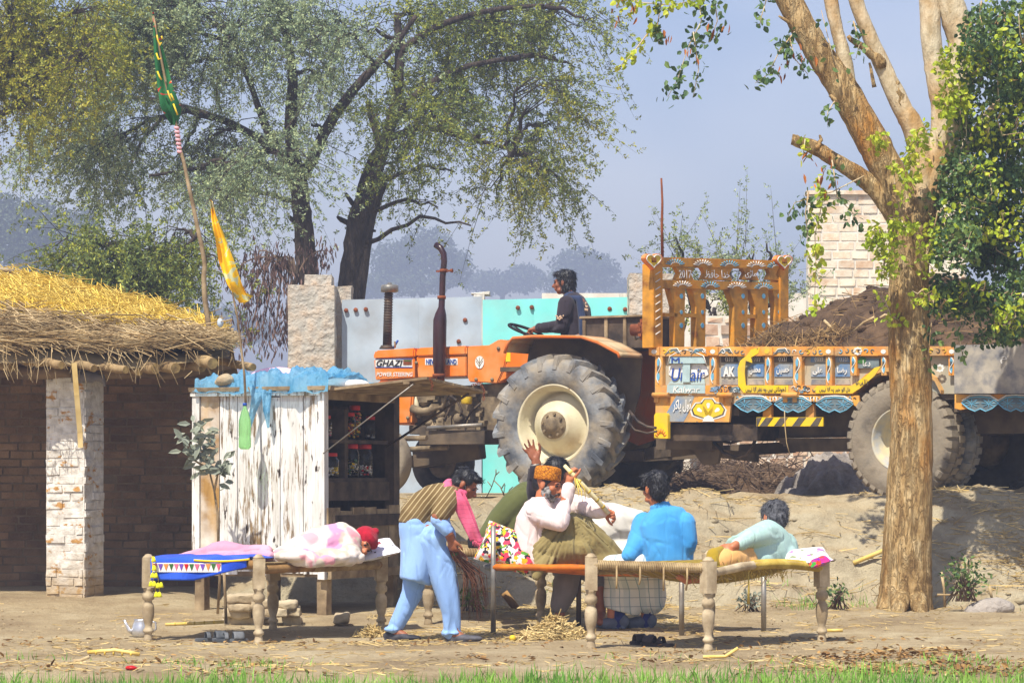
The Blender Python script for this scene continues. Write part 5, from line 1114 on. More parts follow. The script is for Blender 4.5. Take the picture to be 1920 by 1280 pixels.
m = MB(); m.bar((fx_, -.6, .37), (fx_, .6, .37), .12, .13); m.bar((fx_-.05, 0, .4), (fx_-.9, 0, .5), .14, .2); m.bar((0, -.6, RW), (0, .6, RW), .22, .24); m.bar((-.1, 0, .75), (.9, 0, .72), .3, .4); m.bar((-.6, 0, .42), (.1, 0, .45), .12, .1); m.build('axle', M['chassis'], tr, True, .01)
# mudguards
def guard(ys, mats, nm, inner):
    path = [(948, 660), (954, 642), (963, 632), (1000, 629), (1060, 629.5), (1092, 630), (1122, 640), (1160, 660), (1163, 668)]
    m = MB(); q = [TS(px, py, .93) for px, py in path]
    for i in range(len(q)-1):
        a, b_ = q[i], q[i+1]; m.grid(lambda u, v: V(a.x+(b_.x-a.x)*u, ys[0]+(ys[1]-ys[0])*v, a.z+(b_.z-a.z)*u), 2, 6)
    bmx = m.build(nm, mats, tr, True, solid=.014)
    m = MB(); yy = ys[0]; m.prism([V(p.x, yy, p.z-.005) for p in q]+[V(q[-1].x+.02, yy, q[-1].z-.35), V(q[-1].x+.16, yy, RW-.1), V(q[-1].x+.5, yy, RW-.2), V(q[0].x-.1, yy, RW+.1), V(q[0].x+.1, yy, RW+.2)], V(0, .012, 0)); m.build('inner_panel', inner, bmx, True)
    m = MB(); m.tube([V(p.x, ys[1], p.z-.012) for p in q], .016, 6); m.build('rolled_edge', M['orange_dirty'], bmx, True)
guard((.44, .95), M['fender'], 'mudguard', M['chassis']); guard((-.44, -.95), M['fender'], 'mudguard', M['orange_dirty'])  # dark muddy near inner panel: shade beneath the guard put into its colour
m = MB(); p, q = TS(1168, 782, -.42), TS(1228, 676, -.42); m.prism([TS(x, y, -.42) for x, y in ((1150, 676), (1226, 676), (1228, 700), (1206, 780), (1170, 782), (1150, 740))], V(0, -.03, 0)); m.build('rear_panel', M['orange_dirty'], tr, True, .01)
# platform, seat, box, steering wheel
m = MB(); a = TS(975, 690, 0); b_ = TS(1120, 690, 0); m.box((b_.x, -.42, a.z-.05), (a.x, .42, a.z), .004); m.build('platform', M['chassis'], tr, True)
SEAT = TS(1076, 640, 0)
m = MB(); m.box((SEAT.x-.22, -.24, SEAT.z-.12), (SEAT.x+.2, .24, SEAT.z-.01), .01); m.box((SEAT.x-.1, -.2, SEAT.z-.4), (SEAT.x+.1, .2, SEAT.z-.12)); m.build('seat', M['black'], tr, True, .02)
a, b_ = TS(1094, 655, .3), TS(1212, 594, .3); bx_ = MB(); bx_.box((b_.x+.03, -.42, a.z), (a.x, .30, b_.z), .004); tb = bx_.build('tool_box', M['wood_dark'], tr, True, .006)
m = MB(); m.box((b_.x-.0, -.46, b_.z), (a.x+.03, .34, b_.z+.022), .004)
for px in (1096, 1137, 1172): p = TS(px, 655, .31); m.box((p.x-.02, .30, a.z), (p.x+.02, .325, b_.z), .003)
m.build('box_lid', M['wood_grey'], tb, True, .004)
SW = TS(988, 621, 0); nrm = Vector((-.42, 0, 1)).normalized(); e1 = Vector((1, 0, .42)).normalized(); e2 = Vector((0, 1, 0)); m = MB()
m.tube([SW+(e1*math.cos(t)+e2*math.sin(t))*.205 for t in np.linspace(0, 2*math.pi, 29)], .016, 8, cap=False)
for t in (0, 2.1, 4.2): m.bar(SW-nrm*.03, SW+(e1*math.cos(t)+e2*math.sin(t))*.2, .02, .012)
m.tube([SW-nrm*.03, SW-nrm*.55+V(.12, 0, 0)], .02, 8); m.build('steering_wheel', M['black'], tr, True)
m = MB(); p = TS(950, 641, .1); m.box((p.x-.12, -.2, p.z-.1), (p.x+.02, .2, p.z+.015), .005); m.build('dashboard', M['black'], tr, True, .02)
# wire mast ornaments near the nose
for (px, py, n_) in ((741, 650, 2), (655, 690, 1)): pass
tpath([(738, 652), (746, 638)], .1, .012, M['blueink'], 'mirror_bracket', n=6); tpath([(741, 652), (740, 640)], .12, .01, M['dirtmetal'], 'mirror_bracket', n=6)
# ---------- trailer
RF = Frame_(1.453, 29.6, 1.04, 142); RS = RF.side; RX = RF.cross
tl = thing('farm_trailer', 'hand painted orange and yellow farm trailer loaded with dark soil', 'trailer', RF.o, rz=RF.yaw)
def rp(pts, y, th, name, mat, par=tl, bevel=0):
    m = MB(); q = [RS(a, b_, y) for a, b_ in pts]; m.prism(q, V(0, -th, 0)); return m.build(name, mat, par, True, bevel)
def rbox(x0, y0, x1, y1, y, th, name, mat, par=tl, bevel=0): return rp([(x0, y1), (x1, y1), (x1, y0), (x0, y0)], y, th, name, mat, par, bevel)
def rcurve(pts, y, rad, mat, par, name='painted_line', n=5, cl=False):
    q = [RS(a, b_, y) for a, b_ in pts]; m = MB(); 
    if cl: q.append(q[0])
    m.tube(q, rad, n); return m.build(name, mat, par, True)
def rtext(body, x0, y0, x1, y1, y, mat, par, **kw):
    o = RS(x0, y1, y); ux = RS(x1, y1, y)-o; uz = RS(x0, y0, y)-o; return text(body, o, ux, uz, ux.length, uz.length, mat, par, **kw)
paint = pm('worn_orange_panel', C(222, 138, 36), C(234, 176, 84), 4, rough=.7, bump=.2, dirt=(C(170, 146, 108), .95, 4.5), speck=(C(140, 120, 96), 10, .66))
panel = pm('worn_grey_blue_panel', C(150, 150, 136), C(196, 188, 166), 3, rough=.7, bump=.15, dirt=(C(176, 152, 112), .7, 3))
pblue = pm('worn_blue_panel', C(84, 120, 164), C(132, 160, 182), 4, rough=.7, bump=.1, dirt=(C(176, 160, 128), .95, 4))
pblack = pm('worn_black_paint', C(46, 46, 48), C(84, 84, 82), 6, rough=.7, bump=.1, dirt=(C(140, 120, 92), .6, 5))
greyplate = pm('dusty_grey_plate', C(150, 142, 128), C(186, 176, 158), 3, rough=.8, bump=.25, dirt=(C(110, 112, 118), .9, 9), speck=(C(90, 74, 60), 7, .72))
bk = rp([(1228, 738), (1228, 652), (1790, 652), (1790, 738), (1746, 738), (1735, 712), (1700, 700), (1650, 702), (1620, 716), (1602, 736), (1598, 738)], -.06, .03, 'side_sheet', panel)
rp([(1222, 668), (1222, 650), (1792, 649), (1792, 667)], .0, .075, 'top_rail', paint, tl, .004)
rp([(1228, 739), (1228, 722), (1596, 722), (1612, 712), (1625, 708), (1604, 728), (1598, 739)], -.004, .055, 'bottom_rail', paint, tl, .003)
arch = [(1598, 739), (1606, 724), (1624, 708), (1650, 698), (1690, 694), (1730, 700), (1752, 714), (1764, 738)]
m = MB(); q = [RS(a, b_, 0) for a, b_ in arch]
for i in range(len(q)-1): m.hexa([q[i], q[i]+V(0, -.34, 0), q[i+1]+V(0, -.34, 0), q[i+1], q[i]+V(0, 0, .035), q[i]+V(0, -.34, .035), q[i+1]+V(0, -.34, .035), q[i+1]+V(0, 0, .035)])
m.build('wheel_arch', paint, tl, True)
for (x0, x1) in ((1228, 1242), (1330, 1343), (1434, 1446), (1487, 1503), (1548, 1560), (1594, 1606), (1652, 1662), (1778, 1790)):
    yb = 723 if x1 < 1600 else 704
    rb_ = rbox(x0, 667, x1, yb, -.002, .06, 'side_rib', paint, tl, .004)
    xm = (x0+x1)/2; w_ = (x1-x0)*.3
    rcurve([(xm+w_*math.sin(t*6.3), 670+t*(yb-674)) for t in np.linspace(0, 1, 12)], .0005, .006, M['white'], rb_)
    for t in (.2, .45, .72): rp([(xm-w_*.2+math.cos(a)*2.6, 670+t*(yb-674)+math.sin(a)*8) for a in np.linspace(0, 6.28, 9)[:-1]], .002, .004, 'painted_leaf', M['skyblue'] if t != .45 else pblack, rb_)
# rosette blocks along the top rail
for x in (1226, 1336, 1438, 1553, 1656, 1784):
    o = rbox(x-10, 651, x+10, 666, .018, .02, 'corner_block', paint, tl, .003); rp([(x+math.cos(a)*5, 659+math.sin(a)*4.4) for a in np.linspace(0, 6.28, 9)[:-1]], .022, .005, 'painted_flower', M['white'] if x != 1438 else M['yellow'], o)
# recessed pictures
def pic(pts, mat, y=-.055, nm='painted_shape', par=None): return rp(pts, y, .008, nm, mat, par or bk)
lb = flat('pale_aqua_paint', C(176, 198, 196), .6)
pic([(1253, 681), (1257, 669), (1270, 661), (1286, 657), (1302, 661), (1317, 668), (1323, 681)], lb, -.01); pic([(1254, 688), (1262, 682), (1318, 682), (1328, 690), (1328, 702), (1318, 708), (1262, 708), (1254, 702)], M['c_white'], -.048); pic([(1280, 669), (1294, 669), (1293, 716), (1279, 716)], lb, -.02)
pic([(1252, 720), (1262, 710), (1320, 710), (1322, 720)], lb, -.044); pic([(1250, 737), (1251, 721), (1322, 721), (1322, 737)], lb, .0005)
rtext('M.', 1259, 670, 1280, 681, -.004, M['blueink'], bk); rtext('Umair', 1259, 690, 1322, 714, -.036, M['blueink'], bk, shear=.2); rtext('Kalwar', 1262, 724, 1312, 736, .005, M['white'], bk, shear=.15); pic([(1310+math.cos(a)*4, 692+math.sin(a)*4) for a in np.linspace(0, 6.28, 13)[:-1]], pblue, -.038)
rcurve([(1252, 684), (1256, 668), (1270, 660), (1286, 655), (1302, 660), (1319, 667), (1325, 684)], -.002, .006, M['white'], bk)
for (x0, x1, tx) in ((1352, 1384, 'AK'), (1402, 1432, shape('محسن')), (1452, 1486, shape('حسین')), (1520, 1548, shape('علی')), (1566, 1594, shape('رضا'))):
    pic([(x0, 706), (x1, 706), (x1, 682), (x0+10, 682), (x0, 690)], pblue, -.05); rtext(tx, x0+4, 688 if tx != 'AK' else 687, x1-6, 702 if tx != 'AK' else 706, -.042, M['white'], bk, bold=.02 if tx != 'AK' else .04)
    pic([(x0, 679), (x1, 679), (x1-4, 668), (x0, 668)], pblack if x0 < 1500 else pblue, -.05)
    for k in range(5): rcurve([(x0+10+k*3, 678), (x0+8+k*3.6, 672), (x0+10+k*3.4, 669)], -.047, .004, M['white'], bk, n=4)
    pic([(x0, 721), (x1, 721), (x1-2, 711), (x0+2, 711)], greyplate, -.048)
# yellow ribbon with its verse
pic([(1394, 736), (1384, 722), (1383, 690), (1388, 676), (1400, 666), (1408, 655), (1425, 651), (1422, 662), (1408, 670), (1410, 680), (1398, 676), (1396, 700), (1398, 722), (1410, 722), (1478, 722), (1478, 737)], M['yellow'], .004, 'painted_ribbon')
pic([(1530, 737), (1526, 730), (1532, 723), (1596, 723), (1622, 706), (1640, 689), (1652, 686), (1640, 704), (1612, 728), (1598, 737)], M['yellow'], .004, 'painted_ribbon')
rtext(shape('ڈھونڈتی ہیں وہ نظر آتا نہیں'), 1398, 724.5, 1474, 735, .008, pblack, bk, bold=.01); rtext(shape('دل کو خبر پہ آتا نہیں'), 1536, 725, 1594, 735, .008, pblack, bk, bold=.01); rtext(shape('یا الٰہی کیا'), 1604, 710, 1628, 722, .008, pblack, bk, bold=.01)
pic([(1600, 690), (1648, 690), (1648, 672), (1600, 672)], M['slate'], -.03); pic([(1606, 680), (1614, 668), (1624, 672), (1622, 682)], M['green'], -.025); rtext(shape('دعا'), 1618, 675, 1632, 686, -.02, M['white'], bk)
for (cx, cy) in ((1608, 658), (1762, 690)):
    for a in np.linspace(0, 6.28, 9)[:-1]: pic([(cx+math.cos(a)*6+math.cos(b_)*2.6, cy+math.sin(a)*5.5+math.sin(b_)*2.4) for b_ in np.linspace(0, 6.28, 7)[:-1]], M['white'], .006, 'painted_petal')
for x in (1360, 1465, 1262, 1310): pic([(x-14, 664), (x-7, 655), (x+6, 654), (x+12, 662), (x+2, 658)], M['slate'], .004); rcurve([(x-15, 665), (x-6, 654), (x+8, 653), (x+14, 663)], .006, .005, M['white'], bk)
pic([(1330, 733), (1338, 725), (1352, 723), (1348, 730), (1338, 734)], pblue, .003); pic([(1366, 736), (1372, 726), (1382, 724), (1388, 736)], M['slate'], .003)
rr = random.Random(12)
for k in range(44):
    x = 1246+k*12.2; y = 659+rr.uniform(-1.5, 1.5)
    if min(abs(x-q) for q in (1226, 1336, 1438, 1553, 1656, 1784)) < 13 or 1395 < x < 1428: continue
    a0 = rr.uniform(0, 6); rcurve([(x+math.cos(a0+t)*(4.5-t*.5), y+math.sin(a0+t)*(4-t*.4)) for t in np.linspace(0, 4.5, 8)], .004, .005, rr.choice([M['white'], M['skyblue'], M['yellow'], M['slate'], pblack]), bk, 'painted_scroll', 4)
for k in range(30):
    x = 1326+rr.uniform(0, 60) if k % 2 else 1482+rr.uniform(0, 44); y = 730+rr.uniform(-5, 5); a0 = rr.uniform(0, 6); rcurve([(x+math.cos(a0+t)*(4-t*.5), y+math.sin(a0+t)*(3.6-t*.4)) for t in np.linspace(0, 3.5, 7)], .003, .0045, rr.choice([M['white'], M['skyblue'], M['slate'], pblack]), bk, 'painted_scroll', 4)
for k in range(26):
    x = 1380+k*8.8; rcurve([(x, 746), (x+3, 743+2*(k % 2)), (x+5, 748)], -.012, .005, rr.choice([M['white'], M['skyblue'], pblack]), bk, 'painted_scroll', 4)
# lower apron with flower, corner post, floral skirt
ap = rp([(1229, 791), (1229, 740), (1372, 740), (1367, 791)], -.02, .03, 'apron', paint)
pic([(1258, 790), (1240, 790), (1268, 742), (1302, 742), (1290, 775), (1282, 790)], pblue, -.017, par=ap); rtext(shape('ٹول پاکر'), 1262, 748, 1296, 774, -.01, M['white'], ap, bold=.02)
def petal(cx, cy, ln, wd, ang, mat, y): return pic([(cx+math.cos(ang)*ln*t+math.sin(ang)*wd*s_*w_, cy-math.sin(ang)*ln*t+math.cos(ang)*wd*s_*w_) for t, s_, w_ in ((0, 1, .4), (.35, 1, .75), (.75, 1, 1), (1, 1, .55), (1, -1, .55), (.75, -1, 1), (.35, -1, .75), (0, -1, .4))], mat, y, 'painted_petal', ap)
for a in (90, 35, 145):
    petal(1328, 782, 36, 16, R(a), M['white'], -.0165); petal(1328, 781, 33.5, 13.5, R(a), pblack, -.0145); petal(1328, 780, 31, 11.5, R(a), M['yellow'], -.0125); petal(1328+math.cos(R(a))*15, 780-math.sin(R(a))*15, 10, 3.5, R(a), M['white'], -.0105)
pic([(1317, 790), (1320, 782), (1328, 778), (1336, 782), (1339, 790)], M['white'], -.010, par=ap)
cp = rp([(1226, 822), (1226, 778), (1229, 774), (1250, 774), (1252, 778), (1252, 822)], .02, .05, 'corner_post', M['yellow'], tl, .004)
for k in range(7): a = R(20+k*23.3); rcurve([(1239+math.cos(a)*6, 820-math.sin(a)*8), (1239+math.cos(a)*11, 820-math.sin(a)*17)], .021, .007, M['orange'], cp)
for x0, x1 in ((1224, 1254), (1346, 1374), (1466, 1496)):
    m = MB(); m.tube([RS(x0, 740, .02), RS(x1, 740, .02)], .024, 10); h_ = m.build('hinge', paint, tl, True)
    for x in (x0+6, x1-6): rbox(x-4, 744, x+4, 754, .0, .02, 'hinge_strap', paint, h_)
sk = rp([(1374, 741), (1610, 741), (1612, 757), (1606, 762), (1594, 756), (1566, 752), (1540, 758), (1528, 752), (1490, 752), (1462, 758), (1452, 752), (1412, 752), (1390, 760), (1374, 757)], -.015, .02, 'skirt', paint)
for cx in (1412, 1487, 1565, 1838, 1905):
    dy = 0 if cx < 1700 else -2; g = []
    pts = [(cx-35, 757+dy), (cx-18, 747+dy), (cx, 745+dy), (cx+18, 747+dy), (cx+35, 757+dy), (cx+22, 768+dy), (cx+10, 773+dy), (cx, 768+dy), (cx-10, 773+dy), (cx-22, 768+dy)]
    md = rp(pts, -.008 if cx < 1700 else -.01, .02, 'medallion', M['slate']); yy = -.005 if cx < 1700 else -.007
    rcurve(pts, yy, .006, M['skyblue'], md, cl=True)
    for s_ in (-1, 1):
        for a in (0, 45, 90, 135, 180, 225, 270, 315): rcurve([(cx+s_*16, 758+dy), (cx+s_*16+math.cos(R(a))*14, 758+dy+math.sin(R(a))*9)], yy, .0035, M['skyblue'], md, n=4)
    rcurve([(cx-34, 753+dy), (cx-18, 743+dy), (cx, 742+dy), (cx+18, 743+dy), (cx+34, 753+dy)], -.004, .007, M['white'], md)
for x in (1450, 1526):
    for k in (-1, 0, 1): rcurve([(x+k*5, 754), (x+k*6, 744)], -.012, .006, M['white'], sk)
# chevron board
for x in (1432, 1512): rp([(x-2, 783), (x, 757), (x+14, 757), (x+14, 783)], -.05, .04, 'board_hanger', paint)
cb_ = rbox(1418, 782, 1543, 799, .0, .02, 'chevron_board', M['yellow'], tl, .002)
for x in (1424, 1451, 1485, 1519): rp([(x, 798.5), (x+14, 798.5), (x+26 if x < 1519 else x+22, 782.5), (x+12, 782.5)], .004, .006, 'black_stripe', pblack, cb_)
rp([(1418.5, 798.5), (1420, 798.5), (1428, 782.5), (1418.5, 782.5)], .004, .006, 'black_stripe', pblack, cb_)
# rear plate
rpl = rp([(1789, 738), (1788, 647), (2120, 640), (2120, 738)], .035, .03, 'rear_plate', greyplate, tl, .004); rtext(shape('م'), 1876, 668, 1888, 682, .038, M['white'], rpl)
rp([(1790, 765), (1790, 739), (2120, 739), (2120, 758), (1870, 758), (1800, 768)], -.02, .03, 'rear_skirt', paint)
# floor, far side, chassis, springs
W_ = 2.25; zt_ = RS(1400, 740, 0).z; xr = RS(2080, 700, 0).x
m = MB(); m.box((xr, -W_, zt_-.08), (0, -.09, zt_)); m.build('bed_floor', M['chassis'], tl, True)
m = MB(); m.box((xr, -W_-.05, zt_-.1), (0, -W_, zt_+.5)); m.build('far_side', paint, tl, True)
m = MB(); m.box((xr, -.62, zt_-.40), (-.05, -.5, zt_-.1)); m.box((xr, -1.75, zt_-.40), (-.05, -1.63, zt_-.1))
for k in range(6): m.box((xr*k/6-.1, -W_+.05, zt_-.2), (xr*k/6-.02, -.1, zt_-.09))
m.build('chassis_beam', M['chassis'], tl, True)
rbox(1256, 795, 1420, 826, -.1, .4, 'front_crossbeam', M['blackmetal']); rbox(1230, 822, 1335, 842, -.3, .2, 'draw_beam', M['chassis'])
m = MB(); a = RS(1335, 835, -.35); m.bar((a.x, -.4, a.z), (1.25, -1.12, .42), .12, .12); m.bar((a.x, -1.9, a.z), (1.25, -1.12, .42), .12, .12); m.build('drawbar', M['chassis'], tl, True)
rp([(1296, 842), (1350, 842), (1345, 868), (1330, 872), (1316, 870)], -.4, .05, 'stand_bracket', M['chassis']); rp([(1340, 842), (1415, 848), (1415, 866), (1350, 858)], -.45, .08, 'stand_leg', M['chassis'])
m = MB()
for k in range(5): a, b_ = RS(1458+k*7, 824+k*5, -.45), RS(1640-k*10, 824+k*5-1, -.45); m.bar(a, b_, .07, .03, (0, 0, 1))
m.build('leaf_spring', M['chassis'], tl, True)
rcurve([(1338, 828), (1356, 848), (1380, 858), (1400, 852), (1412, 834), (1424, 808)], -.28, .018, M['blackmetal'], tl, 'air_hose', 8); rcurve([(1336, 825), (1370, 830), (1400, 822), (1412, 806)], -.3, .014, M['blackmetal'], tl, 'air_hose', 8)
# wheels
wc = RS(1690, 826, -.06); RWt = .562
for y, mt in ((-.14, M['tyre_dust']), (-.48, M['tyre']), (-W_+.14, M['tyre_dark']), (-W_+.48, M['tyre_dark'])):
    wheel((wc.x, y, RWt+.0), RWt, .29, .285, 1 if y > -1 else -1, tl, mt, pm('blue_dusted_rim', C(190, 174, 134), C(214, 200, 160), 4, rough=.8, bump=.2, dirt=(C(96, 140, 190), .5, 7)) if y == -.14 else M['dirtmetal'], tread=34, dish=-.02, n=56)
m = MB(); m.bar((wc.x, -W_+.2, RWt), (wc.x, -.2, RWt), .14, .14); m.build('axle', M['chassis'], tl, True)
# headboard across the front
hbp = pm('carved_orange_wood', C(212, 136, 30), C(236, 178, 66), 5, rough=.6, bump=.3, dirt=(C(122, 66, 28), .9, 5))
def RXc(px, py, x): return RX(px, py, -x)
def hp(pts, x, th, name, mat, par=tl, bevel=0):
    m = MB(); q = [RX(a, b_, -x) for a, b_ in pts]; m.prism(q, V(th, 0, 0)); return m.build(name, mat, par, True, bevel)
hb = hp([(1236, 482), (1480, 489), (1480, 505), (1236, 500)], .0, .09, 'headboard', hbp, tl, .006)
hp([(1240, 524), (1476, 530), (1476, 545), (1240, 541)], -.005, .08, 'headboard_rail', hbp, hb, .005)
hp([(1225, 652), (1225, 494), (1243, 494), (1243, 652)], .02, .14, 'headboard_post', hbp, hb, .006); hp([(1463, 640), (1463, 492), (1479, 492), (1479, 640)], .01, .13, 'headboard_post', hbp, hb, .006)
for x, w_ in ((1272, 13), (1312, 12), (1386, 17), (1425, 16), (1458, 8)):
    hp([(x-w_*.55, 650), (x-w_*.55, 575), (x-w_*1.25, 541), (x+w_, 541), (x+w_*.9, 650)], -.01, .07, 'headboard_post', hbp, hb, .004)
    for yy, s_ in ((555, 1), (585, .8), (610, 1)): hp([(x+w_*.45+math.cos(a)*3.2*s_, yy+math.sin(a)*5*s_) for a in np.linspace(0, 6.28, 9)[:-1]], -.007, .006, 'painted_spot', M['skyblue'], hb)
for (x0, x1, y) in ((1246, 1270, 589), (1284, 1306, 590), (1402, 1420, 592)): hp([(x0, y+4), (x0, y-3), (x1, y-2), (x1, y+5)], -.01, .06, 'cross_piece', hbp, hb)
for (x0, x1, tx) in ((1267, 1302, '2017'), (1316, 1374, shape('خدا حافظ')), (1391, 1424, shape('ماڑی')), (1438, 1461, '')):
    o = hp([(x0, 524), (x0+6, 512), (x0, 501), (x1, 503), (x1-6, 514), (x1, 526)], -.01, .05, 'name_plate', hbp, hb, .003)
    if tx: a = RXc(x0+6, 521, -.004); b_ = RXc(x1-6, 521.5, -.004); c_ = RXc(x0+6, 506, -.004); text(tx, a, b_-a, c_-a, (b_-a).length, (c_-a).length, M['c_white'], o)
for k, x in enumerate((1266, 1318, 1368, 1418, 1456)):
    for row, yy in ((0, 498), (1, 539)):
        if row and k == 4: continue
        for a in np.linspace(20, 160, 9): q = [RXc(x+row*14+math.cos(R(a))*r_*1.3, yy+k*1.4-math.sin(R(a))*r_*.9, .004-row*.005) for r_ in (8, 14)]; m = MB(); m.tube(q, .006, 4); m.build('painted_line', M['skyblue'] if (k+row) % 2 == 0 else M['white'], hb, True)
        q = [RXc(x+row*14+math.cos(R(a))*7*1.3, yy+k*1.4-math.sin(R(a))*7*.9, .003-row*.005) for a in np.linspace(10, 170, 9)]; m = MB(); m.tube(q, .006, 4); m.build('painted_line', M['white'], hb, True)
for k in range(9): a = RXc(1229, 515+k*14, .022); m = MB(); m.tube([a, RXc(1238, 509+k*14, .022)], .006, 4); m.build('painted_line', M['white'], hb, True)
def heart(cx, cy, s_, x, par):
    f = lambda q: [(cx+q*16*math.sin(t)**3/16, cy-q*(13*math.cos(t)-5*math.cos(2*t)-2*math.cos(3*t)-math.cos(4*t))/16) for t in np.linspace(0, 2*math.pi, 25)[:-1]]
    o = hp(f(s_), x, .05, 'heart_finial', M['orange'], par, .004); hp(f(s_*.78), x+.006, .012, 'heart_face', M['yellow'], o)
    m = MB(); q = [RXc(a, b_, x+.006) for a, b_ in f(s_*.8)]; m.tube(q+[q[0]], .006, 5); m.build('heart_outline', M['white'], o, True)
    for k in (-1, 0, 1): q = [RXc(cx+k*3, cy+4, x+.01), RXc(cx+k*3.4, cy-5, x+.01)]; m = MB(); m.tube(q, .007, 4); m.build('painted_line', M['rust'], o, True)
heart(1226, 488, 17, .05, hb); heart(1471, 490, 16, .03, hb)
m = MB(); m.tube([RX(1242, 482, -.03), RX(1241, 420, -.03), RX(1242, 380, -.03), RX(1240, 334, -.03)], [.016, .014, .012, .010], 6); m.build('mast_rod', M['rust'], tl, True)
m = MB(); c_ = RX(1212, 618, .16); m.lathe(c_, [(.11, 0), (.11, .02), (.06, .03), (.06, .16), (.03, .17), (.001, .17)], 18, (1, .3, 0)); 
for k in range(12): a = R(k*30); m.box((c_.x-.01, c_.y+.1*math.cos(a)-.02, c_.z+.1*math.sin(a)-.02), (c_.x+.03, c_.y+.1*math.cos(a)+.02, c_.z+.1*math.sin(a)+.02))
wn = m.build('hand_winch', M['rust'], tl, True); m = MB(); m.tube([RX(1200, 618, .3), RX(1190, 612, .33), RX(1186, 622, .33), RX(1192, 636, .33), RX(1199, 632, .33)], .013, 6); m.build('winch_crank', M['steel'], wn, True)
tw_ = MB(); tw_.tube([RS(1471, 770, .01), RS(1472, 800, .02), RS(1475, 830, .03), RS(1481, 852, .02)], .005, 4); tw_.build('hanging_twine', M['reed'], tl, True)
# hitch hoses to the tractor
rcurve([(1180, 770), (1196, 790), (1214, 800), (1230, 802)], .1, .016, M['blackmetal'], tl, 'air_hose', 6); rcurve([(1174, 786), (1190, 806), (1214, 812), (1232, 808)], .1, .012, M['blackmetal'], tl, 'air_hose', 6)
# ---------- the load of soil
LTOP = [(1325, 652), (1370, 640), (1390, 615), (1415, 600), (1450, 585), (1480, 574), (1520, 560), (1545, 552), (1575, 558), (1600, 552), (1630, 540), (1655, 535), (1700, 545), (1760, 575), (1820, 600), (1920, 606), (2100, 620)]
def ltop(px):
    for (a, ya), (b_, yb) in zip(LTOP, LTOP[1:]):
        if px <= b_: return ya+(yb-ya)*max(0, (px-a))/(b_-a)
    return LTOP[-1][1]
def loadf(u, v):
    px = 1325+(2100-1325)*u; e = RS(px, 650, -.09); pk = RS(px, ltop(px), -1.1); q = math.sin(min(1, v/.55)*math.pi/2)**1.0 if v < .55 else math.cos((v-.55)/.45*math.pi/2)**.8
    p = V(e.x, -.09-(W_-.12)*v, e.z-.03+max(0, pk.z-e.z)*1.14*q); w3 = RF.o+RF.f*p.x+RF.l*p.y+V(0, 0, p.z)
    n3 = np.array(w3); ed = min(1, v*8, (1-v)*8, u*12+.1)
    return w3+V(0, 0, ed*(.10*float(fbm(n3*1.6, 3, 3))+.055*float(fbm(n3*5.5, 4, 5))))
m = MB(); m.grid(loadf, 110, 60); ld = thing('soil_load', 'heap of dark brown soil and roots filling the trailer', 'soil heap', RF.o+RF.l*-1.1+RF.f*-1.5+V(0, 0, 1.2))
m.build('soil', M['soil'], ld)
r = np.random.default_rng(9); cl = []
def onload(n, u0=0, u1=1, v0=.0, v1=.6): return np.array([loadf(a, b_) for a, b_ in zip(r.uniform(u0, u1, n), r.uniform(v0, v1, n))])
c = onload(300); d_ = r.normal(size=(300, 3)); d_[:, 2] = d_[:, 2]*.35+.1; d_ /= np.linalg.norm(d_, axis=1, keepdims=True); cl.append(straws(c+np.array([0, -.02, .02]), d_*r.uniform(.1, .42, (300, 1)), .004*r.uniform(.5, 1.3, 300), r, .15))
c = onload(420, .08, .32, .0, .12); d_ = r.normal(size=(420, 3))*np.array([.8, .5, .6])+np.array([0, -.25, -.25]); d_ /= np.linalg.norm(d_, axis=1, keepdims=True); cl.append(straws(c+np.array([0, -.05, .0]), d_*r.uniform(.08, .3, (420, 1)), .004*r.uniform(.5, 1.3, 420), r, .2))
stuffmesh('root_tangle', cl, pm('dry_roots', C(120, 94, 60), C(168, 138, 92), 3, isl=.4, bump=0), ld)
m = MB(); 
for c_ in onload(160, 0, 1, .0, .7): c_ = Vector(c_); s_ = random.uniform(.02, .07); m.sphere(c_, (s_, s_*random.uniform(.7, 1.2), s_*.7), 7, 5)
o = m.build('clod', M['soil'], ld); o['kind'] = 'stuff'
for (a, b_, c_, e_) in ((1600, 628, 1640, 600), (1545, 606, 1580, 648), (1650, 602, 1668, 598)):
    m = MB(); p, q = RS(a, b_, -.3), RS(c_, e_, -.35); w1, w2 = [RF.o+RF.f*z.x+RF.l*z.y+V(0, 0, z.z+.03) for z in (p, q)]; m.tube([w1, w1.lerp(w2, .5)+V(0, 0, .02), w2], .014, 6); m.build('stick', M['reed'], ld)
# ---------- ash heap and brushwood on the track beyond the trailer
def heap(px, d, rx, ry, h, mat, name, label, cat, seed, n=90):
    c_ = P(px, 0, d); 
    def f(u, v):
        x, y = c_.x+(u*2-1)*rx, d+(v*2-1)*ry; q = max(0, 1-(u*2-1)**2-(v*2-1)**2); z = gzs(x, y)-.06+h*q**.7+min(1, q*3)*(.22*float(fbm(np.array([x*2.4, y*2.4, seed]), 5, seed))+.13*float(fbm(np.array([x*7, y*7, seed]), 4, seed)))
        return V(x, y, z)
    m = MB(); m.grid(f, n, n); o = m.build(name, mat); return tag(o, label, cat)
heap(1590, 32.2, .85, .9, .46, M['ash'], 'ash_heap', 'grey heap of earth behind the trailer chassis, left of the big wheel', 'earth heap', 4)
heap(1385, 33.0, 1.2, .8, .34, M['soil'], 'brush_heap', 'low dark brown mound under brushwood behind the drawbar', 'earth heap', 6)
r = np.random.default_rng(19); n = 900; c = np.stack([P(1385, 0, 33).x+r.normal(0, .62, n), 32.9+r.normal(0, .35, n), 0*r.normal(size=n)], 1); c[:, 2] = 1.06+np.abs(r.normal(.1, .17, n)); d_ = r.normal(size=(n, 3))*np.array([1, .6, .45]); d_ /= np.linalg.norm(d_, axis=1, keepdims=True)
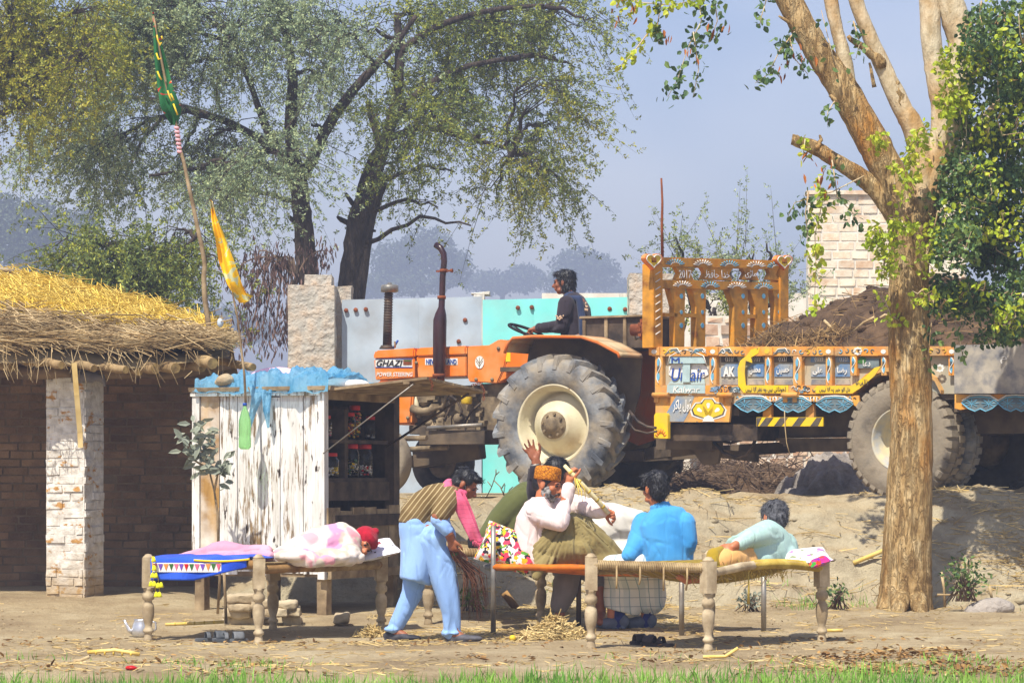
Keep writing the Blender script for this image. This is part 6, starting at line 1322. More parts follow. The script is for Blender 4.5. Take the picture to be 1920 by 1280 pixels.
stuffmesh('brushwood', [straws(c, d_*r.uniform(.15, .7, (n, 1)), .005*r.uniform(.5, 1.5, n), r, .12)], M['twig'])
t = thing('dead_weed', 'dry branching weed in front of the turquoise gate', 'plant', P(930, 932, 28.2)); m = MB()
for (pts) in ([(912, 932), (922, 912), (930, 888), (930, 880)], [(922, 912), (914, 902)], [(926, 900), (938, 912), (946, 930)], [(940, 916), (946, 906)], [(944, 928), (947, 908)], [(950, 932), (955, 918), (962, 912)], [(930, 890), (936, 884)]): m.tube([P(x, y, 28.2+random.uniform(-.05, .05)) for x, y in pts], .006, 4)
m.build('stems', M['twig'], t)
# ---------- charpoys (rope beds) and cot
def turned_leg(g, top, mat, par, w_=.088, blk=.37):
    g = Vector(g); h = top-g.z; zb2 = h*(1-blk); m = MB(); ph = random.uniform(0, .6)
    a = Vector((math.cos(ph), math.sin(ph), 0)); b_ = Vector((-a.y, a.x, 0)); hw = w_/2
    o = g+V(0, 0, zb2)-a*hw-b_*hw; m.obox(o, a*w_, b_*w_, V(0, 0, h-zb2-.02), .003)
    m.lathe(g+V(0, 0, h-.022), [(hw*.92, 0), (hw*.98, .012), (hw*.7, .02), (hw*.5, .032), (.001, .036)], 14)
    r_ = hw; P_ = [(.70, 0), (.78, .02), (.74, .06), (.62, .13), (.60, .16), (.86, .18), (.88, .22), (.64, .25), (.56, .30), (.72, .36), (.95, .48), (1.0, .60), (.92, .68), (.62, .73), (.60, .76), (.98, .79), (1.02, .84), (.98, .88), (.72, .92), (.8, .96), (.98, 1.0)]
    m.lathe(g, [(r_*a_*1.06, t*zb2) for a_, t in P_], 16)
    return m.build('leg', mat, par)
def rail(a, b_, rad, mat, par, wrap=None, arc=0, name='rail', wr=(0, 1)):
    a, b_ = Vector(a), Vector(b_); n = 14; q = [a.lerp(b_, i/n)+V(0, 0, arc*math.sin(math.pi*i/n))+Vector([random.uniform(-.002, .002) for _ in range(3)]) for i in range(n+1)]
    m = MB(); m.tube(q, [rad*random.uniform(.95, 1.05) for _ in q], 9); o = m.build(name, mat, par)
    if wrap:
        m = MB(); ln = (b_-a).length; k = int(ln*(wr[1]-wr[0])/.013); d_ = (b_-a).normalized(); x, _, z = frame(d_)
        pts = []
        for i in range(k*6):
            t = wr[0]+(wr[1]-wr[0])*i/(k*6); c_ = a.lerp(b_, t)+V(0, 0, arc*math.sin(math.pi*t)); an = i*math.pi/3; pts.append(c_+(x*math.cos(an)+z*math.sin(an))*(rad+.003+random.uniform(0, .002)))
        m.tube(pts, .0055, 4, cap=False); m.build('rope_wrapping', wrap, o)
    return o
def weave(c4, sag, mat, par, name='woven_bed', thick=.012, n=26):
    A_, B_, C_, D_ = c4; m = MB()
    m.grid(lambda u, v: A_.lerp(B_, u).lerp(D_.lerp(C_, u), v)-V(0, 0, sag*(math.sin(math.pi*u)*math.sin(math.pi*v))**.7 if 0 < u < 1 and 0 < v < 1 else 0), n, n)
    return m.build(name, mat, par, solid=thick)
def weavemat(name, c1, c2):
    t = NT(name); v = t.obj((1, 1, 1), (0, 0, R(35))); a = t.n('TexWave', {'Vector': v, 'Scale': 22.0, 'Distortion': 1.2, 'Detail': 1.0}); b_ = t.n('TexWave', {'Vector': t.obj((1, 1, 1), (0, 0, R(125))), 'Scale': 22.0, 'Distortion': 1.2, 'Detail': 1.0}, out=1); k = t.math('MULTIPLY', a, 1)
    k = t.n('TexWave', {'Vector': v, 'Scale': 22.0, 'Distortion': 1.2, 'Detail': 1.0}, out=1); k2 = t.math('ADD', k, b_)
    return t.done(t.ramp(t.math('MULTIPLY', k2, .5), [(.2, c1), (.7, c2)]), .9, k2, .6, .01)
rope = weavemat('jute_weave', C(132, 106, 70), C(190, 164, 116)); ropey = weavemat('yellowed_weave', C(126, 104, 40), C(184, 158, 66)); M['rope'] = pm('jute_rope', C(142, 116, 78), C(196, 172, 126), 9, bump=.3); M['ropey'] = pm('yellow_rope', C(168, 140, 52), C(206, 182, 92), 9, bump=.3)
def G(px, d): x = (px-960)*d/F; return V(x, d, gzs(x, d))
def charpoy(name, label, corners, hts, legmat, railmat, wv, sag, rz_, wraps, arcs=(0, 0, 0, 0), cat='rope bed', railr=.032):
    g = [G(*c) for c in corners]; mid = (g[0]+g[2])/2; t = thing(name, label, cat, mid)
    for q, h in zip(g, hts): turned_leg(q-V(0, 0, .01), q.z+h, legmat, t)
    tops = [V(q.x, q.y, q.z+h-rz_) for q, h in zip(g, hts)]
    for i in range(4):
        a, b_ = tops[i], tops[(i+1) % 4]; off = V(0, 0, -.02 if i % 2 else .02); rail(a+off, b_+off, railr, railmat, t, wraps[i] if not isinstance(wraps[i], tuple) else wraps[i][0], arcs[i], wr=wraps[i][1] if isinstance(wraps[i], tuple) else (.04, .96))
    weave([q+V(0, 0, .03) for q in tops], sag, wv, t); return t, tops
# left bed
bedL, tL = charpoy('rope_bed', 'wooden rope bed at the left with turned legs and a blue quilt over its end', [(278, 22.3), (485, 22.05), (715, 23.4), (512, 23.3)], [.645, .655, .62, .63], M['wood_pale'], M['wood_brown'], rope, .05, .085, [None, (M['rope'], (.42, .97)), M['rope'], M['rope']])
# right bed
bedR, tR = charpoy('rope_bed', 'weathered rope bed at the right with sagging yellowed weave and loose foot cords', [(1108, 21.24), (1328, 21.05), (1541, 22.1), (1330, 22.35)], [.675, .66, .665, .66], M['wood_pale'], M['wood_pale'], ropey, .15, .09, [M['rope'], (M['ropey'], (.38, .98)), M['ropey'], M['rope']], (0, .05, 0, 0))
# slack cords at its foot and hanging fibres
m = MB(); A_, B_ = tR[0], tR[1]
for k in range(11):
    p = A_.lerp(B_, .08+k*.08)+V(0, .02, 0); q = A_.lerp(B_, .12+k*.075)+(tR[3]-tR[0])*.22-V(0, 0, .07); m.tube([p, p.lerp(q, .5)-V(0, 0, .03), q], .004, 4)
    m.tube([p, q+V(.09, 0, 0)], .004, 4)
for k in range(4): p = A_.lerp(B_, .22+k*.2)-V(0, .035, -.02); m.tube([p, p-V(0, 0, random.uniform(.06, .13)), p-V(random.uniform(-.01, .01), 0, random.uniform(.13, .2))], .008, 5)
m.build('foot_cord', M['rope'], bedR)['kind'] = 'stuff'
r = np.random.default_rng(41); pts = []
for k in range(170): t_ = r.uniform(.02, .75); q = tR[1].lerp(tR[2], t_)+V(0, 0, .03*math.sin(math.pi*t_))+(tR[0]-tR[1])*r.uniform(-.02, .25)-V(0, 0, r.uniform(.02, .10)); pts.append(tuple(q))
pts = np.array(pts); d_ = np.stack([r.normal(0, .35, 170), r.normal(0, .3, 170), -r.uniform(.2, 1, 170)], 1)*r.uniform(.04, .16, (170, 1)); stuffmesh('hanging_fibre', [straws(pts, d_, .0035, r, .2)], M['ropey'], bedR)
m = MB(); m.tube([P(1403, 1074, 21.4), P(1404, 1100, 21.4), P(1403, 1132, 21.4)], [.006, .007, .012], 5); m.build('hanging_cord', M['ropey'], bedR)
# bed behind, half hidden
bedB, tB = charpoy('rope_bed', 'rope bed half hidden behind the orange railed cot', [(803, 23.75), (1014, 23.7), (1046, 24.75), (838, 24.8)], [.64, .64, .63, .63], M['wood_pale'], M['wood_brown'], rope, .05, .08, [M['rope'], M['rope'], M['rope'], M['rope']])
# metal cot with orange end rail
cg = [G(925, 23.0), G(1278, 22.7), G(1432, 23.15), G(1085, 23.4)]; cot = thing('metal_cot', 'steel legged cot with an orange end rail and grey pipe legs', 'cot', (cg[0]+cg[2])/2)
orail = pm('orange_band', C(206, 104, 10), C(226, 130, 24), 8, rough=.7, bump=.3, dirt=(C(150, 80, 24), .8, 9)); CZ = .545
for i, q in enumerate(cg):
    m = MB(); m.tube([q-V(0, 0, .01), V(q.x, q.y, CZ if i else .86)], .021, 12); m.build('leg', M['steel'] if i != 3 else M['blackmetal'], cot)
ct = [V(q.x, q.y, CZ-.01) for q in cg]
rail(ct[0], ct[3], .026, orail, cot); rail(ct[0], ct[1], .026, orail, cot); rail(ct[1], ct[2], .022, M['steel'], cot); rail(ct[3], ct[2], .022, M['steel'], cot)
weave([ct[0], ct[3], ct[2], ct[1]], .07, orail, cot, 'woven_band')
# quilt over the foot of the left bed
def onAB(t_, dn, out=0): q = tL[0].lerp(tL[1], t_); n = V(-(tL[1]-tL[0]).y, (tL[1]-tL[0]).x, 0).normalized(); return q-n*(.05+out)+V(0, 0, .055-dn)
nL = V(-(tL[1]-tL[0]).y, (tL[1]-tL[0]).x, 0).normalized()
def quiltf(u, v):
    t_ = .055+.86*u; drop = (.155-.10*max(0, u-.45)/.55)
    if v < .5: q = tL[0].lerp(tL[1], t_)+nL*(.55*(1-v/.5)-.03)+V(0, 0, .07); return q+V(0, 0, .012*math.sin(u*17+v*6))
    return onAB(t_, drop*(v-.5)/.5, .008*math.sin(u*14+v*3)+.01)
m = MB(); m.grid(quiltf, 40, 20); qb = cloth('blue_quilt', C(34, 72, 190), C(52, 96, 214)); quilt = m.build('quilt', qb, None, solid=.012); tag(quilt, 'bright blue quilt with a border of coloured triangles over the bed end', 'quilt')
m = MB(); m.grid(lambda u, v: onAB(.075+.62*u, .022+.070*v, .022+.008*math.sin((.02+u*.72)*14+2)), 30, 2); bd = m.build('white_border', M['c_white'], quilt)
tcol = [M['c_rose'], cloth('violet', C(110, 70, 170), C(120, 80, 180)), M['orange'], M['green'], M['c_rose'], cloth('violet', C(110, 70, 170), C(120, 80, 180)), M['red'], M['green']]
for k in range(13):
    u0 = k/13+.004; u1 = (k+1)/13-.004; f = lambda u, dn: onAB(.075+.62*u, dn, .026+.008*math.sin((.02+u*.72)*14+2)); m = MB(); m.prism([f(u0, .030), f(u1, .030), f((u0+u1)/2, .082)], -nL*.002); m.build('triangle_patch', tcol[k % 8], bd)
m = MB(); m.grid(lambda u, v: onAB(.45+.50*u, -.006+.016*v-.010*u+.012*math.sin(u*3), .024), 20, 2); m.build('yellow_edge', M['yellow'], quilt, solid=.006)
# strings of yellow tassels
tas = thing('tassel_string', 'strings of yellow pompoms hanging from the left bed post', 'tassels', P(286, 1045, 22.2)); rr = random.Random(4)
m = MB(); m.tube([P(285, 1042, 22.2), P(286, 1070, 22.2), P(292, 1112, 22.2)], .003, 4); m.tube([P(288, 1055, 22.2), P(296, 1080, 22.2), P(300, 1112, 22.2)], .003, 4); m.build('string', M['yellow'], tas)
tm = cloth('yellow_wool', C(214, 210, 20), C(236, 232, 50), 20)
for (x, y) in ((288, 1046), (289, 1062), (286, 1076), (292, 1076), (283, 1092), (289, 1092), (296, 1095), (302, 1094), (293, 1112), (299, 1112)):
    m = Blob(); c_ = P(x, y, 22.17); m.lathe(c_-V(0, 0, .02), [(.004, .034), (.010, .028), (.016, .010), (.021, -.006), (.012, -.008)], 9); m.build('pompom', tm, tas)
# ---------- bedding
def patterned(name, base, cols, sc, th=.56, bump=.3, sf=.02):
    t = NT(name); c = t.ramp(t.noise(2, None, 3), [(.3, base), (.7, tuple(x*1.06 for x in base[:3])+(1,))]); v = t.n('Mapping', {'Vector': t.mix(.05, t.obj(), t.n('TexNoise', {'Vector': t.obj(), 'Scale': 5.0}, out=1), 'ADD')})
    for i, col in enumerate(cols): c = t.mix(t.ramp(t.n('TexNoise', {'Scale': sc*(1+.35*i), 'Vector': t.obj((1, 1, 1), (0, 0, 0), (7.3*i, 3.1*i, 0)), 'Detail': 1.0}), [(th, 0), (th+sf, 1)]), c, col)
    return t.done(c, .95, t.noise(18, None, 4), bump, .012, 0, .1, Sheen_Weight=.3)
blank = patterned('floral_blanket', C(228, 214, 200), [C(206, 150, 180), C(228, 160, 166), C(196, 184, 162), C(226, 212, 200)], 4, .54, .5, .07)
m = Blob()
b0 = [P(515, 1046, 22.75), P(560, 1034, 22.75), P(600, 1024, 22.85), P(640, 1020, 22.95), P(662, 1024, 23.0)]
m.chain(b0, [.05, .115, .155, .165, .11], 14); m.ell(P(560, 1042, 22.5), (.20, .22, .07)); m.ell(P(610, 1044, 22.65), (.26, .22, .07)); m.ell(P(652, 1038, 22.75), (.10, .16, .085)); m.ell(P(600, 1008, 22.9), (.12, .12, .09)); m.ell(P(640, 1000, 22.95), (.09, .1, .09))
m.chain([P(540, 1050, 22.4), P(580, 1052, 22.35), P(620, 1050, 22.42)], [.035, .055, .04]); m.chain([P(645, 1042, 22.62), P(672, 1044, 22.7)], [.06, .045])
bk2 = m.fuse('blanket', blank, None, .012, 3, [(.017, 4, (.8, .2, .5), .25, 3), (.007, 12, (.5, .2, .8), .3, 4)]); tag(bk2, 'cream and pink flowered blanket wrapped round the sleeping person', 'blanket')
m = Blob(); m.chain([P(333, 1042, 22.85), P(365, 1036, 22.85), P(400, 1030, 22.85), P(420, 1028, 22.85), P(455, 1036, 22.8), P(498, 1036, 22.7)], [.035, .05, .07, .075, .06, .065]); m.chain([P(395, 1044, 22.65), P(450, 1044, 22.6), P(505, 1042, 22.6)], [.03, .04, .03]); m.ell(P(430, 1046, 22.75), (.35, .15, .035))
o = m.fuse('blanket', cloth('mauve_blanket', C(196, 140, 160), C(216, 166, 180)), None, .011, 3, [(.030, 6, (.9, .2, .3), .3, 6), (.010, 15, (.9, .2, .3), .3, 7)]); tag(o, 'plain mauve blanket crumpled on the empty half of the left bed', 'blanket')
def pillow(c_, r_, name, mat, label, cat='pillow', X=(1, 0, 0), Y=(0, 1, 0)):
    m = Blob(); X, Y = Vector(X).normalized(), Vector(Y); Y = (Y-X*Y.dot(X)).normalized(); Z = X.cross(Y); vs = []
    def f(u, v, s_): a, b_ = u*2-1, v*2-1; t_ = max(0, (1-a**4)*(1-b_**4))**.55; return Vector(c_)+X*a*r_[0]*(1-.06*(1-abs(b_)))+Y*b_*r_[1]*(1-.06*(1-abs(a)))+Z*s_*r_[2]*t_
    m.grid(lambda u, v: f(u, v, 1), 16, 16); m.grid(lambda u, v: f(u, v, -1), 16, 16); o = m.build(name, mat); fold(o.data, .006, 8, X, .4, 3)
    bm = bmesh.new(); bm.from_mesh(o.data); bmesh.ops.remove_doubles(bm, verts=bm.verts, dist=.001); bm.to_mesh(o.data); bm.free(); return tag(o, label, cat)
pillow(P(704, 1030, 23.2), (.17, .17, .04), 'pillow', patterned('white_pillow', C(226, 226, 232), [C(150, 60, 70), C(40, 36, 40)], 13, .66), 'white pillow with a dark embroidered line under the red cap', X=(.9, .25, .22), Y=(-.3, .9, .3))
pillow(P(1512, 1044, 22.05), (.17, .15, .05), 'pillow', patterned('white_green_pillow', C(226, 224, 222), [C(140, 150, 110), C(170, 120, 170)], 12, .64), 'white pillow printed with green and mauve leaves beside the reclining man', X=(1, .1, .1), Y=(-.1, .9, .25))
o = pillow(P(1532, 1050, 21.98), (.08, .12, .035), 'cushion', patterned('bright_cushion', C(190, 40, 120), [C(60, 150, 50), C(230, 60, 30), C(120, 40, 150)], 16, .53), 'small magenta and green cushion at the right bed post', 'cushion', (.9, .1, .3), (-.1, .9, .2))
flor = patterned('red_floral', C(228, 222, 212), [C(238, 62, 92), C(236, 70, 100), C(90, 150, 50), C(240, 180, 30), C(50, 40, 50)], 11, .575)
pillow(P(960, 1030, 23.15), (.17, .26, .10), 'pillow', flor, 'upright floral pillow of pink, white and green behind the old man', X=(.35, .3, .85), Y=(.9, -.1, .0))
o = pillow(P(922, 1024, 23.55), (.13, .12, .05), 'cushion', patterned('coral_cushion', C(238, 80, 104), [C(240, 232, 226), C(120, 100, 100)], 9, .58), 'coral pink patterned cloth lying by the black sock', 'cushion', (.9, .3, -.2), (-.2, .9, .2))
m = MB(); m.lathe(P(947, 1058, 23.3)-V(0, 0, .05), [(.13, 0), (.17, .02), (.17, .05), (.1, .06)], 20); o = m.build('basin', M['tyre'], None); tag(o, 'dark ribbed rubber pan beneath the floral pillow', 'pan')
m = Blob(); m.chain([P(1110, 1010, 23.7), P(1150, 985, 23.75), P(1185, 990, 23.8), P(1205, 1020, 23.8)], [.14, .19, .18, .14]); m.ell(P(1150, 1035, 23.75), (.3, .2, .14)); m.ell(P(1140, 960, 23.75), (.14, .12, .08))
t_ = NT('white_shawl'); cw = t_.ramp(t_.noise(3), [(.3, C(206, 200, 184)), (.7, C(236, 232, 220))]); cw = t_.mix(t_.ramp(t_.noise(4, t_.obj((1, 1, 2)), 5), [(.62, 0), (.75, .5)]), cw, C(150, 142, 120)); wm = t_.done(cw, .95, t_.noise(20), .3, .01)
o = m.fuse('cloth_bundle', wm, None, .014, 4, [(.03, 4, (.5, .2, -.7), .3, 5), (.008, 14, (.5, 0, -.6), .3, 6)]); tag(o, 'large white cloth bundle behind the knees of the old man', 'cloth bundle')
# ---------- small things on the ground
kt = thing('kettle', 'battered aluminium kettle without lid beside the left bed leg', 'kettle', G(266, 22.6)); k0 = G(266, 22.6)
al = pm('aluminium', C(190, 190, 192), C(224, 224, 226), 9, rough=.35, metal=.75, bump=.1)
m = MB(); m.lathe(k0, [(.06, 0), (.075, .01), (.08, .05), (.072, .09), (.058, .125), (.062, .135), (.054, .132), (.05, .12)], 20, cap=False); m.build('kettle_body', al, kt)
m = MB(); m.tube([k0+V(-.065, 0, .035), k0+V(-.10, 0, .05), k0+V(-.118, 0, .09), k0+V(-.135, 0, .13)], [.022, .017, .012, .009], 8); m.build('spout', al, kt)
m = MB(); m.tube([k0+V(.06, 0, .12), k0+V(.105, 0, .11), k0+V(.11, 0, .06), k0+V(.07, 0, .03)], .008, 6); m.build('handle', al, kt)
def sandal(px, d, rz, mat, name, label, group, strap=True):
    g = G(px, d); t = thing(name, label, name.split('_')[-1], g, group); Rm = Matrix.Rotation(rz, 3, 'Z'); f = lambda x, y, z: g+Rm @ V(x, y, z)
    m = MB(); out = [(-.13, .03), (-.135, 0), (-.13, -.03), (-.06, -.035), (.04, -.045), (.1, -.045), (.135, -.02), (.138, .015), (.11, .042), (.04, .045), (-.06, .035)]; m.prism([f(x, y, .0) for x, y in out], V(0, 0, .026)); m.build('sole', mat, t, bevel=.006)
    m = MB()
    def st(x0, x1, h): 
        m.grid(lambda u, v: f(x0+(x1-x0)*u, .047*math.cos(math.pi*v), .022+h*math.sin(math.pi*v)), 4, 10)
    st(.02, .10, .055)
    if strap: st(-.05, -.02, .05)
    m.build('strap', mat, t, solid=.006); return t
rub = pm('grey_rubber', C(74, 78, 82), C(112, 114, 116), 9, rough=.7, bump=.3)
sandal(398, 22.15, R(20), rub, 'rubber_sandal', 'grey rubber sandal under the left bed, the left one of the pair', 'grey sandals'); sandal(432, 22.12, R(15), rub, 'rubber_sandal', 'grey rubber sandal under the left bed, the right one of the pair', 'grey sandals')
lea = pm('dark_leather', C(40, 34, 34), C(74, 62, 58), 9, rough=.5, bump=.2); sandal(1213, 21.75, R(200), lea, 'leather_sandal', 'dark strappy sandal lying flat left of the other near the right bed', 'dark sandals'); sandal(1232, 21.6, R(150), lea, 'leather_sandal', 'dark strappy sandal lying nearest the right bed post', 'dark sandals')
# rough stones stacked under the left bed
rr = random.Random(8); SG = [(455, 1122, .115, .035), (450, 1136, .09, .03), (493, 1132, .10, .035), (535, 1132, .09, .035), (445, 1150, .11, .035), (480, 1148, .07, .03), (515, 1147, .11, .04), (550, 1146, .06, .035), (465, 1163, .13, .038), (548, 1162, .08, .04), (430, 1160, .05, .035), (640, 1158, .06, .035), (500, 1162, .06, .03)]
lab = ['pale flat stone on the very top of the stack under the left bed', 'stone second from top at the left side of the stack', 'broad stone near the middle of the upper row in the stack', 'tan stone at the right end of the upper row in the stack', 'brown brick chunk left in the middle row of the stack', 'small stone wedged in the middle row of the stack', 'grey block right of centre in the middle row of the stack', 'small lump at the right end of the middle row of the stack', 'wide grey stone at the bottom left of the stack', 'rounded stone at the bottom right of the stack', 'stone chip beside the thin prop stick', 'lone pale stone on the ground right of the stack', 'small stone at the bottom centre of the stack']
for (x, y, w_, h), lb_ in zip(SG, lab):
    d = 23.75+rr.uniform(-.1, .1); c_ = P(x, y, d); m = Blob(); m.obox(c_-V(w_, .09, h), V(2*w_, 0, rr.uniform(-.01, .01)), V(0, .18, 0), V(0, 0, 2*h), .012); o = m.fuse('stone', M['stone'], None, .014, 3, (.012, 12, (0, 0, 1), 1, rr.randrange(99), False)); tag(o, lb_, 'stone', 'stones stacked under the left bed')
m = Blob(); c_ = P(1850, 1130, 24.9); m.ell(c_-V(0, 0, .06), (.2, .12, .11), (1, 0, .2), (0, 1, 0)); m.ell(c_+V(.1, 0, -.04), (.13, .1, .07)); o = m.fuse('stone', M['ash'], None, .015, 2, (.02, 6, (0, 0, 1), 1, 5, False)); tag(o, 'grey slanting stone at the foot of the bank on the right', 'stone')
def stick(pts, d, rad, mat, name, label, cat, n=7, nodes=False):
    q = [P(x, y, d if len(p) < 3 else p[2]) for p in pts for x, y in [p[:2]]]; t = None
    for p in q: p.z = max(p.z, gzs(p.x, p.y)+rad) if d else p.z
    m = MB(); m.tube(q, rad, n); o = m.build(name, mat); tag(o, label, cat)
    if nodes:
        m = MB()
        for k in range(1, 6): c_ = q[0].lerp(q[-1], k/6); ax = (q[-1]-q[0]).normalized(); m.lathe(c_-ax*.006, [(rad*1.02, 0), (rad*1.2, .006), (rad*1.02, .012)], n, ax)
        m.build('cane_node', M['straw_y'], o)['kind'] = 'stuff'
    return o
def gd(y, d0=22): 
    d = d0
    for _ in range(20): d = (H-gzs(0, d))*F/(y-900)
    return d
cane = pm('sugar_cane', C(214, 178, 84), C(232, 206, 130), 8, rough=.5, bump=.1, isl=.1)
stick([(310, 1170), (365, 1168), (420, 1165)], gd(1168), .013, cane, 'sugarcane_stalk', 'yellow cane stalk lying under the left bed', 'cane', nodes=True)
stick([(164, 1222), (215, 1218), (240, 1222), (262, 1230)], gd(1224), .014, cane, 'sugarcane_stalk', 'curved pale cane lying nearest the grass on the left', 'cane', nodes=True)
stick([(168, 1230), (150, 1240), (138, 1250)], gd(1240), .012, M['reed'], 'sugarcane_stalk', 'short pale split cane below the curved one', 'cane')
stick([(1318, 1248), (1360, 1236), (1384, 1214)], gd(1236), .012, cane, 'sugarcane_stalk', 'bent cane lying in front of the right bed', 'cane')
stick([(1551, 1183), (1580, 1182)], gd(1183), .013, cane, 'sugarcane_stalk', 'short yellow cane piece right of the right bed', 'cane')
stick([(1358, 1178), (1410, 1176)], gd(1177), .008, M['reed'], 'sugarcane_stalk', 'thin pale straw stick under the right bed', 'cane')
stick([(420, 1070, 23.2), (422, 1110, 23.2), (424, 1168, 23.2)], 0, .012, M['wood_grey'], 'prop_stick', 'thin upright stick standing under the left bed', 'stick')
stick([(1600, 1055, 25.9), (1660, 1030, 25.9)], 0, .02, cane, 'sugarcane_stalk', 'long pale cane lying on the bank left of the trunk', 'cane')
stick([(945, 1110, 25.1), (968, 1140, 25.1)], 0, .035, M['wood_brown'], 'log', 'short broken log leaning below the bank behind the cot', 'log')
stick([(1765, 1072, 25.0), (1770, 1100, 25.0), (1772, 1138, 25.0)], 0, .012, M['reed'], 'dry_stalk', 'dry upright stalk right of the tree base', 'stalk'); stick([(1757, 1114, 24.9), (1800, 1115, 24.9)], 0, .009, M['reed'], 'dry_stalk', 'dry flat stalk crossing the upright one by the tree base', 'stalk')
stick([(1855, 1098, 25.1), (1860, 1122, 25.1)], 0, .012, M['reed'], 'dry_stalk', 'short cut stalk standing behind the grey stone', 'stalk')
r = np.random.default_rng(51)
def strawheap(px, d, rx, h, n, label, ln, seed):
    r = np.random.default_rng(seed); g = G(px, d); u = r.normal(0, .42, (n, 2)); hh = h*np.exp(-(u**2).sum(1)*3.0)*r.uniform(.1, 1, n); c = np.stack([g.x+u[:, 0]*rx, d+u[:, 1]*rx*.8, g.z+.006+hh], 1); d_ = r.normal(size=(n, 3))*np.array([1, 1, .45]); d_ /= np.linalg.norm(d_, axis=1, keepdims=True)
    v, f = straws(c, d_*r.uniform(.3, 1, (n, 1))*ln, .0045*r.uniform(.6, 1.4, n), r, .06); o = link('straw_heap', npmesh('straw_heap', v, f), M['straw']); tag(o, label, 'straw heap')
strawheap(1040, 22.55, .30, .17, 1100, 'heap of chopped pale straw beside the orange railed cot', .16, 3); strawheap(700, 22.75, .12, .08, 240, 'small tuft of straw behind the rear heel of the boy', .15, 4)
m = MB(); m.sphere(G(961, 22.3)+V(0, 0, .022), .026, 12, 8); o = m.build('lemon', M['yellow']); tag(o, 'small yellow fruit lying alone on the ground before the straw heap', 'fruit')
m = Blob(); g = G(247, 18.75); m.ell(g+V(0, 0, .015), (.04, .03, .014)); o = m.fuse('wrapper', M['red'], None, .006, 1, (.008, 20)); tag(o, 'crumpled red wrapper at the edge of the grass', 'wrapper')
# dusty leafy branch standing by the kiosk
pl = thing('sapling', 'dusty broad leaved sapling standing against the kiosk corner', 'sapling', P(405, 1020, 24.3)); m = MB()
for pts in ([(410, 1030), (408, 960), (402, 920), (392, 880), (380, 850), (372, 830), (368, 800)], [(402, 920), (408, 890), (420, 870), (425, 850)], [(392, 880), (360, 860), (345, 845)], [(380, 850), (395, 825), (405, 810)]): m.tube([P(x, y, 24.3) for x, y in pts], list(np.linspace(.012, .004, len(pts))), 5)
m.tube([P(410, 1030, 24.3), P(412, 1085, 24.4), P(408, 1150, 24.45)], .012, 5); m.build('stem', M['wood_grey'], pl); r = np.random.default_rng(61); pr = []
for (x, y, n_, s_) in ((368, 800, 14, .13), (378, 830, 14, .13), (355, 845, 12, .13), (395, 812, 10, .12), (372, 860, 12, .12), (350, 815, 8, .12), (408, 880, 12, .12), (424, 860, 8, .11), (385, 885, 10, .12), (395, 850, 8, .12), (415, 900, 6, .11)):
    c = np.array(P(x, y, 24.22))+r.normal(0, .035, (n_, 3)); ax = r.normal(size=(n_, 3))*np.array([1, .6, .7])+np.array([0, -.2, -.15]); pr.append(leaves(c, s_*r.uniform(.7, 1.15, n_), r, axis=ax, asp=.42, nrm=r.normal(size=(n_, 3))*.6+np.array([0, -1, .6])))
v, f = join(pr); o = link('leaf_cluster', npmesh('leaf_cluster', v, f), M['dustleaf'], pl); o['kind'] = 'stuff'
def bush(px, py, d, rx, ry, n, mat, label, name, cat, sz, seed, stems=14):
    r = np.random.default_rng(seed); t = thing(name, label, cat, P(px, py+ry, d)); u = r.normal(size=(n, 3)); u /= np.linalg.norm(u, axis=1, keepdims=True); u *= r.uniform(0, 1, (n, 1))**.5; c = np.array(P(px, py, d))+u*np.array([L(rx, d), .15, L(ry, d)]); v, f = leaves(c, sz*r.uniform(.6, 1.2, n), r, asp=.5, axis=r.normal(size=(n, 3))+np.array([0, -.2, .3])); link('foliage', npmesh('foliage', v, f), mat, t)['kind'] = 'stuff'
    m = MB(); b_ = P(px, py+ry, d)
    for k in range(stems): e = Vector(c[r.integers(n)]); m.tube([b_+V(r.normal(0, .06), 0, -.03), (b_+e)/2+V(0, 0, .04), e], [.006, .005, .003], 4)
    m.build('stems', M['twig'], t)['kind'] = 'stuff'
bush(1810, 1080, 24.9, 50, 40, 190, M['shisham'], 'small dark leafy shrub growing from the bank beside the trunk', 'bank_shrub', 'shrub', .055, 71, 40)
bush(1405, 1125, 24.7, 30, 14, 110, M['dustleaf'], 'pale grey creeping weed under the right bed', 'creeping_weed', 'weed', .05, 72); bush(1570, 1110, 24.9, 26, 24, 60, M['shisham'], 'thin green weed at the foot of the bank left of the trunk', 'weed', 'weed', .05, 73, 20)
bush(880, 1120, 24.9, 34, 22, 90, M['grass'], 'green weed growing behind the broom', 'weed', 'weed', .05, 74, 16)
# ---------- people
def head(bl, c, face, up, s=1.0):
    c = Vector(c); f = Vector(face).normalized(); u = Vector(up); u = (u-f*u.dot(f)).normalized(); sd = f.cross(u)
    E = lambda o, r, X=sd, Y=f: bl.ell(c+(sd*o[0]+f*o[1]+u*o[2])*s, tuple(q*s for q in r), X, Y)
    E((0, -.012, .025), (.074, .096, .092)); E((0, .025, -.045), (.060, .066, .068)); E((0, .055, -.092), (.030, .028, .024)); E((0, .070, -.02), (.046, .026, .05))
    E((0, .083, .022), (.052, .016, .013)); bl.cap(c+(f*.088+u*.012)*s, c+(f*.118-u*.030)*s, .009*s, .0165*s, 8); E((0, .104, -.034), (.020, .013, .010)); E((0, .092, -.058), (.026, .014, .011)); E((0, .091, -.070), (.022, .013, .009))
    for q in (-1, 1): E((q*.043, .062, -.022), (.024, .024, .024)); E((q*.076, -.005, -.008), (.011, .021, .034)); E((q*.05, .03, -.075), (.02, .035, .022))
    return c, f, u, sd, s
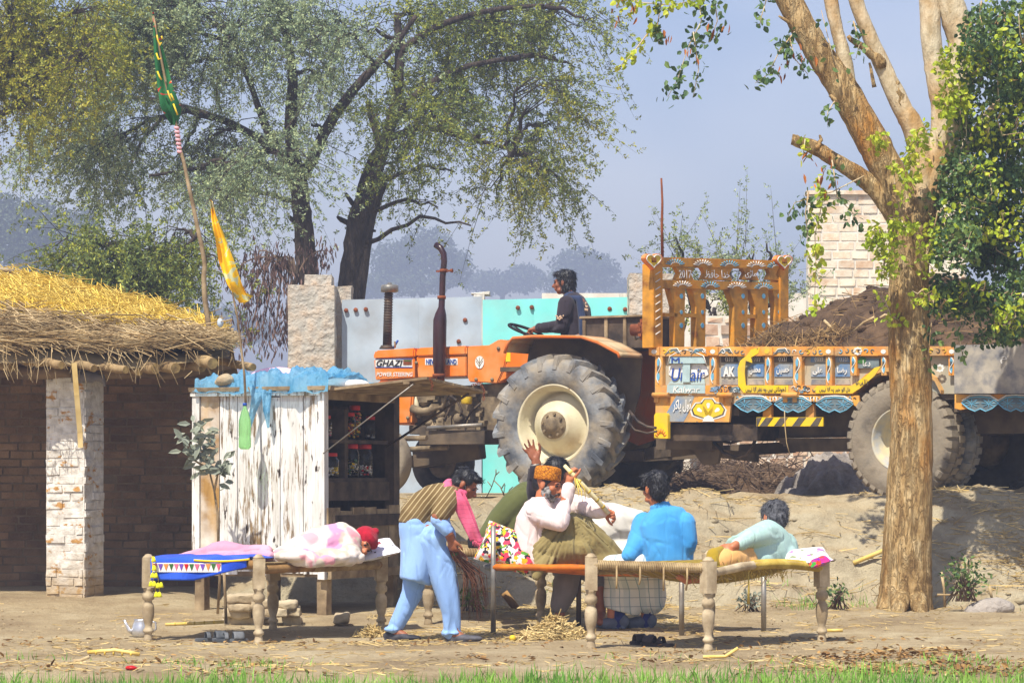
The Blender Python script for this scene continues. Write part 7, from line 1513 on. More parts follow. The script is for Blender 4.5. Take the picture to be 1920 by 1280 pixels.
def eyes(hd, mat, par):
    c, f, u, sd, s = hd
    for q in (-1, 1):
        m = MB(); m.sphere(c+(sd*q*.033+f*.088+u*.004)*s, (.013*s, .009*s, .007*s), 8, 6); m.build('eye', M['hair'], par)
        m = MB(); m.tube([c+(sd*(q*.033+k*.018)+f*(.098-abs(k)*.006)+u*(.026-abs(k)*.004))*s for k in (-1, 0, 1)], .005*s, 5); m.build('eyebrow', M['hair'], par)
def hairdo(hd, mat, par, long_=0, back=0, fringe=.0, name='hair', amp=.006, seed=1, thick=0, strands=True):
    c, f, u, sd, s = hd; b_ = Blob(); E = lambda o, r: b_.ell(c+(sd*o[0]+f*o[1]+u*o[2])*s, tuple(q*s for q in r), sd, f)
    E((0, -.022, .048), (.084+thick, .098+thick, .086+thick)); E((0, -.052, .0), (.076+thick, .068, .085+thick)); E((0, .050+fringe, .088), (.064, .040, .032))
    for q in (-1, 1): E((q*.066, .010, .045), (.018, .045, .045)); E((q*.070, .018, .005), (.010, .012, .03))
    if long_: E((0, -.065, -.05), (.072, .045, .075)); E((0, -.075, -.10), (.06, .035, .045)); [E((q*.062, -.03, -.04), (.022, .04, .07)) for q in (-1, 1)]
    o = b_.fuse(name, mat, par, .007, 2, (amp, 26, f*.4-u, .25, seed))
    if not strands: return o
    q = mco(o.data); nn = mno(o.data); rg = np.random.default_rng(seed); k = rg.integers(0, len(q), 900)
    nk = nn[k]; top = np.array(c+u*.10*s-f*.03*s); dv = q[k]-top; dv = dv-nk*(dv*nk).sum(1, keepdims=True); dv /= np.linalg.norm(dv, axis=1, keepdims=True)+1e-6; dv = dv+nk*rg.uniform(.0, .22, (900, 1))+rg.normal(0, .16, (900, 3)); dv /= np.linalg.norm(dv, axis=1, keepdims=True)
    ln = rg.uniform(.02, .055, (900, 1))*s*(1.3 if long_ else 1); vv, ff = straws(q[k]+dv*ln*.4, dv*ln, .0016*s, rg, .1); so_ = link('strands', npmesh('strands', vv, ff), mat, o); so_['kind'] = 'stuff'
    return o
def hand(bl, wr, d, n, thumb, curl=(.4, .5, .6), sz=1.0, spread=.12):
    """wr wrist, d towards the fingertips, n out of the palm, thumb = +1/-1 side"""
    wr, d, n = Vector(wr), Vector(d).normalized(), Vector(n); n = (n-d*n.dot(d)).normalized(); sd = d.cross(n)*thumb; k = sz
    bl.cap(wr-d*.02*k, wr+d*.02*k, .027*k, .028*k); bl.ell(wr+d*.052*k, (.041*k, .050*k, .016*k), sd, d); bl.ell(wr+d*.03*k+sd*.02*k+n*.006*k, (.022*k, .03*k, .017*k), sd, d)
    for i, (o, ln, rr) in enumerate(((.031, .070, .0098), (.010, .080, .0102), (-.011, .074, .0098), (-.030, .058, .0088))):
        p = wr+(d*(.088-.004*abs(i-1))+sd*o)*k; a = 0; dr = (d+sd*(1.2-i)*spread*.5).normalized(); ax = dr.cross(n).normalized(); pts = [p-dr*.02*k]; q = p; pts.append(q)
        for j in range(3): a += curl[j]*(1+.12*i); dd = (dr*math.cos(a)+n*math.sin(a)); q = q+dd*ln*k*(.42, .32, .26)[j]; pts.append(q)
        bl.chain(pts, [rr*k, rr*k, rr*.95*k, rr*.88*k, rr*.75*k], 8)
    p = wr+(d*.022+sd*.028)*k; t1 = p+(d*.028+sd*.026+n*.010)*k; t2 = t1+(d*.030+sd*.012+n*.016)*k; bl.chain([p, t1, t2, t2+(d*.024+n*.010)*k], [.015*k, .0125*k, .011*k, .009*k], 8)
def shoe(ank, toe, mat, par, name='shoe', ht=.07, w_=.046, sole=None):
    a, t_ = Vector(ank), Vector(toe); d = (t_-a); ln = d.length; d.normalize(); b_ = Blob(); s_ = d.cross(V(0, 0, 1)).normalized(); z0 = 0
    heel = a-d*.045; E = lambda c, r: b_.ell(c, r, d, s_)
    E(heel.lerp(t_, .12)+V(0, 0, ht*.5), (.065, w_*.80, ht*.55)); E(heel.lerp(t_, .45)+V(0, 0, ht*.40), (.10, w_*.86, ht*.42)); E(heel.lerp(t_, .78)+V(0, 0, ht*.34), (.09, w_, ht*.36)); E(heel.lerp(t_, .9)+V(0, 0, ht*.28), (.055, w_*.8, ht*.28))
    b_.obox(heel-s_*w_*.7-d*.01, d*(ln+.03), s_*w_*1.4, V(0, 0, .014)); return b_.fuse(name, mat, par, .006, 3)
def person(label, loc, group=None): return thing('person', label, 'person', loc)
# ---- the sweeping boy
D1_ = 22.3; p = lambda x, y, dd=0: P(x, y, D1_+dd)
boy = person('bending person sweeping in a brown striped vest, light blue shalwar kameez and rose scarf', p(800, 1195)); b_ = Blob()
hd = head(b_, p(873, 908), (.80, -.22, -.56), (.52, -.05, .85), .93); b_.chain([p(866, 918), p(850, 918), p(838, 930)], [.055, .055, .07]); b_.chain([p(845, 930), p(815, 950), p(785, 985)], [.09, .11, .11])
b_.chain([p(840, 935, -.10), p(819, 968, -.26), p(842, 1000, -.25)], [.05, .042, .036]); b_.chain([p(840, 935, .10), p(826, 975, .15), p(845, 1005, .10)], [.05, .04, .034])
b_.chain([p(840, 997, -.25), p(845, 1012, -.22)], [.036, .029]); b_.chain([p(845, 1005, .10), p(854, 1030, -.02)], [.034, .028])
hand(b_, p(845, 1010, -.22), (.20, .05, -1), (.5, .85, .1), 1, (.9, .9, .5), .95); hand(b_, p(855, 1030, -.02), (.2, -.1, -1), (.3, -.9, .1), -1, (.9, .9, .5), .95)
for hx, kx, ky, ax, ay, dd in ((783, 775, 1095, 740, 1182, .08), (805, 846, 1095, 850, 1186, -.1)): b_.chain([p(hx, 1000, dd), p(kx, ky, dd), p(ax, ay, dd)], [.08, .055, .042]); b_.chain([p(ax, ay, dd), p(ax+18, ay+10, dd-.03)], [.04, .035])
bd_ = b_.fuse('body', M['skin'], boy, .0075, 3); eyes(hd, None, boy); hairdo(hd, M['hair'], boy, 0, 0, .012, amp=.008, thick=.004)
vst = NT('brown_striped_knit'); v = vst.obj((1, 1, 1), (0, R(-38), 0)); wv_ = vst.n('TexWave', {'Vector': v, 'Scale': 9.5, 'Distortion': .6, 'Detail': 1.0}, bands_direction='X'); vc = vst.mix(vst.ramp(wv_, [(.86, 0), (.93, 1)]), vst.ramp(vst.noise(5), [(.3, C(104, 84, 52)), (.7, C(128, 106, 70))]), C(176, 158, 118)); M['vest'] = vst.done(vc, .95, vst.noise(60, None, 2), .4, .004, 0, .1)
b_ = Blob(); sdv = (.1, 1, .1); b_.loft([(p(780, 984), .155, .135, sdv), (p(783, 968), .16, .14, sdv), (p(799, 950), .165, .14, sdv), (p(818, 937), .175, .135, sdv), (p(836, 928), .165, .115, sdv), (p(847, 920), .11, .085, sdv)], 20)
b_.chain([p(842, 932, -.12), p(834, 948, -.20), p(825, 964, -.235)], [.092, .088, .078]); b_.chain([p(842, 934, .13), p(836, 958, .17)], [.08, .07]); b_.ell(p(812, 972), (.10, .14, .09)); b_.ell(p(825, 985), (.05, .10, .06))
b_.fuse('vest', M['vest'], boy, .009, 3, [(.010, 7, (.4, .1, .9), .4, 2)])
b_ = Blob(); b_.chain([p(825, 962, -.22), p(820, 974, -.25), p(838, 994, -.25)], [.054, .054, .048]); b_.fuse('sleeve', M['c_blue'], boy, .008, 2, (.004, 12, (1, .1, -.3), 1, 3)); b_ = Blob(); b_.chain([p(832, 955, .17), p(826, 975, .16), p(842, 1002, .13)], [.068, .062, .056]); b_.fuse('sleeve', M['c_blue'], boy, .008, 2, (.004, 12, (1, .1, -.3), 1, 3))
b_ = Blob(); b_.loft([(p(782, 972), .15, .13, sdv), (p(784, 985), .165, .145, sdv), (p(788, 1010), .175, .145, sdv), (p(786, 1045), .18, .135, sdv), (p(779, 1086), .185, .115, sdv)], 22); b_.loft([(p(802, 982), .14, .10, sdv), (p(808, 1010), .155, .105, sdv), (p(803, 1050), .15, .075, sdv), (p(796, 1092), .13, .05, sdv)], 16)
b_.fuse('kameez', M['c_blue'], boy, .010, 3, [(.013, 6, (.25, .1, -1), .18, 4), (.005, 16, (.2, .2, -1), .3, 5)])
b_ = Blob()
for pts, rd in (([p(785, 1010, .08), p(780, 1060, .09), p(773, 1110, .09), p(756, 1148, .08), p(741, 1177, .08)], [.115, .102, .083, .068, .056]), ([p(808, 1010, -.1), p(825, 1060, -.1), p(837, 1105, -.1), p(846, 1148, -.1), p(848, 1183, -.1)], [.115, .104, .086, .064, .057])): b_.chain(pts, rd, 14)
b_.ell(p(800, 1050), (.14, .13, .14)); b_.ell(p(738, 1179, .08), (.075, .07, .025)); b_.ell(p(847, 1186, -.1), (.072, .07, .025)); b_.fuse('shalwar', M['c_blue'], boy, .010, 3, [(.014, 6, (-.1, .1, -1), .16, 6), (.006, 15, (.6, .2, -1), .3, 7)])
zf = lambda x, d: gzs((x-960)*d/F, d)
for x0, x1, dd in ((735, 783, .08), (850, 898, -.1)): a = G(x0, D1_+dd); t_ = G(x1, D1_+dd-.10); shoe(a, t_, M['shoe'], boy)
b_ = Blob(); b_.chain([p(842, 906, .07), p(838, 912, 0), p(840, 920, -.10), p(853, 930, -.12), p(866, 925, -.10)], [.035, .045, .045, .05, .04]); ros = NT('rose_check'); rc = ros.mix(ros.ramp(ros.n('TexWave', {'Vector': ros.obj((1, 1, 1), (0, 0, 0)), 'Scale': 9.0, 'Distortion': 5.0, 'Detail': 3.0}, bands_direction='Z', out=1), [(.95, 0), (1, .35)]), ros.ramp(ros.noise(8), [(.3, C(206, 76, 110)), (.7, C(226, 112, 142))]), C(120, 40, 66)); ros.done(rc, .95, ros.noise(60, None, 2), .3, .004)
sc_ = b_.fuse('scarf', ros.m, boy, .008, 2, [(.010, 12, (.5, 0, -1), .2, 8)])
for dx, dd, w0 in ((0, -.17, .11), (7, -.12, .09)):
    m = ribbon([(852+dx, 918, D1_+dd), (860+dx, 940, D1_+dd-.02), (872+dx, 968, D1_+dd-.02), (884+dx*.6, 994, D1_+dd-.01), (893+dx*.5, 1014, D1_+dd)], [.07, w0, w0*.95, w0*.85, w0*.8], 40, 12, .008, dx); o = m.build('scarf_end', ros.m, sc_, solid=.006)
    m = MB()
    for k in range(9): a = P(886+dx*.5+k*1.7, 1014, D1_+dd); m.tube([a, a-V(random.uniform(-.01, .01), 0, random.uniform(.025, .045))], .0022, 4)
    m.build('fringe', ros.m, o)
br = thing('broom', 'twig broom held low by the sweeping boy', 'broom', p(846, 1030)); m = MB(); q = [p(840, 1000, -.20), p(848, 1022, -.19), p(856, 1044, -.17)]
for k in range(26): o = Vector([random.gauss(0, .008) for _ in range(3)]); m.tube([q[0]+o, q[1]+o*.7, q[2]+o], .004, 4)
m.build('handle', M['twig'], br); m = MB(); bt_ = pm('brown_twig', C(84, 52, 36), C(122, 80, 54), 5, isl=.3, bump=0)
for k in range(58):
    e = p(random.uniform(862, 918), random.uniform(1105, 1172), random.uniform(-.2, .12)); o = Vector([random.gauss(0, .012) for _ in range(3)]); a = q[2]+o; mid = a.lerp(e, .5)+V(.05+random.gauss(0, .02), 0, .05); m.tube([q[1]+o, a, a.lerp(mid, .6)+V(.01, 0, 0), mid, e], [.0042, .004, .0036, .003, .0018], 4)
m.build('bristles', bt_, br)['kind'] = 'stuff'; m = MB(); m.lathe(p(853, 1038, -.17), [(.026, -.012), (.03, 0), (.026, .012)], 10, (.3, 0, -1)); m.build('binding', M['green'], br)
# ---- the old man with the cap and sugar cane
D2_ = 23.25; p = lambda x, y, dd=0: P(x, y, D2_+dd)
old = person('seated bearded person in ochre cap and pale pink shirt holding up a sugarcane stalk', p(1010, 1062)); b_ = Blob()
hd = head(b_, p(1026, 908, .0), (.90, -.38, -.22), (.20, .0, 1), 1.08); b_.chain([p(1019, 925), p(1014, 946)], [.060, .056]); b_.chain([p(1010, 965), p(1003, 1000), p(1002, 1045)], [.08, .11, .11])
b_.chain([p(1010, 966, -.16), p(1050, 980, -.28), p(1065, 920, -.24), p(1067, 902, -.23)], [.055, .048, .036, .030]); b_.chain([p(1020, 955, .17), p(1080, 950, .06), p(1126, 956, -.05), p(1134, 958, -.06)], [.055, .045, .034, .03])
hand(b_, p(1067, 903, -.23), (.12, -.05, 1), (.75, .6, .1), -1, (.95, .95, .5), 1.08); hand(b_, p(1131, 957, -.06), (.85, -.2, -.35), (-.1, -.75, -.6), 1, (.7, .8, .4), 1.05)
b_.chain([p(1000, 1040, -.06), p(1072, 988, -.06), p(1120, 1012, -.04)], [.08, .055, .035]); b_.chain([p(1000, 1040, .08), p(1082, 992, .08), p(1130, 1015, .1)], [.08, .055, .035])
b_.fuse('body', M['skin_l'], old, .0075, 3); eyes(hd, None, old); hairdo(hd, M['hair'], old, 0, 0, -.07, amp=.003, thick=-.012, strands=False)
c, f, u, sd, s = hd; b_ = Blob(); E = lambda o, r: b_.ell(c+(sd*o[0]+f*o[1]+u*o[2])*s, tuple(k*s for k in r), sd, f)
E((0, .036, -.078), (.056, .058, .040)); E((0, .064, -.096), (.034, .028, .022)); [E((q*.058, .030, -.055), (.014, .04, .045)) for q in (-1, 1)]; b_.fuse('beard', M['beard'], old, .006, 2, (.006, 40, -u, .3, 3))
b_ = Blob(); [b_.chain([c+(f*.112-u*.046)*s, c+(f*.100+sd*q*.026-u*.056)*s, c+(f*.084+sd*q*.038-u*.074)*s], [.008, .008, .006]) for q in (-1, 1)]; b_.fuse('moustache', M['moustache'], old, .004, 1)
cpm = NT('embroidered_cap'); cv = cpm.n('TexVoronoi', {'Vector': cpm.obj(), 'Scale': 42.0}, feature='DISTANCE_TO_EDGE'); cpm.done(cpm.mix(cpm.ramp(cv, [(.04, 1), (.10, 0)]), cpm.ramp(cpm.noise(20), [(.3, C(190, 112, 10)), (.7, C(214, 140, 28))]), C(128, 66, 14)), .8, cv, .5, .004)
m = MB(); m.lathe(c+(u*.040-f*.010)*s, [(.104, -.012), (.108, 0), (.107, .072), (.098, .092), (.06, .103), (.001, .106)], 28, u+f*-.12); cpo = m.build('cap', cpm.m, old)
b_ = Blob(); sdv = (.2, 1, 0); b_.loft([(p(1015, 936), .085, .08, sdv), (p(1011, 949), .19, .115, sdv), (p(1004, 975), .235, .155, sdv), (p(1000, 1010), .235, .17, sdv), (p(1000, 1045), .24, .18, sdv), (p(1003, 1062), .23, .17, sdv)], 22)
b_.chain([p(1006, 960, -.18), p(1024, 970, -.24), p(1050, 980, -.28), p(1059, 950, -.26), p(1066, 916, -.24)], [.10, .085, .068, .058, .050], 14); b_.chain([p(1018, 956, .15), p(1075, 950, .07), p(1100, 952, .0), p(1126, 956, -.05)], [.09, .09, .075, .062], 14); b_.lathe(p(1016, 938), [(.07, -.01), (.085, .0), (.075, .03)], 14, (-.1, 0, 1))
b_.fuse('shirt', M['c_pink'], old, .010, 3, [(.014, 6, (.3, .1, -1), .25, 11), (.006, 15, (.8, .1, -.5), .3, 12)])
b_ = Blob(); K1 = p(1070, 962, -.05)
b_.prism([p(x, y, -.20+.02*math.sin(x)) for x, y in ((998, 1058), (1008, 1030), (1024, 1006), (1046, 984), (1066, 967), (1080, 967), (1096, 977), (1130, 1008), (1158, 1034), (1172, 1056))], V(0, .36, 0))
b_.chain([p(1012, 1030, -.10), p(1045, 995, -.10), p(1072, 980, -.06), p(1100, 992, -.05), p(1135, 1022, -.04), p(1170, 1052, .0)], [.14, .13, .09, .09, .075, .04], 16); b_.chain([p(1030, 1040, -.16), p(1060, 1030, -.18), p(1090, 1034, -.16)], [.09, .12, .10])
b_.loft([(p(1022, 1042, -.26), .10, .02), (p(1014, 1060, -.31), .075, .014), (p(1003, 1085, -.31), .03, .010)], 12)
sh = b_.fuse('shawl', M['c_khaki'], old, .010, 9); fold_radial(sh.data, K1, .020, 5.5, 3); fold_radial(sh.data, K1, .008, 13, 8)
cs = thing('sugarcane_stalk', 'pale yellow sugarcane stalk raised in both hands of the old man', 'cane', p(1105, 920, -.2)); m = MB(); cp_ = [p(1058, 872, -.25), p(1075, 890, -.26), p(1100, 917, -.22), p(1124, 942, -.16), p(1141, 962, -.11)]; m.tube(cp_, [.014, .018, .019, .019, .018], 10); m.build('stalk', pm('peeled_cane', C(226, 206, 140), C(240, 228, 180), 8, rough=.5, bump=.1), cs)
m = MB(); 
for t_ in (.18, .36, .54, .70, .84): i = min(int(t_*4), 3); c_ = cp_[i].lerp(cp_[i+1], t_*4-i); ax = (cp_[i+1]-cp_[i]).normalized(); m.lathe(c_-ax*.01, [(.0185, 0), (.0215, .01), (.0185, .02)], 10, ax)
m.build('node', M['straw_y'], cs)['kind'] = 'stuff'; m = MB(); 
for e in ((1080, 920), (1086, 935), (1092, 940), (1098, 936)): m.tube([p(1078, 892, -.26), p(e[0]-2, e[1]-20, -.3), p(e[0], e[1], -.3)], [.004, .006, .003], 4)
m.build('leaf_strip', M['straw_y'], cs)['kind'] = 'stuff'
# ---- dark haired man behind him, one hand raised
D3_ = 23.75; p = lambda x, y, dd=0: P(x, y, D3_+dd)
m3 = person('black haired person facing away with one hand raised behind the old man', p(1050, 1062)); b_ = Blob()
hd = head(b_, p(1045, 890), (.55, .80, -.1), (0, 0, 1), 1.05); b_.chain([p(1044, 910), p(1042, 930)], [.06, .07]); b_.chain([p(1042, 945), p(1042, 1045)], [.12, .13])
b_.chain([p(1010, 950, -.05), p(1002, 905, -.12), p(1004, 872, -.15), p(1003, 862, -.15)], [.05, .045, .034, .029]); hand(b_, p(1006, 864, -.15), (-.55, -.05, 1), (.25, -1, .2), 1, (.12, .15, .1), 1.12, .5)
b_.chain([p(1065, 955, .05), p(1078, 1000, .1)], [.05, .04]); b_.chain([p(1055, 1050, -.1), p(1062, 1062, -.32), p(1052, 1110, -.36), p(1050, 1152, -.36)], [.09, .08, .05, .042]); b_.chain([p(1075, 1050, 0), p(1100, 1062, -.2), p(1125, 1100, -.3), p(1127, 1158, -.3)], [.09, .08, .05, .042])
for x in (1050, 1127): b_.chain([p(x, 1155, -.34), p(x-2, 1166, -.46)], [.04, .03])
b_.fuse('body', M['skin'], m3, .0075, 3); hairdo(hd, M['hair'], m3, 0, 0, 0, amp=.007, thick=.006)
b_ = Blob(); b_.loft([(p(1042, 932), .09, .085), (p(1042, 945), .2, .11), (p(1042, 985), .215, .13), (p(1044, 1060), .21, .15)], 18); b_.chain([p(1012, 948, -.03), p(1003, 915, -.1), p(1003, 880, -.14)], [.085, .075, .06]); b_.chain([p(1068, 952, .05), p(1080, 1000, .1)], [.08, .06]); b_.fuse('shirt', M['c_dark'], m3, .010, 3, (.010, 8, (0, 0, 1), .3, 21))
b_ = Blob(); b_.chain([p(1055, 1052, -.05), p(1068, 1068, -.3), p(1060, 1105, -.34), p(1050, 1132, -.36)], [.12, .115, .10, .075]); b_.chain([p(1075, 1052, .0), p(1105, 1064, -.2), p(1125, 1090, -.28)], [.12, .11, .08]); b_.fuse('trousers', M['c_grey'], m3, .010, 3, (.010, 8, (0, 0, 1), .3, 22))
m = MB(); m.lathe(p(1003.5, 872, -.15), [(.040, -.008), (.043, 0), (.040, .010)], 14, (-.2, 0, 1)); m.build('wristwatch', M['steel'], m3)
# ---- man under the olive cloth on the far bed
D4_ = 24.05; p = lambda x, y, dd=0: P(x, y, D4_+dd)
m4 = person('person hidden behind the old man with olive wrapped legs and a black sock', p(960, 1040)); b_ = Blob()
hd = head(b_, p(1000, 945, .35), (-.6, .7, 0), (0, 0, 1), .95); b_.chain([p(1004, 962, .35), p(1010, 980, .3), p(1016, 1030, .1)], [.06, .11, .12]); b_.chain([p(1010, 1030, .05), p(965, 945, 0), p(905, 1010, -.05)], [.10, .07, .045]); b_.fuse('body', M['skin'], m4, .009, 3); hairdo(hd, M['hair'], m4)
b_ = Blob(); b_.chain([p(1018, 960, .1), p(990, 932, .05), p(968, 945, 0), p(938, 975, -.03), p(903, 1012, -.05)], [.14, .12, .11, .10, .05], 14); b_.chain([p(1010, 1000, .1), p(975, 985, .05), p(950, 1010, 0), p(920, 1022, -.03)], [.20, .18, .12, .06], 14); b_.ell(p(985, 1020, .1), (.2, .14, .12)); b_.fuse('wrap', M['c_olive'], m4, .011, 3, [(.018, 5, (-.6, .1, -.8), .2, 24)])
b_ = Blob(); b_.chain([p(908, 1022, -.06), p(893, 1026, -.08), p(884, 1022, -.1), p(881, 1012, -.1)], [.036, .036, .032, .022]); b_.fuse('sock', M['black'], m4, .007, 2)
# ---- man in the blue shirt, back to us
D5_ = 22.95; p = lambda x, y, dd=0: P(x, y, D5_+dd)
m5 = person('person in an azure blue shirt and checked lungi seated with his back turned', p(1250, 1062)); b_ = Blob()
hd = head(b_, p(1229, 916), (-.50, .85, -.06), (-.02, 0, 1), 1.08); b_.chain([p(1232, 938), p(1240, 962)], [.066, .06]); b_.chain([p(1246, 980), p(1255, 1045)], [.10, .12])
b_.chain([p(1206, 985, .08), p(1196, 1020, .02), p(1180, 1045, -.06), p(1176, 1048, -.06)], [.055, .048, .034, .03]); hand(b_, p(1182, 1044, -.03), (-.9, .4, -.2), (0, -.2, -1), -1, (.3, .4, .3), 1.0); b_.chain([p(1284, 985, -.03), p(1290, 1022, -.05), p(1270, 1050, .15)], [.05, .042, .032])
b_.chain([p(1235, 1050, .05), p(1165, 1062, .32), p(1150, 1120, .38), p(1148, 1165, .38)], [.10, .075, .052, .042]); b_.chain([p(1255, 1055, .1), p(1215, 1066, .40), p(1212, 1120, .42), p(1212, 1165, .42)], [.10, .075, .052, .042])
b_.fuse('body', M['skin_l'], m5, .0075, 3); hairdo(hd, M['hair'], m5, 0, 0, 0, amp=.006, thick=.002)
b_ = Blob(); sdv = (1, .25, 0); b_.loft([(p(1240, 952), .085, .085, sdv), (p(1242, 962), .17, .11, sdv), (p(1247, 978), .21, .135, sdv), (p(1250, 1010), .205, .15, sdv), (p(1253, 1045), .20, .155, sdv), (p(1255, 1064), .195, .15, sdv)], 24)
b_.chain([p(1208, 982, .06), p(1200, 1005, .03), p(1194, 1022, 0), p(1180, 1042, -.05)], [.095, .088, .082, .062], 14); b_.chain([p(1284, 980, -.03), p(1290, 1020, -.05), p(1276, 1048, .1)], [.085, .072, .058], 14); b_.lathe(p(1238, 950), [(.074, -.012), (.082, 0), (.072, .036)], 16, (-.12, .1, 1))
b_.fuse('shirt', M['c_blue2'], m5, .010, 3, [(.012, 5, (.25, 0, -1), .25, 31), (.005, 14, (.7, .1, -.7), .3, 32)])
lt = NT('checked_lungi'); vv = lt.obj((1, 1, 1), (0, 0, R(20))); fx2 = lt.xyz(vv); 
def lines(ax, sc, wd): return lt.math('LESS_THAN', lt.math('FRACT', lt.math('MULTIPLY', ax, sc)), wd)
lc = lt.ramp(lt.noise(5), [(.3, C(206, 206, 198)), (.7, C(226, 226, 220))]); lc = lt.mix(lines(fx2[0], 9.0, .45), lc, C(196, 202, 198)); lc = lt.mix(lines(fx2[0], 14.0, .07), lc, C(120, 150, 158)); lc = lt.mix(lines(fx2[2], 14.0, .07), lc, C(130, 140, 150)); lt.done(lc, .9, lt.noise(14), .3, .01)
b_ = Blob(); b_.chain([p(1262, 1055, .08), p(1200, 1057, .0), p(1146, 1057, -.02)], [.12, .10, .075], 14); b_.loft([(p(1172, 1056, .18), .16, .09), (p(1178, 1090, .36), .195, .12), (p(1170, 1124, .38), .18, .12), (p(1164, 1146, .38), .14, .10)], 18); b_.chain([p(1215, 1066, .38), p(1218, 1120, .42)], [.13, .14]); b_.fuse('lungi', lt.m, m5, .010, 3, [(.014, 6, (0, .1, -1), .15, 34)])
for x, xt, dd in ((1160, 1126, .36), (1212, 1176, .42)):
    a = G(x, D5_+dd); b_ = Blob(); b_.chain([p(x+3, 1125, dd), p(x, 1172, dd)], [.052, .045]); b_.fuse('sock', M['sock'], m5, .008, 2); shoe(a, G(xt, D5_+dd+.02), M['shoe_g'], m5, 'slip_on_shoe', .115, .056)
# ---- reclining man on the right bed
p = lambda x, y, d: P(x, y, d)
m6 = person('reclining person in a mint shirt with grey hair, lying on the right bed', p(1420, 1050, 22.1)); b_ = Blob()
hd = head(b_, p(1451, 972, 22.35), (-.45, .85, -.25), (.1, .1, 1), 1.05); b_.chain([p(1453, 990, 22.3), p(1456, 1008, 22.25)], [.065, .075]); b_.chain([p(1452, 1020, 22.25), p(1420, 1035, 22.05), p(1385, 1045, 21.85)], [.13, .12, .12])
b_.chain([p(1442, 1005, 22.05), p(1410, 1010, 21.8), p(1378, 1024, 21.64), p(1374, 1025, 21.62)], [.055, .047, .034, .03]); hand(b_, p(1376, 1023, 21.63), (-.75, -.30, -.55), (-.3, .6, -.7), -1, (.25, .35, .25), 1.1)
b_.chain([p(1385, 1045, 21.85), p(1345, 1055, 21.6), p(1310, 1078, 21.4), p(1290, 1084, 21.3)], [.11, .08, .055, .042]); b_.chain([p(1395, 1050, 22.0), p(1350, 1062, 21.8), p(1320, 1066, 21.6)], [.11, .08, .05]); b_.chain([p(1300, 1082, 21.33), p(1288, 1086, 21.28), p(1272, 1080, 21.25)], [.042, .038, .024])
b_.fuse('body', M['skin_l'], m6, .0075, 3); hairdo(hd, M['hair_grey'], m6, 0, 0, 0, amp=.006, thick=.004)
b_ = Blob(); b_.loft([(p(1460, 1004, 22.28), .10, .09, (.2, .5, .8)), (p(1458, 1015, 22.25), .20, .12, (.2, .5, .8)), (p(1440, 1026, 22.15), .20, .15, (.2, .5, .8)), (p(1410, 1038, 22.0), .18, .15, (.1, .5, .8)), (p(1388, 1044, 21.9), .17, .15, (.1, .5, .8))], 20); b_.ell(p(1462, 1042, 22.2), (.14, .14, .10)); b_.chain([p(1446, 1002, 22.08), p(1425, 1004, 21.92), p(1404, 1011, 21.78), p(1384, 1020, 21.68)], [.09, .082, .07, .056], 14); b_.ell(p(1400, 1050, 21.95), (.2, .15, .09)); b_.chain([p(1470, 1020, 22.3), p(1478, 1045, 22.3)], [.10, .09])
b_.fuse('shirt', M['c_mint'], m6, .010, 3, [(.009, 5, (.8, .2, -.3), .2, 41), (.003, 12, (.8, .2, -.3), .3, 42)])
b_ = Blob(); b_.chain([p(1392, 1046, 21.85), p(1365, 1048, 21.68), p(1345, 1056, 21.58)], [.125, .11, .085], 14); b_.chain([p(1395, 1055, 22.0), p(1350, 1064, 21.8)], [.12, .09]); b_.fuse('wrap', M['c_peach'], m6, .010, 3, (.012, 7, (.9, .2, .2), .25, 43))
b_ = Blob(); b_.chain([p(1352, 1030, 21.62), p(1338, 1040, 21.56), p(1336, 1058, 21.52), p(1340, 1068, 21.5)], [.03, .055, .06, .04]); b_.fuse('wrap_fold', cloth('ochre_edge', C(150, 124, 26), C(178, 150, 44)), m6, .009, 2)
# ---- sleeping person's head
m7 = person('person asleep on the left bed in a dark red knitted cap, mostly under a blanket', p(660, 1030, 23.0)); b_ = Blob()
hd = head(b_, p(678, 1018, 23.0), (.45, -.78, -.42), (.80, .15, .50), 1.0); b_.chain([p(668, 1022, 23.0), p(645, 1026, 22.95), p(600, 1034, 22.85), p(540, 1046, 22.75)], [.06, .08, .09, .04]); b_.fuse('body', M['skin_l'], m7, .008, 3); eyes(hd, None, m7)
c, f, u, sd, s = hd; b_ = Blob(); E = lambda o, r: b_.ell(c+(sd*o[0]+f*o[1]+u*o[2])*s, tuple(k*s for k in r), sd, f); E((0, -.025, .05), (.098, .108, .098)); E((0, -.05, .0), (.092, .08, .09)); E((0, .03, .07), (.088, .065, .05)); b_.ell(c+(u*.13+V(0, 0, .02))*s, (.03, .03, .03)); b_.fuse('knitted_cap', M['c_redcap'], m7, .008, 2, (.006, 9, u, .5, 51))
# ---- the tractor driver
def TW(px, py, y): q = TS(px, py, y); return TF.o+TF.f*q.x+TF.l*q.y+V(0, 0, q.z)
m8 = person('tractor driver with long black hair and a dark embroidered shirt holding the wheel', TW(1076, 640, 0)); b_ = Blob(); p = lambda x, y, yy=0: TW(x, y, yy)
hd = head(b_, p(1058, 530), TF.f*.96+TF.l*.22+V(0, 0, -.04), (0, 0, 1), 1.05); b_.chain([p(1066, 546), p(1070, 560)], [.06, .07]); b_.chain([p(1078, 575), p(1080, 632)], [.13, .14])
b_.chain([p(1060, 572, .2), p(1054, 612, .24), p(1012, 614, .16), p(1003, 616, .15)], [.055, .045, .032, .028]); hand(b_, p(1006, 615, .15), TF.f*.9+V(0, 0, -.15), V(0, 0, -1)-TF.l*.2, -1, (.8, .8, .5), 1.05); b_.chain([p(1074, 575, -.2), p(1050, 612, -.22), p(1010, 618, -.14)], [.055, .045, .03]); hand(b_, p(1008, 618, -.14), TF.f, V(0, 0, -1), 1, (.8, .8, .5), 1.0)
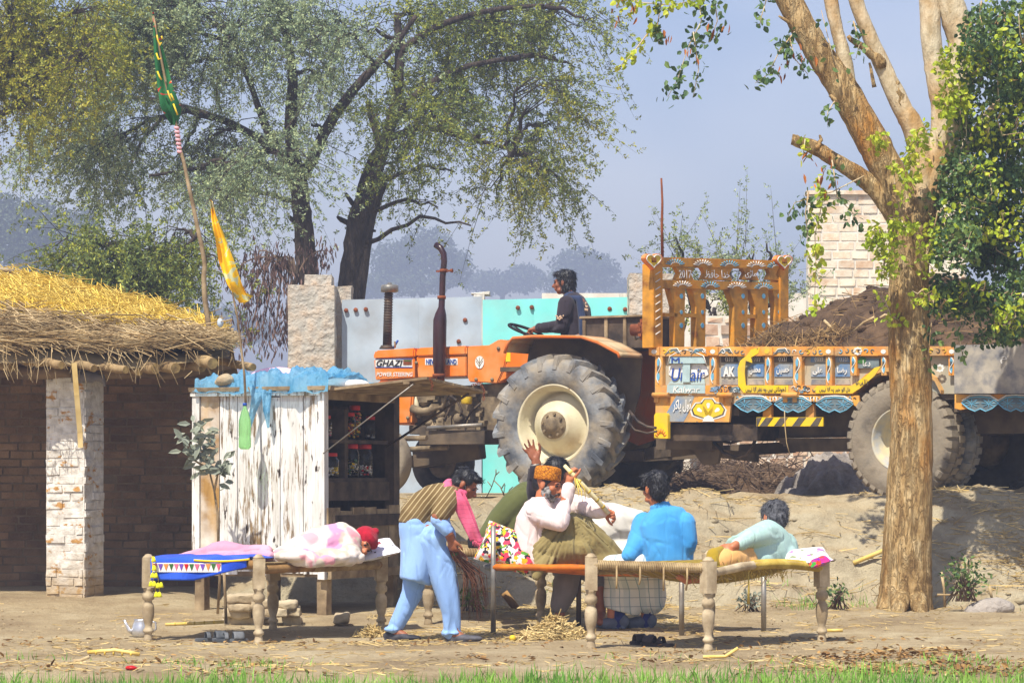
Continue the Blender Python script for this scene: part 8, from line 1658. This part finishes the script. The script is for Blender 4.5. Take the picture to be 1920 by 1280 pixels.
for yy in (.12, -.12): b_.chain([p(1080, 640, yy), p(1030, 645, yy*1.2), p(1020, 700, yy*1.2)], [.10, .075, .05])
b_.fuse('body', M['skin'], m8, .008, 3); eyes(hd, None, m8); hairdo(hd, M['hair'], m8, 1, 0, .0, amp=.006, thick=.004)
sdv = tuple(TF.l); b_ = Blob(); b_.loft([(p(1070, 553), .085, .08, sdv), (p(1073, 562), .19, .11, sdv), (p(1079, 580), .225, .14, sdv), (p(1082, 610), .215, .15, sdv), (p(1082, 645), .22, .17, sdv)], 20); b_.chain([p(1062, 570, .19), p(1058, 592, .23), p(1053, 612, .24), p(1012, 614, .17)], [.09, .082, .072, .05], 12); b_.chain([p(1075, 572, -.19), p(1050, 612, -.22), p(1014, 617, -.15)], [.085, .07, .05]); b_.fuse('shirt', M['c_dark'], m8, .010, 3, [(.010, 8, (.2, 0, 1), .3, 61)])
b_ = Blob()
for yy in (.12, -.12): b_.chain([p(1082, 645, yy), p(1030, 648, yy*1.2), p(1022, 705, yy*1.2)], [.12, .10, .08])
b_.fuse('trousers', M['c_grey'], m8, .012, 2)
b_ = Blob(); b_.chain([p(1062, 556, .09), p(1070, 552, .02), p(1078, 556, -.06)], [.035, .045, .035]); b_.chain([p(1064, 558, .13), p(1086, 560, .16), p(1092, 600, .14), p(1094, 640, .12)], [.03, .035, .04, .045]); b_.chain([p(1058, 560, .10), p(1052, 590, .13)], [.03, .025]); b_.fuse('scarf', M['c_navy'], m8, .009, 2, (.006, 12, (0, 0, 1), .2, 62))
m = MB()
for k in range(40): q = p(1101+random.gauss(0, 5), 578+random.gauss(0, 6), .0); 
for (cx, cy, yy, sx, sy) in ((1098, 578, .12, 4, 6), (1050, 596, .33, 4.5, 3.5)):
    for k in range(16): a = p(cx+random.gauss(0, sx*.6), cy+random.gauss(0, sy*.6), yy); m.sphere(a, .009, 6, 4)
m.build('embroidery', flat('beige_thread', C(214, 182, 150), .8), m8)['kind'] = 'stuff'
bpy.data.scenes.remove(TMP)
